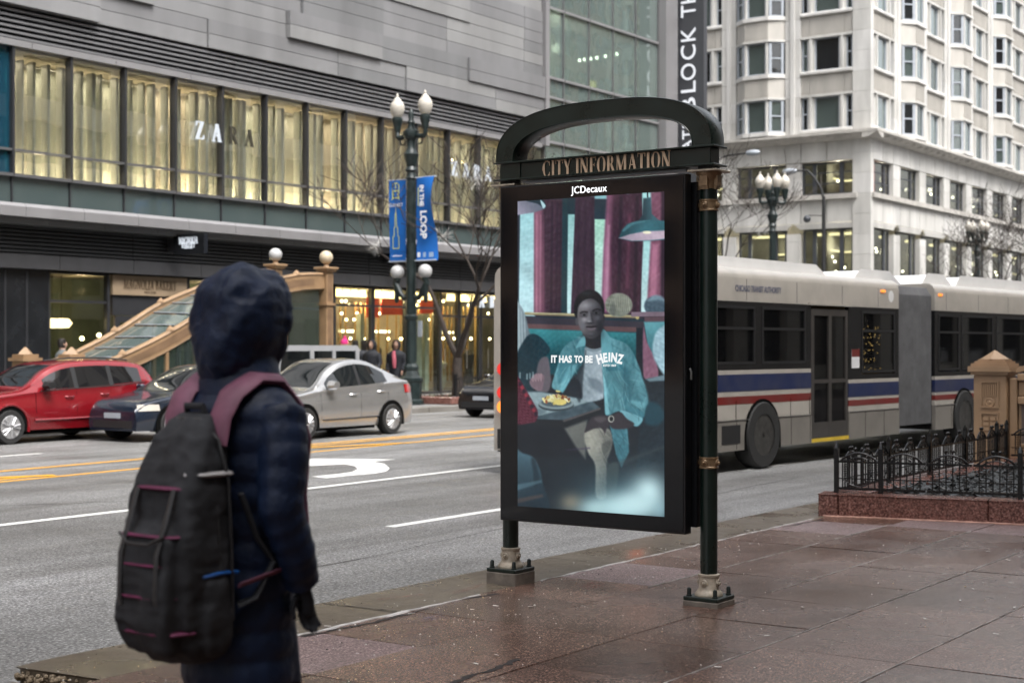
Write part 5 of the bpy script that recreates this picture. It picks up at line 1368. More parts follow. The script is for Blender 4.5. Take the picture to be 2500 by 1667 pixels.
# creases in the denim
def creases(P, n, seed, c0, c1):
    r = np.random.RandomState(seed); mk = mask(smooth(P), 8); P = np.array(P); x0, y0 = P.min(0); x1, y1 = P.max(0)
    for k in range(n):
        cx, cy = r.uniform(x0, x1), r.uniform(y0, y1); an = r.normal(1.25, .5); L = r.uniform(40, 130); wd = r.uniform(3, 9)
        dx, dy = math.cos(an), math.sin(an); al = (PX-cx)*dx+(PY-cy)*dy; ac = -(PX-cx)*dy+(PY-cy)*dx+.0012*al*al*r.choice([-1, 1])
        m = np.exp(-(al/L)**2-(ac/wd)**2)*mk*r.uniform(.2, .5); c = np.array(c0 if r.rand() < .55 else c1, float); IMG[:] = IMG*(1-m[..., None])+c*m[..., None]
creases([(1000, 1320), (1190, 1440), (1300, 1600), (1380, 1900), (1320, 2100), (1150, 2010), (1030, 2030), (1000, 1600)], 60, 3, (30, 74, 88), (112, 172, 182))
creases([(830, 1370), (690, 1440), (590, 1720), (660, 1840), (850, 1570)], 26, 5, (30, 74, 88), (112, 172, 182))
creases([(1060, 2110), (1215, 2130), (1232, 2360), (1168, 2480), (1120, 2380)], 12, 6, (26, 70, 84), (90, 150, 162))
# shirt, neck
poly([(850, 1470), (930, 1450), (1000, 1462), (995, 1620), (1010, 1860), (990, 1910), (880, 1930), (820, 1890), (800, 1740), (840, 1600)], (132, 148, 158), 7, grad=((820, 1700), (960, 1700), (150, 164, 174)), tex=12)
poly([(770, 1720), (850, 1560), (850, 1480), (820, 1900), (780, 1890)], (42, 50, 58), 9, a=.9); poly([(880, 1720), (990, 1760), (1000, 1860), (900, 1800)], (84, 98, 110), 14, a=.7); poly([(700, 1800), (790, 1740), (830, 1890), (760, 1880)], (24, 30, 38), 10)
poly([(830, 1330), (880, 1370), (1000, 1290), (1000, 1440), (950, 1478), (880, 1470), (840, 1430)], (34, 32, 36), 7); poly([(850, 1465), (920, 1480), (1000, 1462), (1000, 1478), (920, 1500), (852, 1486)], (110, 124, 134), 4)
poly([(990, 1305), (1062, 1385), (1075, 1560), (1000, 1610), (985, 1440)], (84, 148, 160), 5, a=.95); poly([(838, 1360), (780, 1440), (770, 1470), (800, 1460), (850, 1440)], (92, 156, 168), 5, a=.95)
# forearm and hand
poly([(1060, 2080), (1150, 2018), (1210, 2075), (1275, 2120), (1220, 2160), (1090, 2160)], (50, 42, 47), 7); poly([(850, 2190), (900, 2080), (970, 2048), (1050, 2055), (1080, 2110), (1040, 2160), (1022, 2212), (1000, 2165), (940, 2160), (890, 2180)], (48, 40, 45), 6)
poly([(930, 2075), (1000, 2060), (1040, 2080), (980, 2110)], (78, 68, 72), 10, a=.8); ell(1076, 2078, 26, 30, (168, 166, 156), 4); ell(1078, 2078, 17, 21, (26, 26, 28), 4)
PX = 890+(PX-890)/1.10; PY = 1180+(PY-1180)/1.02
# head
poly([(785, 1160), (800, 1080), (880, 1035), (960, 1070), (992, 1150), (996, 1240), (985, 1310), (945, 1365), (890, 1382), (840, 1352), (810, 1290), (790, 1240)], (98, 90, 94), 6, grad=((800, 1200), (990, 1190), (48, 44, 50)))
ell(786, 1238, 12, 36, (74, 68, 74), 5); ell(995, 1215, 8, 26, (38, 34, 38), 5)
blob(850, 1105, 52, 34, (134, 130, 136), .8); blob(915, 1095, 30, 26, (92, 92, 98), .6)
blob(830, 1262, 22, 50, (106, 104, 112), .7); blob(965, 1280, 30, 70, (30, 28, 33), .75); blob(890, 1358, 60, 22, (40, 37, 42), .7); blob(893, 1345, 24, 10, (92, 90, 96), .6)
blob(842, 1186, 30, 17, (32, 29, 33), .9); blob(934, 1168, 30, 17, (24, 22, 26), .9)
poly([(815, 1186), (840, 1176), (866, 1184), (842, 1192)], (104, 102, 106), 4, a=.55); poly([(912, 1170), (935, 1160), (960, 1166), (936, 1176)], (86, 84, 88), 4, a=.5)
ell(842, 1184, 9, 8, (12, 11, 13), 3); ell(936, 1167, 9, 8, (12, 11, 13), 3)
poly([(808, 1164), (838, 1150), (872, 1158), (872, 1166), (838, 1160), (812, 1172)], (14, 14, 16), 4); poly([(906, 1144), (940, 1128), (972, 1138), (970, 1147), (940, 1138), (910, 1152)], (12, 12, 14), 4)
poly([(872, 1165), (888, 1160), (902, 1228), (908, 1244), (890, 1252), (868, 1248), (862, 1236)], (106, 102, 108), 8, a=.85); poly([(890, 1165), (900, 1165), (916, 1236), (904, 1246)], (46, 42, 48), 7, a=.8); blob(888, 1252, 28, 7, (26, 23, 27), .9); blob(880, 1236, 9, 9, (150, 146, 150), .7)
blob(846, 1222, 24, 20, (158, 152, 158), .75); blob(944, 1208, 18, 20, (86, 84, 90), .7)
poly([(856, 1282), (884, 1270), (898, 1274), (914, 1268), (944, 1276), (920, 1286), (890, 1288)], (60, 50, 56), 4); poly([(856, 1283), (895, 1282), (944, 1277), (930, 1290), (895, 1294), (868, 1292)], (20, 16, 19), 3); poly([(864, 1292), (896, 1294), (934, 1288), (922, 1308), (895, 1314), (874, 1308)], (98, 84, 92), 5)
poly([(762, 1150), (766, 1080), (800, 1010), (870, 970), (945, 990), (990, 1060), (1000, 1150), (985, 1170), (965, 1095), (905, 1045), (835, 1062), (796, 1120), (786, 1205), (770, 1190)], (15, 17, 21), 6); blob(860, 1000, 50, 20, (36, 40, 46), .7)
PX = 890+(PX-890)*1.10; PY = 1180+(PY-1180)*1.02
# chair back at lower left
poly([(240, 2360), (330, 2372), (420, 2410), (475, 2510), (505, 2640), (550, 2850), (240, 2850)], (56, 84, 98), 8, grad=((300, 2400), (420, 2800), (22, 34, 44)))
poly([(400, 2420), (440, 2440), (470, 2600), (430, 2660), (420, 2540)], (26, 40, 50), 10, a=.9); poly([(280, 2640), (490, 2600), (495, 2620), (285, 2690)], (80, 112, 126), 8, False, a=.6); poly([(280, 2760), (500, 2720), (510, 2745), (285, 2800)], (110, 70, 56), 8, False, a=.4)
poly([(1060, 2470), (1540, 2300), (1540, 2330), (1060, 2520)], (52, 58, 60), 12, False, a=.5); poly([(700, 2340), (900, 2320), (900, 2335), (690, 2350)], (60, 44, 72), 6, False, a=.6)
for sc_, am in ((300, .09), (90, .04), (30, .03)): IMG *= (1+lump(sc_, int(sc_))*am*1.6)[..., None]
creases([(860, 2180), (1060, 2165), (1092, 2260), (1050, 2560), (1046, 2740), (955, 2740), (945, 2480)], 16, 9, (66, 64, 60), (150, 146, 132))
# out of focus lights in front
blob(1180, 2720, 420, 240, (60, 92, 104), .7); blob(1150, 2840, 330, 120, (178, 220, 226), .95, 1.2); blob(1400, 2700, 140, 150, (196, 230, 234), .97, 1.0); blob(1280, 2800, 200, 110, (190, 226, 230), .9); blob(740, 2790, 90, 76, (136, 122, 100), .75); blob(950, 2840, 130, 70, (170, 208, 210), .8)
blob(1500, 2870, 60, 90, (150, 196, 206), .5)
lum_ = (IMG @ np.array((.3, .59, .11)))[..., None]; IMG[:] = lum_+(IMG-lum_)*.84; IMG[:] = 255*(np.clip(IMG, 0, 255)/255)**1.0
IMG[:] = np.clip(IMG*.98+np.array((6, 11, 13))+rs.normal(0, 1.0, IMG.shape), 0, 255)  # lift puts a pale veil of screen reflection into the picture colours
lin = IMG/255.0; lin = np.where(lin <= .04045, lin/12.92, ((lin+.055)/1.055)**2.4)
sv = np.stack([np.full(uu.shape, 8.2855), SYL+(SYR-SYL)*uu, SZ1+(SZ0-SZ1)*vv], -1).reshape(-1, 3)
idx = np.arange(GW*GH).reshape(GH, GW); fa = np.stack([idx[:-1, :-1], idx[1:, :-1], idx[1:, 1:], idx[:-1, 1:]], -1).reshape(-1, 4)
sme = bpy.data.meshes.new('screen'); sme.vertices.add(len(sv)); sme.vertices.foreach_set('co', sv.ravel())
sme.loops.add(fa.size); sme.loops.foreach_set('vertex_index', fa.ravel().astype(np.int32)); sme.polygons.add(len(fa)); sme.polygons.foreach_set('loop_start', np.arange(0, fa.size, 4, dtype=np.int32))
sme.update(calc_edges=True)
ca = sme.color_attributes.new('picture', 'FLOAT_COLOR', 'POINT'); ca.data.foreach_set('color', np.concatenate([lin.reshape(-1, 3), np.ones((GW*GH, 1))], 1).ravel().astype(np.float32))
t = NT('lit_screen_picture'); at = t.new('ShaderNodeAttribute'); at.attribute_name = 'picture'
t.link(at.outputs['Color'], t.b.inputs['Emission Color']); t.set(Base_Color=(.004, .004, .005), Roughness=.08); t.b.inputs['Emission Strength'].default_value = 1.0/(2**EXPOSURE)
sme.materials.append(t.m)
screen = place('screen', sme, cab); screen['label'] = 'glowing advertisement of a man in a denim jacket at a diner table'
M_adtext = emit('screen_text', (.92, .95, .96), 1.0/(2**EXPOSURE))
def ad_text(txt, x0, x1, y0, y1, rot=0, bold=.03, font=None):     # text fitted to a box in picture coordinates
    me = text_mesh(txt, 1.0, 0, bold); co = np.zeros(len(me.vertices)*3); me.vertices.foreach_get('co', co); co = co.reshape(-1, 3)
    mn, mx = co.min(0), co.max(0); out_ = []
    cx, cy = (x0+x1)/2, (y0+y1)/2
    for p in co:
        x = x0+(p[0]-mn[0])/(mx[0]-mn[0])*(x1-x0); y = y1-(p[1]-mn[1])/(mx[1]-mn[1])*(y1-y0)
        if rot: x, y = cx+(x-cx)*math.cos(rot)-(y-cy)*math.sin(rot), cy+(x-cx)*math.sin(rot)+(y-cy)*math.cos(rot)
        out_.append(scr(x, y))
    me.vertices.foreach_set('co', np.array(out_).ravel()); me.materials.clear(); me.materials.append(M_adtext); me.update()
    return place('lettering', me, screen)
for wd, a, b in (('IT', 560, 610), ('HAS', 627, 737), ('TO', 757, 832), ('BE', 850, 914)): ad_text(wd, a, b, 1533, 1597, bold=.045)
for ch, a, b, y0, y1, r_ in (('H', 950, 1000, 1520, 1606, -.28), ('E', 1004, 1040, 1510, 1592, -.12), ('I', 1049, 1064, 1506, 1586, 0), ('N', 1072, 1122, 1508, 1590, .08), ('Z', 1124, 1176, 1520, 1604, .2)): ad_text(ch, a, b, y0, y1, r_, .05)
ad_text('ESTD 1869', 1005, 1115, 1608, 1628, 0, .03)
# ---------------------------------------------------------------- articulated bus (local x forward from the tail, near side at y = 0)
def paintmat(name, c, rough=.3, coat=.5, metal=0.0, dirt=.25):
    t = NT(name); g = t.geo(); n = t.noise(g, 3, 5); sx = t.new('ShaderNodeSeparateXYZ'); t.link(g, sx.inputs[0])
    t.link(t.mix(t.ramp(n, [(.4, 0.0), (.75, dirt)]), tuple(c), (.12, .11, .10)), t.b.inputs['Base Color'])
    t.set(Roughness=rough, Metallic=metal); t.b.inputs['Coat Weight'].default_value = coat; t.b.inputs['Coat Roughness'].default_value = .06
    return t.m
M_cream = paintmat('bus_cream_paint', (.42, .39, .35), .35, .3); M_buswhite = paintmat('bus_white_paint', (.80, .80, .80), .35, .3, dirt=.1)
M_busblue = paintmat('bus_blue_band', (.008, .018, .075), .35, .3); M_busred = paintmat('bus_red_band', (.16, .012, .010), .35, .3)
M_skirt = paintmat('bus_skirt', (.20, .185, .165), .4, .2, dirt=.5); M_busblk = pbr('bus_window_band', (.010, .010, .011), .25, var=.2)
M_busglass = glass('bus_window_glass', (.30, .31, .32), .05, .02, 0, .2, (.02, .02, .022)); M_bellow = pbr('grey_bellows', (.12, .12, .125), .7, var=.2, vscale=4)
M_amber = emit('amber_light', (1, .25, .03), .8); M_redl = emit('red_light', (1, .03, .02), .35); M_seat = pbr('bus_seat_blue', (.03, .04, .09), .8)
bus = thing('articulated_bus', (13.95, 10.0, 0), 'long white articulated city bus with blue and red bands behind the kiosk', 'bus', None, R(-3.5))
BW_ = 2.55; TL = 3.05          # TL: where the tail stands
def roof_prof(z0, z1, inset=0.0):
    r = .16
    P = [(inset, z0), (inset, z1-r)]+[(inset+r-r*math.cos(a), z1-r+r*math.sin(a)) for a in (R(20), R(45), R(70), R(90))]
    return P+[(BW_-y, z) for y, z in P[::-1]]
def section(x0, x1, nose):
    mb = MB()
    mb.prism(roof_prof(2.40, 2.88), 'x', x0, x1, sm=True); mb.build('roof', M_cream, bus)
    MB().box(x0, 2.50, .32, x1, 2.545, 2.40).build('far_side', M_cream, bus)
    MB().box(x0, .04, .30, x1, 2.5, .40).build('floor', M_busblk, bus)
section(TL+.02, 10.70, False); section(12.2, 18.9, True)
def sidepanel(name, mat, x0, x1, z0, z1, d=0.0, parent=None): return MB().box(x0, -d, z0, x1, .06, z1).build(name, mat, parent or bus)
# bands: rear part steps down at the door
def bands(x0, x1, low):
    zs = ([.73, .95, 1.06, 1.13, 1.37, 1.43] if not low else [.73, .82, .91, .96, 1.18, 1.24])
    zt = 1.43 if not low else 1.24
    sidepanel('skirt_panel', M_skirt, x0, x1, .30, .725, .012); sidepanel('side_panel', M_cream, x0, x1, .73, zs[1], 0)
    sidepanel('red_band', M_busred, x0, x1, zs[1], zs[2], .003); sidepanel('white_band', M_cream, x0, x1, zs[2], zs[3], 0)
    sidepanel('blue_band', M_busblue, x0, x1, zs[3], zs[4], .003); sidepanel('white_band', M_cream, x0, x1, zs[4], zs[5], 0)
    sidepanel('window_band', M_busblk, x0, x1, zs[5], zs[5]+.08, 0); sidepanel('window_band', M_busblk, x0, x1, 2.34, 2.40, 0)
    return zs[5]+.08
M_hub = pbr('dirty_wheel_hub', (.05, .048, .045), .5, metal=.3, var=.4, vscale=12)
def wheelwell(xc):
    mb = MB(); n = 20
    P = [(xc+.53*math.cos(math.pi*i/n), .47+.53*math.sin(math.pi*i/n)*1.02) for i in range(n+1)]
    mb.prism([(xc+.53, .28)]+P+[(xc-.53, .28)], 'y', -.016, .30); mb.build('wheel_well_shade', M_dark, bus)  # black slab stands in for the shade inside the well
    w = MB(); w.lathe([(.30, .05), (.46, .05), (.49, .09), (.49, .26), (.46, .32), (.30, .32)], 32, (xc, -.09, .49), 'y', cap=False); wo = w.build('wheel', M_tyre, bus)
    h = MB(); h.lathe([(.315, .06), (.30, .07), (.27, .15), (.20, .17), (.13, .13), (.12, .08), (.04, .06)], 24, (xc, -.09, .49), 'y')
    for i in range(10):
        a = 2*math.pi*i/10; h.lathe([(.016, 0), (.016, .03), (.01, .04)], 6, (xc+.165*math.cos(a), .0, .49+.165*math.sin(a)), 'y')
    h.build('hub', M_hub, wo)
def win(x0, x1, z0, z1, rail=2.02):
    f = MB()
    f.box(x0, -.006, z0, x0+.04, .05, z1).box(x1-.04, -.006, z0, x1, .05, z1).box(x0+.04, -.005, z0, x1-.04, .05, z0+.04).box(x0+.04, -.005, z1-.04, x1-.04, .05, z1).box(x0+.04, -.006, rail-.02, x1-.04, .05, rail+.02)
    w = f.build('window', M_rubber, bus)
    MB().box(x0+.04, .01, z0+.04, x1-.04, .018, rail-.02).build('pane', M_busglass, w); MB().box(x0+.04, .01, rail+.02, x1-.04, .018, z1-.04).build('pane', M_busglass, w)
    return w
zz = bands(TL+.02, 7.55, False)
for a, b in ((3.45, 4.55), (4.65, 5.85), (6.05, 7.38)): win(a, b, 1.51, 2.34)
for a, b in ((TL+.02, 3.45), (4.55, 4.65), (5.85, 6.05), (7.38, 7.55)): sidepanel('window_post', M_busblk, a, b, 1.51, 2.34, -.001)
wheelwell(6.05)
# door
d_ = MB().box(7.56, 0, .36, 7.66, .06, 2.34).box(8.14, -.002, .36, 8.24, .06, 2.34).box(8.72, 0, .36, 8.80, .06, 2.34).box(7.66, 0, .36, 8.72, .055, .60).box(7.66, 0, 2.24, 8.72, .055, 2.34).box(7.66, 0, 1.2, 8.72, .05, 1.26)
door = d_.build('door', pbr('bus_door_frame', (.05, .045, .042), .4, var=.2), bus)
for a, b in ((7.67, 8.13), (8.25, 8.71)):
    MB().box(a, .02, 1.27, b, .03, 2.23).build('pane', M_busglass, door); MB().box(a, .02, .61, b, .03, 1.19).build('pane', M_busglass, door)
MB().box(7.56, -.006, .30, 8.82, .05, .355).build('door_step', pbr('yellow_step_edge', (.6, .42, .04), .5), bus)
MB().box(7.45, -.03, 2.395, 8.9, .02, 2.43).build('door_header', M_cream, bus)
zz = bands(8.82, 10.70, True)
win(9.3, 10.55, 1.34, 2.34)
for a, b in ((8.82, 9.3), (10.55, 10.70)): sidepanel('window_post', M_busblk, a, b, 1.32, 2.34, -.001)
MB().box(8.93, -.006, 1.42, 9.2, .02, 1.72).build('door_notice', M_white_letter, bus); MB().box(8.93, -.007, 1.60, 9.2, .02, 1.72).build('door_notice', M_busred, bus)
# string of lights inside the window
mb = MB(); rg = random.Random(2)
for i in range(46): mb.sphere((9.62+rg.uniform(0, .62), .10+rg.uniform(0, .1), 1.40+.78*(int(rg.random()*6)/6)+rg.uniform(-.02, .05)), .010, 6, 4)
mb.build('fairy_lights', emit('fairy_light_glow', (1, .62, .18), 2.2), bus)
# bellows: folded grey gaiter
mb = MB(); n = 14
for i in range(n):
    a, b = 10.70+1.5*i/n, 10.70+1.5*(i+1)/n; m_ = (a+b)/2
    P0 = [(.045, .42), (.045, 2.66), (.14, 2.80), (2.41, 2.80), (2.5, 2.66), (2.5, .42)]; P1 = [(y+(.10 if y < 1 else -.10), z-(.03 if z > 2 else 0)) for y, z in P0]
    mb.loft([[(a, y, z) for y, z in P1], [(m_, y, z) for y, z in P0], [(b, y, z) for y, z in P1]], sm=False)
mb.build('bellows', M_bellow, bus)
zz = bands(12.2, 18.9, True)
for a, b in ((12.36, 13.3), (13.42, 14.92), (15.1, 16.6), (16.7, 18.2)): win(a, b, 1.34, 2.34)
for a, b in ((12.2, 12.36), (13.3, 13.42), (14.92, 15.1), (16.6, 16.7), (18.2, 18.9)): sidepanel('window_post', M_busblk, a, b, 1.32, 2.34, -.001)
wheelwell(13.5)
for x in (4.0, 5.3, 6.9, 7.5): MB().box(x, -.0135, .31, x+.012, .0, .72).box(x, -.0045, .735, x+.01, .0, 1.0).build('panel_seam', M_dark, bus)
for x in (9.4, 10.1, 12.9, 14.6, 15.9, 17.2): MB().box(x, -.0135, .31, x+.012, .0, .72).build('panel_seam', M_dark, bus)
for x in (4.1, 5.6, 7.1, 8.6, 9.9, 12.7, 14.2, 15.7, 17.2): MB().box(x, -.003, 2.41, x+.008, .01, 2.72).build('panel_seam', M_bellow, bus)
MB().box(TL+.03, -.02, .722, 7.5, .0, .734).box(8.84, -.02, .722, 10.68, .0, .734).box(12.22, -.02, .722, 18.8, .0, .734).build('rub_rail', M_chrome, bus)
for x in (4.2, 4.9): MB().box(x, -.018, .40, x+.5, -.012, .66).build('vent_grille', M_rubber, bus)
# tail, nose
MB().box(TL, .0, .32, TL+.02, 2.55, 2.42).build('tail', M_cream, bus); MB().box(18.9, .0, .3, 19.0, 2.55, 2.7).build('nose', M_busblk, bus)
for z0, z1, m_ in ((1.35, 1.55, M_redl), (1.05, 1.2, M_redl), (.85, 1.0, M_amber)):
    MB().lathe([(.09, -.015), (.08, -.035), (.02, -.04)], 14, (TL, .16, (z0+z1)/2), 'x').build('tail_light', m_, bus)
    MB().lathe([(.09, -.015), (.08, -.035), (.02, -.04)], 14, (TL, 2.39, (z0+z1)/2), 'x').build('tail_light', m_, bus)
MB().box(TL-.05, .1, .35, TL-.001, 2.45, .62).build('rear_bumper', M_rubber, bus); MB().box(TL-.012, .45, 1.45, TL-.001, 2.1, 2.2).build('rear_window', M_busblk, bus)
MB().box(TL-.014, .35, .7, TL-.002, 2.2, 1.3).build('engine_grille', M_rubber, bus)
# roof pods
for x0, x1, z1 in ((3.4, 8.6, 3.02), (9.6, 11.3, 3.02), (12.3, 13.6, 3.05), (13.8, 18.4, 3.06)):
    MB().prism([(x0, 2.86), (x0+.25, z1), (x1-.35, z1), (x1, 2.86)], 'y', .28, 2.3).build('roof_pod', M_buswhite, bus, bevel=.03)
for x in (10.0, 12.35): MB().box(x, -.012, 2.66, x+.16, .01, 2.70).build('marker_light', M_amber, bus)
MB().lathe([(.10, 0), (.1, .05), (.02, .1)], 12, (10.4, -.002, 2.6), 'y').build('side_camera', M_buswhite, bus)
put_text('lettering', text_mesh('CHICAGO TRANSIT AUTHORITY', .125, .001, .02, .72), pbr('bus_blue_lettering', (.10, .11, .17), .5, var=0), bus, (5.95, -.003, 2.58), (1, 0, 0), (0, 0, 1))
for i in range(2, 10): MB().box(.8+1.6*i if i < 6 else 2.9+1.6*i, .5, .4, 1.3+1.6*i if i < 6 else 3.4+1.6*i, 1.1, 1.75).build('seat', M_seat, bus, bevel=.05)

# ---------------------------------------------------------------- cars
M_carglass = glass('car_glass', (.16, .18, .19), .10, .01, 0, .35, (.02, .024, .026))
def interp(P, x):
    if x <= P[0][0]: return P[0][1]
    for (a, p), (b, q) in zip(P[:-1], P[1:]):
        if x <= b:
            t = (x-a)/(b-a); t = t*t*(3-2*t) if False else t; return p+(q-p)*t
    return P[-1][1]
def spl(P, x):      # smooth curve through the points
    n = len(P)
    if x <= P[0][0]: return P[0][1]
    for i in range(n-1):
        if x <= P[i+1][0]:
            a, b = P[i], P[i+1]; m0 = (P[min(i+1, n-1)][1]-P[max(i-1, 0)][1])/(P[min(i+1, n-1)][0]-P[max(i-1, 0)][0]+1e-9); m1 = (P[min(i+2, n-1)][1]-P[i][1])/(P[min(i+2, n-1)][0]-P[i][0]+1e-9)
            h = b[0]-a[0]; t = (x-a[0])/h; return (2*t**3-3*t*t+1)*a[1]+(t**3-2*t*t+t)*h*m0+(-2*t**3+3*t*t)*b[1]+(t**3-t*t)*h*m1
    return P[-1][1]
class Car:
    """x runs from the nose (0) to the tail (L); near side at y = 0; belt and roof are side curves"""
    def __init__(s, L, W, belt, roof, zb=.2, nose=.12, tail=.10, tumble=.2):
        s.L, s.W, s.b, s.r, s.zb, s.no, s.ta, s.tu = L, W, belt, roof, zb, nose, tail, tumble
    def hw(s, x):
        w = s.W/2; t = min(1, x/.55); u = min(1, (s.L-x)/.45)
        return w*(1-s.no*(1-t)**2)*(1-s.ta*(1-u)**2)
    def dims(s, x): return spl(s.b, x), max(spl(s.r, x), spl(s.b, x)+.012)
    def side(s, x, z):          # half width of the body side at height z
        be, ro = s.dims(x); w = s.hw(x); cab = min(1, (ro-be)/.35); tu = s.tu*cab
        if z <= be:
            t = (z-s.zb)/(be-s.zb); return w*(.93+.07*math.sin(math.pi*min(1, max(0, t*.95+.08)))) if t < .97 else w*.945
        t = (z-be)/max(.02, (ro-.06-be)); return w*.94-tu*min(1, t)
    def section(s, x):
        be, ro = s.dims(x); w = s.hw(x); P = []
        cab = min(1, (ro-be)/.35)
        for k in range(8): z = s.zb+(be-s.zb)*k/7.5; P.append((s.side(x, z), z))
        P.append((w*.945, be-.01)); e = .06*cab+.006
        zt = ro-e
        if zt < be: zt = be+.002
        for k in range(1, 5): z = be+(zt-be)*k/4; P.append((s.side(x, z), z))
        yt = P[-1][0]
        for a in (25, 50, 75): P.append((yt-.10*(1-math.cos(R(a)))*1.0-.02*a/75, zt+(ro-zt)*math.sin(R(a))*.85))
        P.append((yt*.55, zt+(ro-zt)*.97)); P.append((.0, ro)); return P
    def body(s, mat, parent, n=56):
        rings = []
        for i in range(n+1):
            x = s.L*i/n; x = min(s.L-.001, max(.001, x)); P = s.section(x)
            bow = .05
            full = [(x, s.W/2-y, z) for y, z in P]+[(x, s.W/2+y, z) for y, z in P[-2::-1]]
            rings.append(full)
        mb = MB(); mb.loft(rings); return mb.build('body', mat, parent)
    def pane(s, x0, x1, lo, hi, parent, name, mat, off=.006, n=12, far=False, thick=None):   # lo, hi: functions of x
        mb = MB(); vs = []
        for i in range(n+1):
            x = x0+(x1-x0)*i/n
            for k in range(4):
                z = lo(x)+(hi(x)-lo(x))*k/3; y = s.side(x, z)+off; vs.append((x, s.W/2-y if not far else s.W/2+y, z))
        mb.add(vs, [(i*4+k, (i+1)*4+k, (i+1)*4+k+1, i*4+k+1) for i in range(n) for k in range(3)], 0, True); return mb.build(name, mat, parent, fix=False)
    def top(s, x0, x1, parent, name, mat, inset=.92, off=.006, n=10):
        mb = MB(); vs = []
        for i in range(n+1):
            x = x0+(x1-x0)*i/n; P = s.section(x); q = P[-5:]; pts = [(p[0], p[1]) for p in q]
            row = [(x, s.W/2-y*inset, z+off) for y, z in pts]+[(x, s.W/2+y*inset, z+off) for y, z in pts[-2::-1]]; vs += row
        k = len(row); mb.add(vs, [(i*k+j, (i+1)*k+j, (i+1)*k+j+1, i*k+j+1) for i in range(n) for j in range(k-1)], 0, True); return mb.build(name, mat, parent, fix=False)
    def wheel(s, xc, r, parent, spokes=5, rim=None, far=False, flare=None):
        y0 = s.W/2-s.hw(xc); rim = rim or M_rim
        for fr in (False, True):
            yy = y0-.012 if not fr else s.W-y0+.012; sg = 1 if not fr else -1
            a = MB(); N = 22
            a.prism([(xc+(r+.07)*math.cos(math.pi*i/N), r+(r+.07)*math.sin(math.pi*i/N)) for i in range(N+1)]+[(xc-(r+.07), s.zb-.02), (xc+(r+.07), s.zb-.02)], 'y', yy-.004*sg, yy+.20*sg); a.build('wheel_arch_shade', M_dark, parent)  # black disc over the body paints the shade under the arch
            w = MB().lathe([(r*.66, -.012*sg), (r*.93, -.016*sg), (r, .02*sg), (r, .16*sg), (r*.92, .2*sg), (r*.6, .2*sg)], 30, (xc, yy-.008*sg, r), 'y', cap=fr).build('wheel', M_tyre, parent)
            if not fr:
                m = MB().lathe([(r*.67, -.012), (r*.63, -.018), (r*.60, -.002), (r*.58, .06), (.02, .07)], 30, (xc, yy-.008, r), 'y')
                for i in range(spokes):
                    for da in (-.16, .16):
                        a0 = 2*math.pi*i/spokes; ca, sa = math.cos(a0+da*1.3), math.sin(a0+da*1.3); cb, sb = math.cos(a0+da), math.sin(a0+da)
                        m.tube([(xc+.12*r*cb, yy-.012, r+.12*r*sb), (xc+.62*r*ca, yy-.008, r+.62*r*sa)], [.05*r/.3, .042*r/.3], 6, flat=.5)
                m.lathe([(.16*r, -.03), (.14*r, -.035), (.02, -.037)], 14, (xc, yy, r), 'y'); m.build('rim', rim, w)
            if flare and not fr:
                f = MB(); f.tube([(xc+(r+.085)*math.cos(math.pi*i/24-.12), yy-.006, r+(r+.085)*math.sin(math.pi*i/24-.12)) for i in range(-1, 28)], .028, 8, flat=1.0); f.build('arch_flare', flare, parent)
    def line(s, pts, parent, name, mat, r=.004, off=.002):
        mb = MB(); P = []
        for (x, z) in pts: P.append((x, s.W/2-s.side(x, z)-off, z))
        mb.tube(P, r, 5); return mb.build(name, mat, parent)
    def patch(s, x0, x1, z0, z1, parent, name, mat, off=.01): return s.pane(x0, x1, lambda x: z0, lambda x: z1, parent, name, mat, off, 4)
    def handle(s, x, z, parent, mat): return MB().tube([(x-.10, s.W/2-s.side(x-.1, z)-.004, z), (x-.07, s.W/2-s.side(x, z)-.035, z), (x+.07, s.W/2-s.side(x, z)-.035, z), (x+.10, s.W/2-s.side(x+.1, z)-.004, z)], .014, 6).build('handle', mat, parent)
    def mirror(s, x, z, parent, mat, k=1.0):
        y = s.W/2-s.side(x, z)
        m = MB().loft([[(x+dx, y-.05-.2*k*q, z+.07+dz*(1-.25*q)) for dx, dz in ((-.06, -.08), (.07, -.08), (.09, .0), (.06, .08), (-.05, .06), (-.10, -.02))] for q in (0, .35, .8, 1.0)]); m.tube([(x, y+.01, z), (x, y-.08, z+.03)], .02, 6); return m.build('mirror', mat, parent)
    def mirror_far(s, x, z, parent, mat):
        y = s.W/2+s.side(x, z); return MB().box(x-.06, y+.04, z, x+.06, y+.22, z+.14).build('mirror', mat, parent, bevel=.03)
def finish(c, t, belt_lo, segs, glassx, wind, rear, lamp=M_lampglass):
    for k, (a, b) in enumerate(segs):
        def lo(x): return c.dims(x)[0]+belt_lo
        def hi(x, a=a, b=b):
            ro = c.dims(x)[1]; return max(lo(x)+.01, ro-.115)
        c.pane(a, b, lo, hi, t, 'side_window', M_carglass)
        c.pane(a, b, lo, hi, t, 'side_window', M_carglass, far=True)
    c.top(wind[0], wind[1], t, 'windscreen', M_carglass); c.top(rear[0], rear[1], t, 'rear_window', M_carglass)

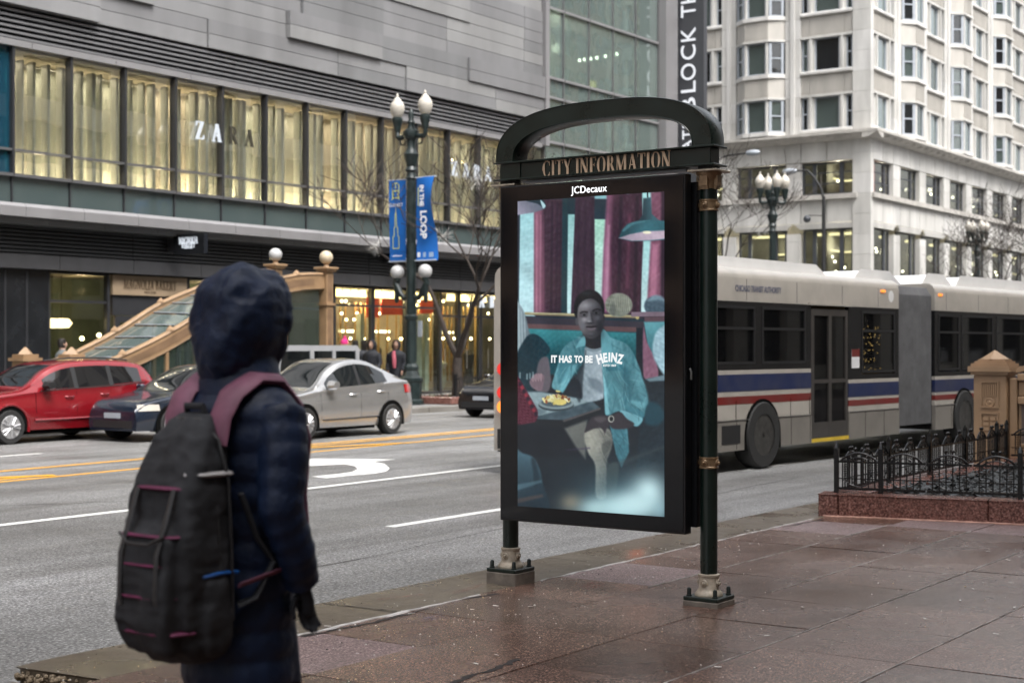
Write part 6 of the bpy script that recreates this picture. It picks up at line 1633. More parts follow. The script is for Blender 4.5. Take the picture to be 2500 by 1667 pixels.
# red people carrier, nose at the left (drives toward -X)
M_redp2 = paintmat('red_car_paint', (.23, .006, .012), .25, 1.0, .25, .05)
rc = Car(4.35, 1.66, [(0, .66), (.25, .80), (1.0, .90), (1.5, .94), (3.0, 1.0), (4.0, 1.06), (4.35, 1.02)], [(0, .72), (.12, .84), (.6, .93), (1.1, .99), (1.35, 1.10), (1.75, 1.34), (2.1, 1.46), (2.6, 1.51), (3.3, 1.51), (3.9, 1.46), (4.15, 1.36), (4.3, 1.10), (4.35, 1.0)], .24, .14, .08, .17)
rt = thing('red_car', (16.35, 23.12, 0), 'shiny red people carrier parked at the left edge of the picture', 'car')
rbody = rc.body(M_redp2, rt)
finish(rc, rt, .025, ((1.62, 2.28), (2.38, 3.12), (3.22, 3.92)), None, (1.22, 1.95), (4.1, 4.28))
for x in (2.33, 3.17): rc.pane(x-.05, x+.05, lambda x: rc.dims(x)[0]+.02, lambda x: rc.dims(x)[1]-.11, rt, 'door_pillar', M_rubber, .008, 3)
for x in (.80, 3.42): rc.wheel(x, .315, rt, 5, M_rim, flare=M_redp2)
for x in (1.40, 2.33, 3.12): rc.line([(x, .38), (x-.02 if x < 3 else x+.03, .6), (x, .93)], rt, 'door_seam', M_dark)
rc.line([(1.35, .42), (2.2, .42), (3.0, .43)], rt, 'sill_strip', M_redp2, .022, .006); rc.line([(1.5, .945), (2.4, .985), (3.3, 1.02), (4.0, 1.07)], rt, 'belt_strip', M_rubber, .010, .006)
rc.handle(2.15, .83, rt, M_redp2); rc.handle(2.98, .86, rt, M_redp2); rc.mirror(1.62, .99, rt, M_rubber, .9); rc.mirror_far(1.62, .99, rt, M_rubber)
rc.patch(4.12, 4.33, .85, 1.03, rt, 'tail_lamp', M_redl if False else pbr('tail_lamp_red', (.35, .01, .01), .15, coat=1)); rc.patch(.06, .45, .66, .78, rt, 'headlamp', M_lampglass)
MB().box(1.2, .10, .16, 3.0, 1.56, .26).build('underbody', M_dark, rt)
MB().tube([(1.8, .35, 1.50), (2.4, .33, 1.55), (3.2, .33, 1.55), (3.8, .36, 1.50)], .018, 6).build('roof_rail', M_rubber, rt)
# sedan shape for the silver, blue and black cars
def sedan(loc, paint, label, L=4.15, W=1.70, h=1.47, grp=None, lights=False, rim=None):
    k = L/4.15; z = h/1.47
    c = Car(L, W, [(0, .58*z), (.2*k, .72*z), (.9*k, .84*z), (1.4*k, .90*z), (2.6*k, .96*z), (3.7*k, 1.02*z), (4.0*k, 1.0*z), (L, .9*z)], [(0, .62*z), (.12*k, .76*z), (.5*k, .84*z), (1.05*k, .93*z), (1.3*k, 1.04*z), (1.7*k, 1.28*z), (2.0*k, 1.41*z), (2.4*k, h), (2.8*k, 1.45*z), (3.2*k, 1.34*z), (3.6*k, 1.16*z), (3.85*k, 1.06*z), (4.08*k, 1.02*z), (L, .92*z)], .21, .16, .12, .20)
    t = thing('sedan_car', loc, label, 'car', grp); c.body(paint, t)
    finish(c, t, .02, ((1.45*k, 2.38*k), (2.46*k, 3.28*k)), None, (1.12*k, 1.95*k), (2.95*k, 3.75*k))
    c.pane(2.38*k, 2.46*k, lambda x: c.dims(x)[0]+.02, lambda x: c.dims(x)[1]-.11, t, 'door_pillar', M_rubber, .008, 3)
    for x in (.78*k, 3.35*k): c.wheel(x, .31, t, 7, rim or M_rim)
    for x in (1.25*k, 2.42*k, 3.25*k): c.line([(x, .36), (x, .6), (x+.02, .86)], t, 'door_seam', M_dark)
    c.line([(1.3*k, .36), (2.2*k, .37), (3.0*k, .38)], t, 'sill_strip', M_rubber, .015, .004)
    c.handle(2.2*k, .80*z, t, paint); c.handle(3.05*k, .84*z, t, paint); c.mirror(1.5*k, .93*z, t, paint, .9); c.mirror_far(1.5*k, .93*z, t, paint)
    c.patch(.05, .48*k, .60*z, .72*z, t, 'headlamp', emit('headlamp_glow', (.9, .95, 1), 1.6) if lights else M_lampglass)
    c.patch(L-.34, L-.05, .80*z, .96*z, t, 'tail_lamp', bpy.data.materials['tail_lamp_red'])
    MB().box(1.2, .10, .15, 2.9, W-.1, .24).build('underbody', M_dark, t)
    MB().box(-.012, W*.36, .44, .05, W*.64, .54).build('number_plate', M_winfr, t); MB().box(-.004, .25, .26, .10, W-.25, .40).build('grille', M_rubber, t)
    return t
M_silver = paintmat('silver_car_paint', (.46, .46, .46), .26, .9, .75, .12); M_blue = paintmat('dark_blue_car_paint', (.010, .018, .035), .22, 1.0, .3, .1); M_blk = paintmat('black_car_paint', (.008, .009, .012), .22, 1.0, .2, .1)
sedan((20.35, 19.6, 0), M_silver, 'silver sedan car passing in front of the lamp post', 4.1, 1.70, 1.53)
sedan((18.75, 21.45, 0), M_blue, 'dark blue sedan car partly hidden behind the hooded pedestrian', 3.95, 1.58, 1.42)
sedan((30.3, 21.4, 0), M_blk, 'black sedan car with a bright headlamp emerging left of the kiosk', 4.2, 1.68, 1.45, lights=True)
# grey boxy off road car parked at the far kerb
jt = thing('offroad_car', (23.1, 23.35, 0), 'grey boxy off road car parked behind the silver sedan', 'car')
M_jeep = paintmat('grey_jeep_paint', (.42, .43, .45), .35, .6, .3, .15)
MB().prism([(0, .45), (0, 1.02), (1.2, 1.10), (1.25, 1.12), (4.0, 1.12), (4.0, .45)], 'y', 0, 1.7).build('body', M_jeep, jt, bevel=.04)
MB().prism([(1.25, 1.70), (1.2, 1.76), (3.9, 1.77), (3.98, 1.70)], 'y', .08, 1.62).build('roof', M_jeep, jt, bevel=.03)
for x0, x1 in ((1.12, 1.3), (2.3, 2.42), (3.05, 3.15), (3.86, 3.98)):
    for y in (.06, 1.58): MB().prism([(x0, 1.12), (x1, 1.12), (x1+(.08 if x0 < 1.2 else 0), 1.70), (x0+(.08 if x0 < 1.2 else 0), 1.70)], 'y', y, y+.06).build('roof_pillar', M_jeep, jt)
for x0, x1 in ((1.32, 2.3), (2.42, 3.05), (3.15, 3.86)):
    for y in (.085, 1.60): MB().box(x0, y, 1.13, x1, y+.01, 1.69).build('side_window', M_carglass, jt)
MB().box(3.9, .2, 1.14, 3.915, 1.5, 1.68).build('rear_window', M_carglass, jt); MB().box(1.24, .14, 1.14, 1.255, 1.56, 1.69).build('windscreen', M_carglass, jt)
for x in (.75, 3.15):
    for y, s_ in ((-.02, 1), (1.72, -1)):
        w = MB().lathe([(.22, 0), (.36, 0), (.38, .04*s_), (.38, .2*s_), (.3, .24*s_)], 26, (x, y, .38), 'y').build('wheel', M_tyre, jt); MB().lathe([(.22, .005*s_), (.18, .03*s_), (.03, .02*s_)], 20, (x, y, .38), 'y').build('rim', M_rim, w)
    MB().prism([(x-.5, .74), (x-.42, .86), (x+.42, .86), (x+.5, .74), (x+.44, .74), (x+.38, .80), (x-.38, .80), (x-.44, .74)], 'y', -.10, .0).build('fender', M_rubber, jt)
# ---------------------------------------------------------------- subway stair canopy on the far pavement
M_tan = pbr('tan_painted_iron', (.26, .165, .09), .45, var=.18, vscale=3, rvar=.08, bump=.12, bscale=30)
M_tan_dk = pbr('tan_iron_recess_shade', (.17, .105, .06), .5, var=.2, vscale=4)  # darker copy of the tan: recess shade put into the colour
M_canopy = glass('canopy_glass', (.55, .62, .60), .10, .05, 0, .62, (.13, .17, .165)); M_sideglass = glass('canopy_side_glass', (.55, .66, .62), .10, .03, 0, .15, (.12, .16, .15))
NY, FY = 26.2, 28.05
se = wthing('subway_canopy', (on_y(796, NY), NY, .15), 'tan iron subway stair canopy with sweeping arched sides and globe lamps', 'subway entrance')
near_c = [(on_y(u, NY), zat(v, on_y(u, NY), NY)) for u, v in ((262, 882), (300, 868), (405, 816), (501, 759), (590, 712), (666, 685), (735, 672), (788, 671))]
far_c = [(on_y(u, FY), zat(v, on_y(u, FY), FY)) for u, v in ((122, 884), (160, 872), (275, 814), (386, 745), (501, 697), (590, 672), (640, 664), (664, 663))]
def curve_at(C, t, n=30):
    x = C[0][0]+(C[-1][0]-C[0][0])*t; return x, spl(C, x)
def arm(C, y, name):
    P = [curve_at(C, i/36) for i in range(37)]
    top = P; bot = [(x, z-.34-.05*math.sin(math.pi*i/36)) for i, (x, z) in enumerate(P)]
    a = MB().prism(top+bot[::-1], 'y', y-.06, y+.06).build('arched_side', M_tan, se)
    MB().tube([(x, y, z+.01) for x, z in P], .085, 8, flat=.6).build('top_moulding', M_tan, a); MB().tube([(x, y, z) for x, z in bot], .065, 8, flat=.6).build('bottom_moulding', M_tan, a)
    rec = [(x, z-.10) for x, z in P[2:-2]]+[(x, z+.09) for x, z in bot[2:-2]][::-1]
    MB().prism(rec, 'y', y-.066, y-.060).build('recess_shade_panel', M_tan_dk, a)  # raised sheet whose dark tan paints the shade of a recess
    for t in (.06, .26, .46, .66, .86):
        x, z = curve_at(C, t); MB().lathe([(.11, z+.03), (.09, z+.07), (.03, z+.13), (.005, z+.15)], 6, (x, y, 0), sm=False).build('finial', M_tan, a)
    for t in (.36, .76):
        x, z = curve_at(C, t); MB().lathe([(.10, -.01), (.08, -.03), (.02, -.035)], 16, (x, y-.066, z-.19), 'y').build('boss', M_tan, a)
    return P, bot
Pn, Bn = arm(near_c, NY, 'near'); Pf, Bf = arm(far_c, FY, 'far')
NP = 12
for i in range(NP):
    t0, t1 = i/NP+.005, (i+1)/NP-.005
    a, b = curve_at(near_c, t0), curve_at(near_c, t1); c, d = curve_at(far_c, t0), curve_at(far_c, t1)
    MB().quad((a[0], NY+.06, a[1]-.10), (b[0], NY+.06, b[1]-.10), (d[0], FY-.06, d[1]-.10), (c[0], FY-.06, c[1]-.10)).build('roof_pane', M_canopy, se)
    MB().tube([(a[0], NY+.06, a[1]-.09), (c[0], FY-.06, c[1]-.09)], .012, 5).build('glazing_bar', M_winfr, se)
for k, (P, B, y) in enumerate(((Pn, Bn, NY), (Pf, Bf, FY))):
    x0, x1 = P[0][0]+.4, P[-1][0]-.1
    bx('low_wall', M_tan, se, x0, y-.05, .149, x1, y+.05, .95 if k == 0 else .8)
    for i in range(5):
        xa = x0+(x1-x0)*i/5; xb = x0+(x1-x0)*(i+1)/5
        za, zb_ = spl([(p[0], p[1]) for p in B], xa)-.03, spl([(p[0], p[1]) for p in B], xb)-.03
        if min(za, zb_) < 1.05: continue
        MB().add([(xa+.04, y, .96), (xb-.04, y, .96), (xb-.04, y, zb_), (xa+.04, y, za)], [(0, 1, 2, 3)]).build('side_pane', M_sideglass, se)
        bx('side_post', M_tan, se, xa-.04, y-.045, .96, xa+.04, y+.045, za)
for (C, y, cm, gv) in ((near_c, NY, M_globe_cream, 'n'), (far_c, FY, M_globe, 'f')):
    x = C[-1][0]+.13; z1 = C[-1][1]+.08
    p = MB().box(x-.16, y-.16, .15, x+.16, y+.16, .9).box(x-.13, y-.13, .9, x+.13, y+.13, z1).build('gate_post', M_tan, se, bevel=.01)
    MB().box(x-.19, y-.19, z1, x+.19, y+.19, z1+.06).box(x-.23, y-.23, z1+.06, x+.23, y+.23, z1+.12).build('post_cap', M_tan, p, bevel=.01)
    MB().box(x-.08, y-.134, z1-.75, x+.08, y-.129, z1-.1).box(x-.08, y-.134, 1.0, x+.08, y-.129, z1-.95).build('post_panel', M_tan_dk, p)  # dark tan paints recess shade on the post faces
    MB().box(x-.17, y-.17, z1-.86, x+.17, y+.17, z1-.80).build('post_band', M_tan, p)
    MB().lathe([(.09, z1+.12), (.06, z1+.18), (.08, z1+.22)], 12, (x, y, 0)).build('globe_neck', M_tan, p)
    MB().sphere((x, y, z1+.37), .175, 22, 14).build('globe', cm, p)
xe = near_c[-1][0]+.1
bx('end_lintel', M_tan, se, xe-.05, NY+.16, 2.9, xe+.06, FY-.16, 3.2)
for u, y in ((62, FY), (175, NY+.5)):       # low end newel posts
    x = on_y(u, y); p = MB().box(x-.2, y-.2, .15, x+.2, y+.2, 1.45).build('newel_post', M_tan, se)
    MB().box(x-.26, y-.26, 1.45, x+.26, y+.26, 1.52).box(x-.2, y-.2, 1.52, x+.2, y+.2, 1.6).lathe([(.2, 1.6), (.05, 1.74), (.01, 1.76)], 4, (x, y, 0), sm=False).build('newel_cap', M_tan, p)

# ---------------------------------------------------------------- near planter, iron fence, subway wall at the right
pl = wthing('granite_planter', (14, 5, .15), 'low red granite planter edge at the right, wet on top', 'planter')
A0, A1 = Vector((13.45, 5.90)), Vector((14.25, 2.1)); dA = (A1-A0).normalized(); nA = Vector((-dA.y, dA.x))
if nA.x < 0: nA = -nA
def along(s_, o): p = A0+dA*s_+nA*o; return (p.x, p.y)
bounds = [0, .19, 1.55, 2.9, 3.9]
for a, b in zip(bounds[:-1], bounds[1:]):
    P = [along(a+.003, 0), along(b-.003, 0), along(b-.003, .34), along(a+.003, .34)]
    MB().prism(P, 'z', .1, .358).build('granite_block', M_gran, pl, bevel=.008)
xx = 13.83
for b in (15.3, 16.9, 18.5, 20.2):
    MB().box(xx+.003, 5.60, .1, b-.003, 5.93, .355).build('granite_block', M_gran, pl, bevel=.008); xx = b
bed = [along(.2, .34), along(3.9, .34), (21, 2.1), (21, 5.59), (13.9, 5.59)]
MB().prism(bed, 'z', .1, .30).build('soil', M_soil, pl)
M_sealp = pbr('pink_bedding_mortar', (.42, .24, .19), .7, var=.3, vscale=20, bump=.6, bscale=60)
mb = MB(); rings = []
for i in range(60):
    s_ = .05+3.8*i/59; p = along(s_, -.012-random.uniform(0, .014)); q = along(s_, .01); rings.append([(q[0], q[1], .14), (q[0], q[1], .168), (p[0], p[1], .156+random.uniform(-.003, .003)), (p[0], p[1], .14)])
mb.loft(rings, sm=False); mb.build('bedding_mortar', M_sealp, pl)
lv = MB(); rg = random.Random(8)
for i in range(13000):       # dark wet evergreen ground cover in the planter
    x = rg.uniform(13.95, 20.8); y = rg.uniform(2.3, 5.55)
    if nA.dot(Vector((x, y))-A0) < .38: continue
    h = rg.uniform(.0, .10); a = rg.uniform(0, 6.28); L = rg.uniform(.04, .09); tz = rg.uniform(-.3, .6)
    d = Vector((math.cos(a), math.sin(a), tz)); w = Vector((-math.sin(a), math.cos(a), 0))*L*.3; c = Vector((x, y, .30+h))
    lv.add([c, c+d*L*.5+w, c+d*L, c+d*L*.5-w], [(0, 1, 2, 3)])
tag(lv.build('ground_cover', pbr('dark_wet_leaf', (.007, .009, .008), .4, var=.4, vscale=20), pl, fix=False), kind='stuff')
fence = wthing('iron_fence', (14.4, 6.0, .35), 'low black wrought iron fence with arched ball topped panels round the planter', 'fence')
def fence_mesh(w):
    mb = MB(); zt, zb_ = .30, .045
    mb.box(0, -.012, zb_-.012, w, .012, zb_+.012); mb.box(0, -.012, zt-.010, w, .012, zt+.010); mb.box(.0, -.006, .135, w, .006, .145)
    n = 10; P = [(.03+(w-.06)*i/n, 0, zt+.085*math.sin(math.pi*(i/n))**.8+.004) for i in range(n+1)]; mb.tube(P, .011, 6)
    P2 = [(.07+(w-.14)*i/n, 0, zt+.045*math.sin(math.pi*(i/n))) for i in range(n+1)]; mb.tube(P2, .006, 5)
    m = 6
    for i in range(m):
        x = .05+(w-.10)*i/(m-1); top = zt+.085*math.sin(math.pi*max(0, min(1, (x-.03)/(w-.06))))**.8
        mb.box(x-.006, -.006, zb_, x+.006, .006, top)
        if i in (2, 3): mb.box(x-.006, -.006, top, x+.006, .006, top+.025); mb.sphere((x, 0, top+.04), .018, 8, 6)
    for x0 in (.05, w-.05-(w-.1)/(m-1)):
        for k in range(6): mb.box(x0, -.004, .16+.022*k, x0+(w-.1)/(m-1), .004, .166+.022*k)
    P3 = [(.06+(w-.12)*i/n, 0, .125-.06*math.sin(math.pi*i/n)) for i in range(n+1)]; mb.tube(P3, .006, 5)
    for q in (.3, .7): mb.tube([(w*q-.035, 0, zt+.01), (w*q, 0, zt+.04), (w*q+.035, 0, zt+.01)], .005, 5)
    return mb.mesh('fence_panel', M_fence)
M_fence = pbr('wet_black_iron', (.006, .0065, .007), .18, var=.3, vscale=30, rvar=.08, bump=.3, bscale=120)
fme = fence_mesh(.405); pme = MB().box(-.022, -.022, 0, .022, .022, .43).lathe([(.03, .43), (.02, .46), (.004, .49)], 6, sm=False).mesh('fence_post', M_fence)
def fence_row(p, ang, n, posts):
    d = Vector((math.cos(ang), math.sin(ang)))
    for i in range(n):
        q = Vector(p)+d*(.42*i+.0075); o = place('fence_panel', fme, fence, (q.x, q.y, .355), ang)
    for i in posts:
        q = Vector(p)+d*(.42*i); place('fence_post', pme, fence, (q.x, q.y, .354), ang)
P0 = Vector((13.95, 5.80))
P0 = Vector(along(.13, .24))
fence_row(P0, math.atan2(dA.y, dA.x), 9, (0, 1, 4, 7))
fence_row((P0.x, 5.76), 0.02, 13, (3, 6, 9, 12, 13))
fence_row((P0.x+.42*13, 5.82), R(-80), 1, (1,))
# subway wall with pedestal
sw = wthing('subway_wall', (19.4, 6.1, .15), 'tan ornamental subway stair wall with capped pedestal at right edge', 'subway entrance')
PX_, PY_ = 19.5, 6.12
def pz(v): return 1.75-(v-848)*19.3/3700
M_tan2 = pbr('warm_tan_paint', (.36, .235, .14), .42, var=.14, vscale=3, rvar=.08, bump=.15, bscale=40)
ped = MB().box(PX_-.20, PY_-.21, .15, PX_+.2, PY_+.21, 1.40).build('pedestal', M_tan2, sw, bevel=.008)
cp = MB()
for z0, z1, w in ((1.40, 1.44, .235), (1.44, 1.51, .265), (1.51, 1.545, .235), (1.545, 1.575, .20), (1.575, 1.60, .165)): cp.box(PX_-w, PY_-w, z0, PX_+w, PY_+w, z1)
cp.lathe([(.19, 1.60), (.06, 1.68), (.03, 1.70), (.005, 1.715)], 4, (PX_, PY_, 0), sm=False); cp.build('cap', M_tan2, ped)
fr = MB(); X = PX_-.2
def frame(y0, y1, z0, z1, t=.014, d=.014):
    fr.box(X-d, y0, z0, X, y0+t, z1); fr.box(X-d, y1-t, z0, X, y1, z1); fr.box(X-d, y0+t, z0, X, y1-t, z0+t); fr.box(X-d, y0+t, z1-t, X, y1-t, z1)
frame(PY_-.115, PY_+.115, .98, 1.32, .016, .022); frame(PY_-.115, PY_+.115, .25, .92, .016, .022)
for i in range(7): fr.box(X-.016, PY_-.085+.026*i, 1.12, X, PY_-.072+.026*i, 1.29)
fr.lathe([(.062, 0), (.062, -.012), (.05, -.016), (.045, -.008), (.02, -.010), (.012, -.02)], 18, (X, PY_, 1.05), 'x')
for r_ in range(9):
    for c_ in range(2): fr.box(X-.02, PY_-.078+.085*c_, .30+.065*r_, X, PY_-.008+.085*c_, .345+.065*r_)
fr.build('relief', M_tan2, ped)
MB().box(PX_-.12, PY_-.32, .15, PX_+.1, PY_-.22, 1.36).build('half_column', M_tan2, sw, bevel=.01)
Yw0 = PY_-.33
for z0, z1, o, nm, mt in ((pz(929), pz(911), .11, 'cornice', M_tan2), (pz(966), pz(930), .05, 'fluted_band', M_tan2), (pz(986), pz(967), .09, 'moulding', M_tan2), (pz(1080), pz(987), .02, 'wall_panel', pbr('brown_wall_panel', (.15, .115, .10), .5, var=.15)), (.15, pz(1081), .07, 'plinth', M_tan2)):
    MB().box(PX_-.05-o, 2.2, z0, PX_+.10, Yw0, z1-.002).build(nm, mt, sw, bevel=.012 if nm != 'wall_panel' else 0)
fl = MB()
for i in range(40): fl.box(PX_-.115, Yw0-.08-.036*i, pz(961), PX_-.10, Yw0-.062-.036*i, pz(935))
fl.build('fluting', M_tan2, sw)
MB().prism([(Yw0, pz(910)+.015), (Yw0-.02, pz(898)), (2.4, pz(898)+1.05), (2.4, pz(910)+1.0)], 'x', PX_-.16, PX_-.02).build('sloping_rail', M_tan2, sw, bevel=.01)
MB().box(PX_-.06, Yw0-.03, pz(986), PX_-.075, Yw0-.0, pz(1080)).build('panel_edge', M_tan2, sw)

# ---------------------------------------------------------------- people
def ring(cx, cy, z, rx, ry, n=20, tilt=0): return [(cx+rx*math.cos(2*math.pi*i/n), cy+ry*math.sin(2*math.pi*i/n), z+tilt*math.cos(2*math.pi*i/n)) for i in range(n)]
def fuse(mb, voxel, smooth_it=4):
    me = mb.mesh('body', []); o = bpy.data.objects.new('body', me); col.objects.link(o)
    m = o.modifiers.new('r', 'REMESH'); m.mode = 'VOXEL'; m.voxel_size = voxel; m.use_smooth_shade = True
    s_ = o.modifiers.new('s', 'SMOOTH'); s_.iterations = smooth_it; s_.factor = .5
    dg = bpy.context.evaluated_depsgraph_get(); out_ = bpy.data.meshes.new_from_object(o.evaluated_get(dg))
    bpy.data.objects.remove(o); bpy.data.meshes.remove(me); return out_
def human(z=1.0, quilt=0.0, stride=.3, armR=None, armL=None, bulk=1.0):
    """jacketed walking figure, x forward, y to its left; returns a mesh builder"""
    mb = MB(); b = bulk
    T = [(.78, .150, .195), (.86, .158, .200), (.95, .150, .190), (1.05, .148, .185), (1.15, .152, .195), (1.25, .160, .212), (1.34, .165, .228), (1.41, .155, .232), (1.46, .130, .205), (1.50, .095, .145), (1.54, .070, .080), (1.60, .062, .065)]
    rings = []
    if quilt:
        zz = .78
        while zz < 1.42:
            rx = interp([(a, q) for a, q, _ in T], zz); ry = interp([(a, q) for a, _, q in T], zz); k = quilt*abs(math.sin(math.pi*(zz-.78)/.085))**.6
            rings.append(ring(0, 0, zz, rx*b+k, ry*b+k)); zz += .0142
        rings += [ring(0, 0, a, q*b, w*b) for a, q, w in T if a > 1.43]
    else: rings = [ring(0, 0, a, q*b, w*b) for a, q, w in T]
    mb.loft(rings)
    mb.loft([ring(.02+.012*math.cos(t), 0, 1.675-.135*math.cos(t), max(.004, .098*math.sin(t)), max(.004, .078*math.sin(t)), 16) for t in [math.pi*i/12 for i in range(13)]])   # head
    mb.tube([(.105, 0, 1.70), (.13, 0, 1.655), (.118, 0, 1.645)], [.010, .017, .008], 8)                                # nose
    mb.tube([(.09, -.03, 1.615), (.108, 0, 1.612), (.09, .03, 1.615)], [.008, .011, .008], 6)                           # mouth
    for s_ in (-1, 1): mb.tube([(.01, s_*.078, 1.65), (.0, s_*.09, 1.675), (.01, s_*.08, 1.70)], [.010, .016, .010], 6)    # ears
    aR = armR or [(0, -.205, 1.41), (-.03, -.255, 1.28), (-.06, -.27, 1.13), (.0, -.275, 1.02), (.06, -.25, .91)]
    aL = armL or [(0, .205, 1.41), (.01, .255, 1.28), (.02, .275, 1.13), (.10, .27, 1.02), (.19, .24, .95)]
    for A in (aR, aL):
        P = []; 
        n = 10 if not quilt else 40
        for i in range(n+1):
            t = i/n*(len(A)-1); k = min(int(t), len(A)-2); f = t-k; P.append(tuple(A[k][j]+(A[k+1][j]-A[k][j])*f for j in range(3)))
        rr = [(.082*(1-t/n)+.052*(t/n))*b+(quilt*.7*abs(math.sin(t*.75)) if quilt else 0) for t in range(n+1)]
        mb.tube(P, rr, 14)
    for s_, f in ((-1, stride), (1, -stride)):
        mb.tube([(0, s_*.095, .90), (.01+f*.3, s_*.098, .70), (.03+f*.62, s_*.10, .48), (f*.85-(.10 if f < 0 else 0), s_*.10, .26), (f*1.0-(.22 if f < 0 else 0), s_*.10, .09+(.05 if f < 0 else 0))], [.105*b, .095*b, .072, .060, .045], 14)
        fx = f*1.0-(.22 if f < 0 else 0); zf = .05 if f < 0 else 0
        mb.tube([(fx-.06, s_*.10, .06+zf), (fx+.02, s_*.10, .055+zf), (fx+.12, s_*.105, .042), (fx+.19, s_*.107, .034)], [.040, .046, .044, .030], 12)
    return mb, aR[-1], aL[-1]
def hand_mesh(wr, side, mat, parent, drop=(.2, 0, -1)):
    d = Vector(drop).normalized(); lat = Vector((0, 1, 0)).cross(d).normalized(); nrm = d.cross(lat).normalized()*side
    w = Vector(wr); mb = MB(); mb.tube([w-d*.03, w+d*.02, w+d*.06, w+d*.10], [.030, .036, .042, .036], 10, flat=.6)
    for i, (o, L) in enumerate(((-.030, .062), (-.010, .072), (.010, .068), (.029, .052))):
        b = w+d*.085+lat*o; mb.tube([b, b+d*L*.45+nrm*.006, b+d*L*.8-nrm*-.018, b+d*L*.95+nrm*.034], [.0105, .010, .009, .007], 7)
    b = w+d*.03+lat*.034; mb.tube([b, b+lat*.026+d*.03, b+lat*.028+d*.062+nrm*.012], [.012, .011, .008], 7)
    me = fuse(mb, .0055, 2); me.materials.append(mat); return place('glove', me, parent)
def paint_by_height(me, mats, rules):
    for m in mats: me.materials.append(m)
    n = len(me.polygons); c = np.zeros(n*3); me.polygons.foreach_get('center', c); c = c.reshape(-1, 3); mi = np.zeros(n, np.int32)
    for i, f in enumerate(rules): mi[f(c)] = i
    me.polygons.foreach_set('material_index', mi); me.update()
M_skin = pbr('skin', (.40, .24, .17), .5, var=.08, vscale=20); M_skin2 = pbr('brown_skin', (.20, .11, .075), .5, var=.08, vscale=20)
M_navy = pbr('navy_quilted_nylon', (.0048, .0125, .038), .55, var=.3, vscale=14, rvar=.08, bump=.5, bscale=26, bdist=.012, spec=.3); M_blackcloth = pbr('black_cloth', (.006, .006, .008), .8, spec=.2, var=.3, vscale=20, bump=.3, bscale=90)
M_glove = pbr('dark_knit_glove', (.008, .009, .014), .8, var=.3, vscale=30, bump=.5, bscale=160)
per = thing('person', (3.250, 3.287, .15), 'person in dark navy hooded quilted jacket walking away with a backpack', 'person', None, R(-2))
per.scale = (.87, .86, 1.0)
mb, wR, wL = human(quilt=.011, bulk=1.06, stride=.15)
mb.loft([ring(0, 0, .60+.0142*i, .175+.011*abs(math.sin(math.pi*(.0142*i)/.085))**.6, .205+.011*abs(math.sin(math.pi*(.0142*i)/.085))**.6) for i in range(16)])
bme = fuse(mb, .0095, 3)
paint_by_height(bme, [M_skin, M_navy, M_blackcloth], [lambda c: c[:, 2] > 0, lambda c: c[:, 2] < 1.575, lambda c: (c[:, 2] < .605)])
body = place('body', bme, per); hand_mesh(wR, -1, M_glove, per, (.25, .05, -1)); hand_mesh(wL, 1, M_glove, per, (.3, -.05, -1))
# deep hood with a rolled front edge
hd = MB(); prof = [(-.150, .03, .03), (-.145, .075, .09), (-.125, .115, .135), (-.08, .142, .170), (-.02, .150, .188), (.04, .146, .188), (.09, .138, .180), (.125, .130, .172), (.135, .118, .160), (.12, .106, .146), (.07, .102, .140), (.0, .10, .135)]
rings = []
for x, ry, rz in prof: rings.append([(x+.03*math.sin(a)*(1 if x > .05 else .3), ry*math.cos(a)*(1.0+.04*math.sin(3*a)), 1.665+rz*math.sin(a)*(1.0 if math.sin(a) > 0 else 1.08)+.006*math.sin(5*a+x*30)) for a in [2*math.pi*i/28 for i in range(28)]])
hd.loft(rings, cap=False); hd.f.append(tuple(range(27, -1, -1))); hd.m.append(0); hd.s.append(True); 
from mathutils import noise as mnoise
hood = hd.build('hood', M_navy, per); hm = hood.data
bmx = bmesh.new(); bmx.from_mesh(hm); bmesh.ops.subdivide_edges(bmx, edges=bmx.edges, cuts=3, use_grid_fill=True, smooth=1.0); bmx.normal_update()
for v in bmx.verts:
    p_ = v.co; k_ = mnoise.noise(Vector((p_.x*9, p_.y*9, p_.z*13)))*.012+abs(mnoise.noise(Vector((p_.x*16, p_.y*16, p_.z*26))))*-.012
    seam = -.008*math.exp(-((abs(p_.y)-.045)/.006)**2)*(1 if p_.z > 1.66 else .3)
    v.co = p_+v.normal*(k_+seam)
for f in bmx.faces: f.smooth = True
bmx.to_mesh(hm); bmx.free()
cl = MB(); cl.loft([ring(.01, 0, z, rx, ry, 24) for z, rx, ry in ((1.44, .15, .20), (1.48, .145, .175), (1.52, .13, .145), (1.57, .125, .125), (1.60, .11, .11), (1.57, .09, .09))], cap=False); cl.build('collar', M_navy, per)
for s_, f in ((-1, .15), (1, -.15)):
    fx = f-(.22 if f < 0 else 0); zf = .05 if f < 0 else 0
    MB().tube([(fx-.075, s_*.10, .045+zf), (fx+.02, s_*.10, .05+zf), (fx+.12, s_*.105, .046), (fx+.205, s_*.107, .034)], [.05, .058, .055, .036], 14).build('shoe', M_blackcloth, per)
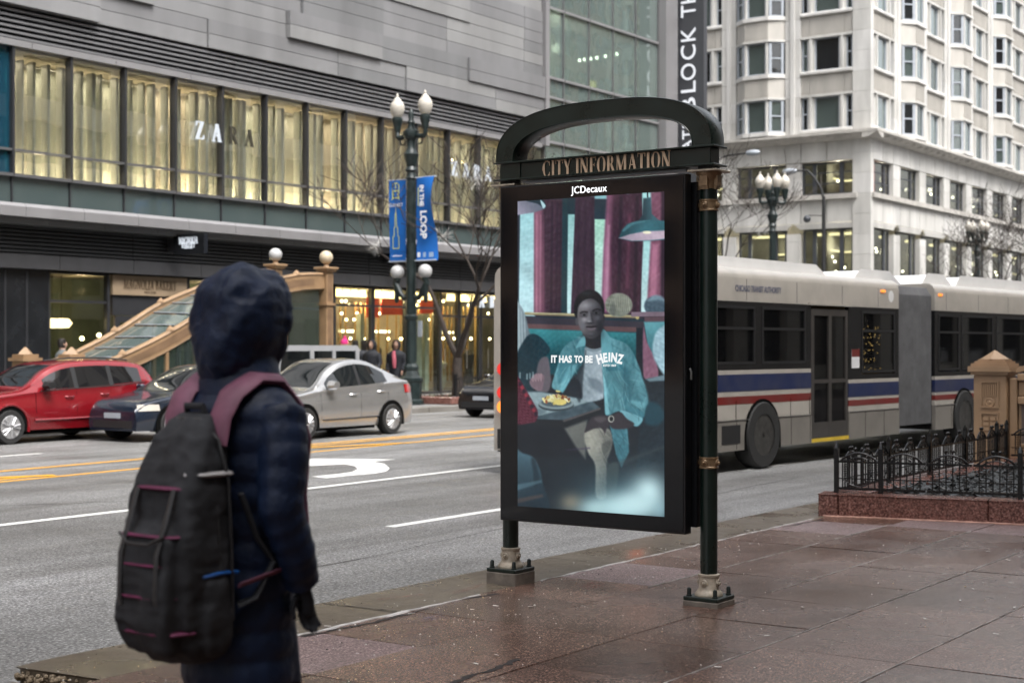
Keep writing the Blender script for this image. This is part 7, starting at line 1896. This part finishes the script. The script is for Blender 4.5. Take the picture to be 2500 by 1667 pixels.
# backpack worn by the walker
bp = thing('backpack', (3.250, 3.287, .15), 'dark grey backpack with magenta striped pocket worn by the hooded walker', 'backpack', None, R(-2)); bp.scale = (.78, .86, 1.0)
M_pack = pbr('charcoal_pack_cloth', (.030, .031, .035), .75, spec=.25, var=.3, vscale=14, bump=.4, bscale=130); M_mag = pbr('magenta_pack_cloth', (.11, .010, .05), .6, var=.3, vscale=10, bump=.3, bscale=100); M_mauve = pbr('dusty_mauve_strap', (.19, .07, .115), .6, var=.25, vscale=12, bump=.3, bscale=110)
M_refl = pbr('pale_reflective_tape', (.42, .40, .40), .35, var=.2, vscale=14); M_bluep = pbr('blue_trim', (.008, .07, .26), .45, var=.2)
def rrect(x0, x1, hw, z, n=6, r=.06):
    P = []
    for cx, cy, a0 in ((x1-r, hw-r, 0), (x0+r*.5, hw-r*.5, 90), (x0+r*.5, -hw+r*.5, 180), (x1-r, -hw+r, 270)):
        rr = r if cx == x1-r else r*.5
        for i in range(n): a = R(a0+90*i/(n-1)); P.append((cx+rr*math.cos(a), cy+rr*math.sin(a), z))
    return P
mb = MB(); prof = [(.69, -.27, .08), (.70, -.33, .115), (.74, -.385, .145), (.82, -.415, .160), (.95, -.425, .166), (1.08, -.415, .165), (1.18, -.395, .160), (1.27, -.36, .150), (1.34, -.32, .13), (1.39, -.26, .10), (1.41, -.22, .06)]
mb.loft([rrect(x0, -.155, hw, z, 6, .075) for z, x0, hw in prof])
prof = [(.725, -.42, .08), (.74, -.455, .115), (.83, -.488, .132), (.97, -.482, .134), (1.06, -.46, .125), (1.10, -.42, .09)]
mb.loft([rrect(x0, -.36, hw, z, 6, .05) for z, x0, hw in prof])
for s_ in (-1, 1): mb.loft([rrect(-.335, -.19, .1, z, 5, .03) if False else [(p[0], p[1]*.55+s_*.105, p[2]) for p in rrect(-.335+k_, -.19-k_, .14-k_, z, 5, .04)] for z, k_ in ((.72, .03), (.75, .01), (.84, 0), (.93, .005), (.95, .02))])
bme2 = fuse(mb, .009, 5); bme2.materials.append(M_pack)
for v in bme2.vertices:
    p_ = v.co; v.co = p_+v.normal*(mnoise.noise(Vector((p_.x*7, p_.y*7, p_.z*9)))*.012+mnoise.noise(Vector((p_.x*22, p_.y*22, p_.z*16)))*.006-.008*abs(mnoise.noise(Vector((p_.x*12, p_.y*12, p_.z*30+4)))))
place('main_bag', bme2, bp)
for z, w in ((.80, .034), (.90, .018), (.99, .018), (1.07, .022), (1.20, .030)):
    hw = .150 if z < 1.07 else .158; x0 = interp([(.74, -.435), (.85, -.488), (.98, -.483), (1.07, -.46), (1.10, -.412), (1.25, -.382)], z)+.006; hw -= .018
    MB().tube([(x0+.10, hw, z), (x0+.02, hw-.02, z), (x0, .06, z), (x0, -.06, z), (x0+.02, -hw+.02, z), (x0+.10, -hw, z)], w*.75, 8, flat=.3).build('magenta_stripe', M_mag, bp)
MB().tube([(-.20, -.152, 1.24), (-.28, -.150, 1.24), (-.33, -.140, 1.24), (-.362, -.10, 1.24)], .020, 8, flat=.4).build('reflective_strip', M_refl, bp)
MB().tube([(-.17, -.158, .955), (-.25, -.166, .96), (-.33, -.160, .955), (-.38, -.132, .95)], .013, 8, flat=.5).build('blue_zip', M_bluep, bp)
MB().tube([(-.16, -.17, 1.18), (-.10, -.19, 1.05), (-.05, -.22, .98), (-.12, -.20, .88), (-.17, -.165, .86)], .020, 8, flat=.4).build('side_strap', M_pack, bp)
for s_ in (-1, 1):
    MB().tube([(-.215, s_*.11, 1.32), (-.205, s_*.115, 1.40), (-.160, s_*.118, 1.46), (-.06, s_*.122, 1.510), (.05, s_*.125, 1.505), (.15, s_*.13, 1.43), (.20, s_*.135, 1.32), (.185, s_*.14, 1.15), (.15, s_*.20, 1.03), (.0, s_*.245, .96), (-.19, s_*.19, .92)], [.045, .052, .058, .062, .060, .055, .048, .034, .018, .016, .016], 10, flat=.34).build('shoulder_strap', M_mauve, bp)
M_zip = pbr('pack_zip_tape', (.03, .03, .032), .35, var=.2, vscale=60, bump=.8, bscale=260)
for off, r_ in ((0, .006), (.05, .005)):
    MB().tube([(-.20-off, -.171+off*.2, .82+off), (-.21-off, -.172+off*.2, 1.05), (-.22-off, -.168+off*.3, 1.22), (-.24-off*.6, -.14+off*.3, 1.335-off*.3), (-.25, -.06, 1.392-off), (-.25, .06, 1.392-off), (-.24, .14, 1.335)], r_, 6).build('zip', M_zip, bp)
MB().tube([(-.47, -.11, 1.075), (-.487, -.05, 1.05), (-.487, .05, 1.05), (-.47, .11, 1.075)], .005, 6).build('zip', M_zip, bp)
for y_ in (-.09, .09): MB().tube([(-.39, y_, .74), (-.445, y_, .78), (-.49, y_, .9), (-.485, y_, 1.02), (-.43, y_, 1.14), (-.405, y_, 1.2)], .011, 8, flat=.4).build('compression_strap', M_zip, bp)
MB().tube([(-.20, -.05, 1.38), (-.22, -.04, 1.43), (-.22, .04, 1.43), (-.20, .05, 1.38)], .012, 8).build('grab_handle', M_pack, bp)

# people on the far pavement
def walker(u, Y, rz, label, jac, leg, hair, skin=None, hat=None, hood=False, k=1.0, seed=0, coat=None):
    x = on_y(u, Y); t = thing('person', (x, Y, .15), label, 'person', 'people on the far pavement', rz); t.scale = (k, k, k)
    mb, a, b = human(stride=.2 if seed % 2 else .12, bulk=1.05)
    if coat: mb.loft([ring(0, 0, z, rx, ry) for z, rx, ry in ((.52, .19, .23), (.7, .18, .22), (.95, .155, .19))])
    for w, s_ in ((a, -1), (b, 1)): mb.tube([w, (w[0]+.02, w[1], w[2]-.09), (w[0]+.05, w[1], w[2]-.15)], [.035, .04, .02], 8, flat=.6)
    me = fuse(mb, .02, 2)
    paint_by_height(me, [skin or M_skin, jac, leg], [lambda c: c[:, 2] > 0, lambda c: (c[:, 2] < 1.55) & ~((np.abs(c[:, 1]) > .21) & (c[:, 2] < .93)), lambda c: (c[:, 2] < (.78 if not coat else .52)) & (np.abs(c[:, 1]) < .2)])
    place('body', me, t)
    q = MB()
    if hood: q.loft([[(x_+.0, ry*math.cos(an), 1.665+rz_*math.sin(an)) for an in [2*math.pi*i/18 for i in range(18)]] for x_, ry, rz_ in ((-.13, .05, .06), (-.09, .11, .13), (0, .13, .17), (.08, .12, .165), (.09, .10, .14))], cap=False); q.build('hood', jac, t)
    elif hat: q.loft([ring(.01, 0, z, rx, ry, 16) for z, rx, ry in ((1.70, .112, .095), (1.75, .115, .10), (1.82, .095, .085), (1.86, .05, .045))]); q.sphere((.0, 0, 1.89), .045, 10, 8); q.build('knit_hat', hat, t)
    else: q.loft([[(c0[0]-.012, c0[1]*1.0, c0[2]) for c0 in ring(.0, 0, z, rx, ry, 16)] for z, rx, ry in ((1.60 if seed < 3 else 1.50, .085, .09), (1.68, .098, .092), (1.74, .106, .094), (1.80, .092, .078), (1.83, .03, .03))]); q.build('hair', hair, t)
    return t
M_hair = pbr('dark_hair', (.012, .009, .007), .5, var=.2); M_grey = pbr('grey_coat', (.10, .11, .11), .8, var=.2); M_pink = pbr('pink_scarf', (.5, .12, .16), .8, var=.2); M_pinkhat = pbr('magenta_knit', (.55, .02, .16), .8, var=.3, vscale=30); M_dkcoat = pbr('dark_winter_coat', (.012, .014, .02), .7, var=.2); M_brown = pbr('brown_coat', (.07, .045, .03), .8, var=.2)
walker(152, 30.6, R(-20), 'person in grey coat passing the bakery window at far left', M_grey, M_blackcloth, M_hair, seed=1)
walker(842, 29.0, R(160), 'person in pink knit hat behind the parked grey off road car', M_brown, M_blackcloth, M_hair, hat=M_pinkhat, seed=2)
walker(868, 30.2, R(20), 'dark haired person in brown coat right of the pink hat', M_brown, M_blackcloth, M_hair, seed=3)
walker(888, 29.2, R(60), 'person in dark winter coat seen from behind near the shopfront', M_dkcoat, M_blackcloth, M_hair, coat=True, seed=4)
walker(908, 28.6, R(190), 'hooded person in dark coat walking left beside the dark coated one', M_dkcoat, M_blackcloth, M_hair, hood=True, seed=2)
tw = walker(968, 28.2, R(200), 'woman in black hooded coat and pink scarf beside the lamp post', M_dkcoat, M_blackcloth, M_hair, hood=True, coat=True, seed=5)
MB().tube([(.10, -.04, 1.48), (.16, -.02, 1.36), (.19, .0, 1.15), (.18, .0, 1.0)], [.05, .06, .06, .04], 10).build('scarf', M_pink, tw)
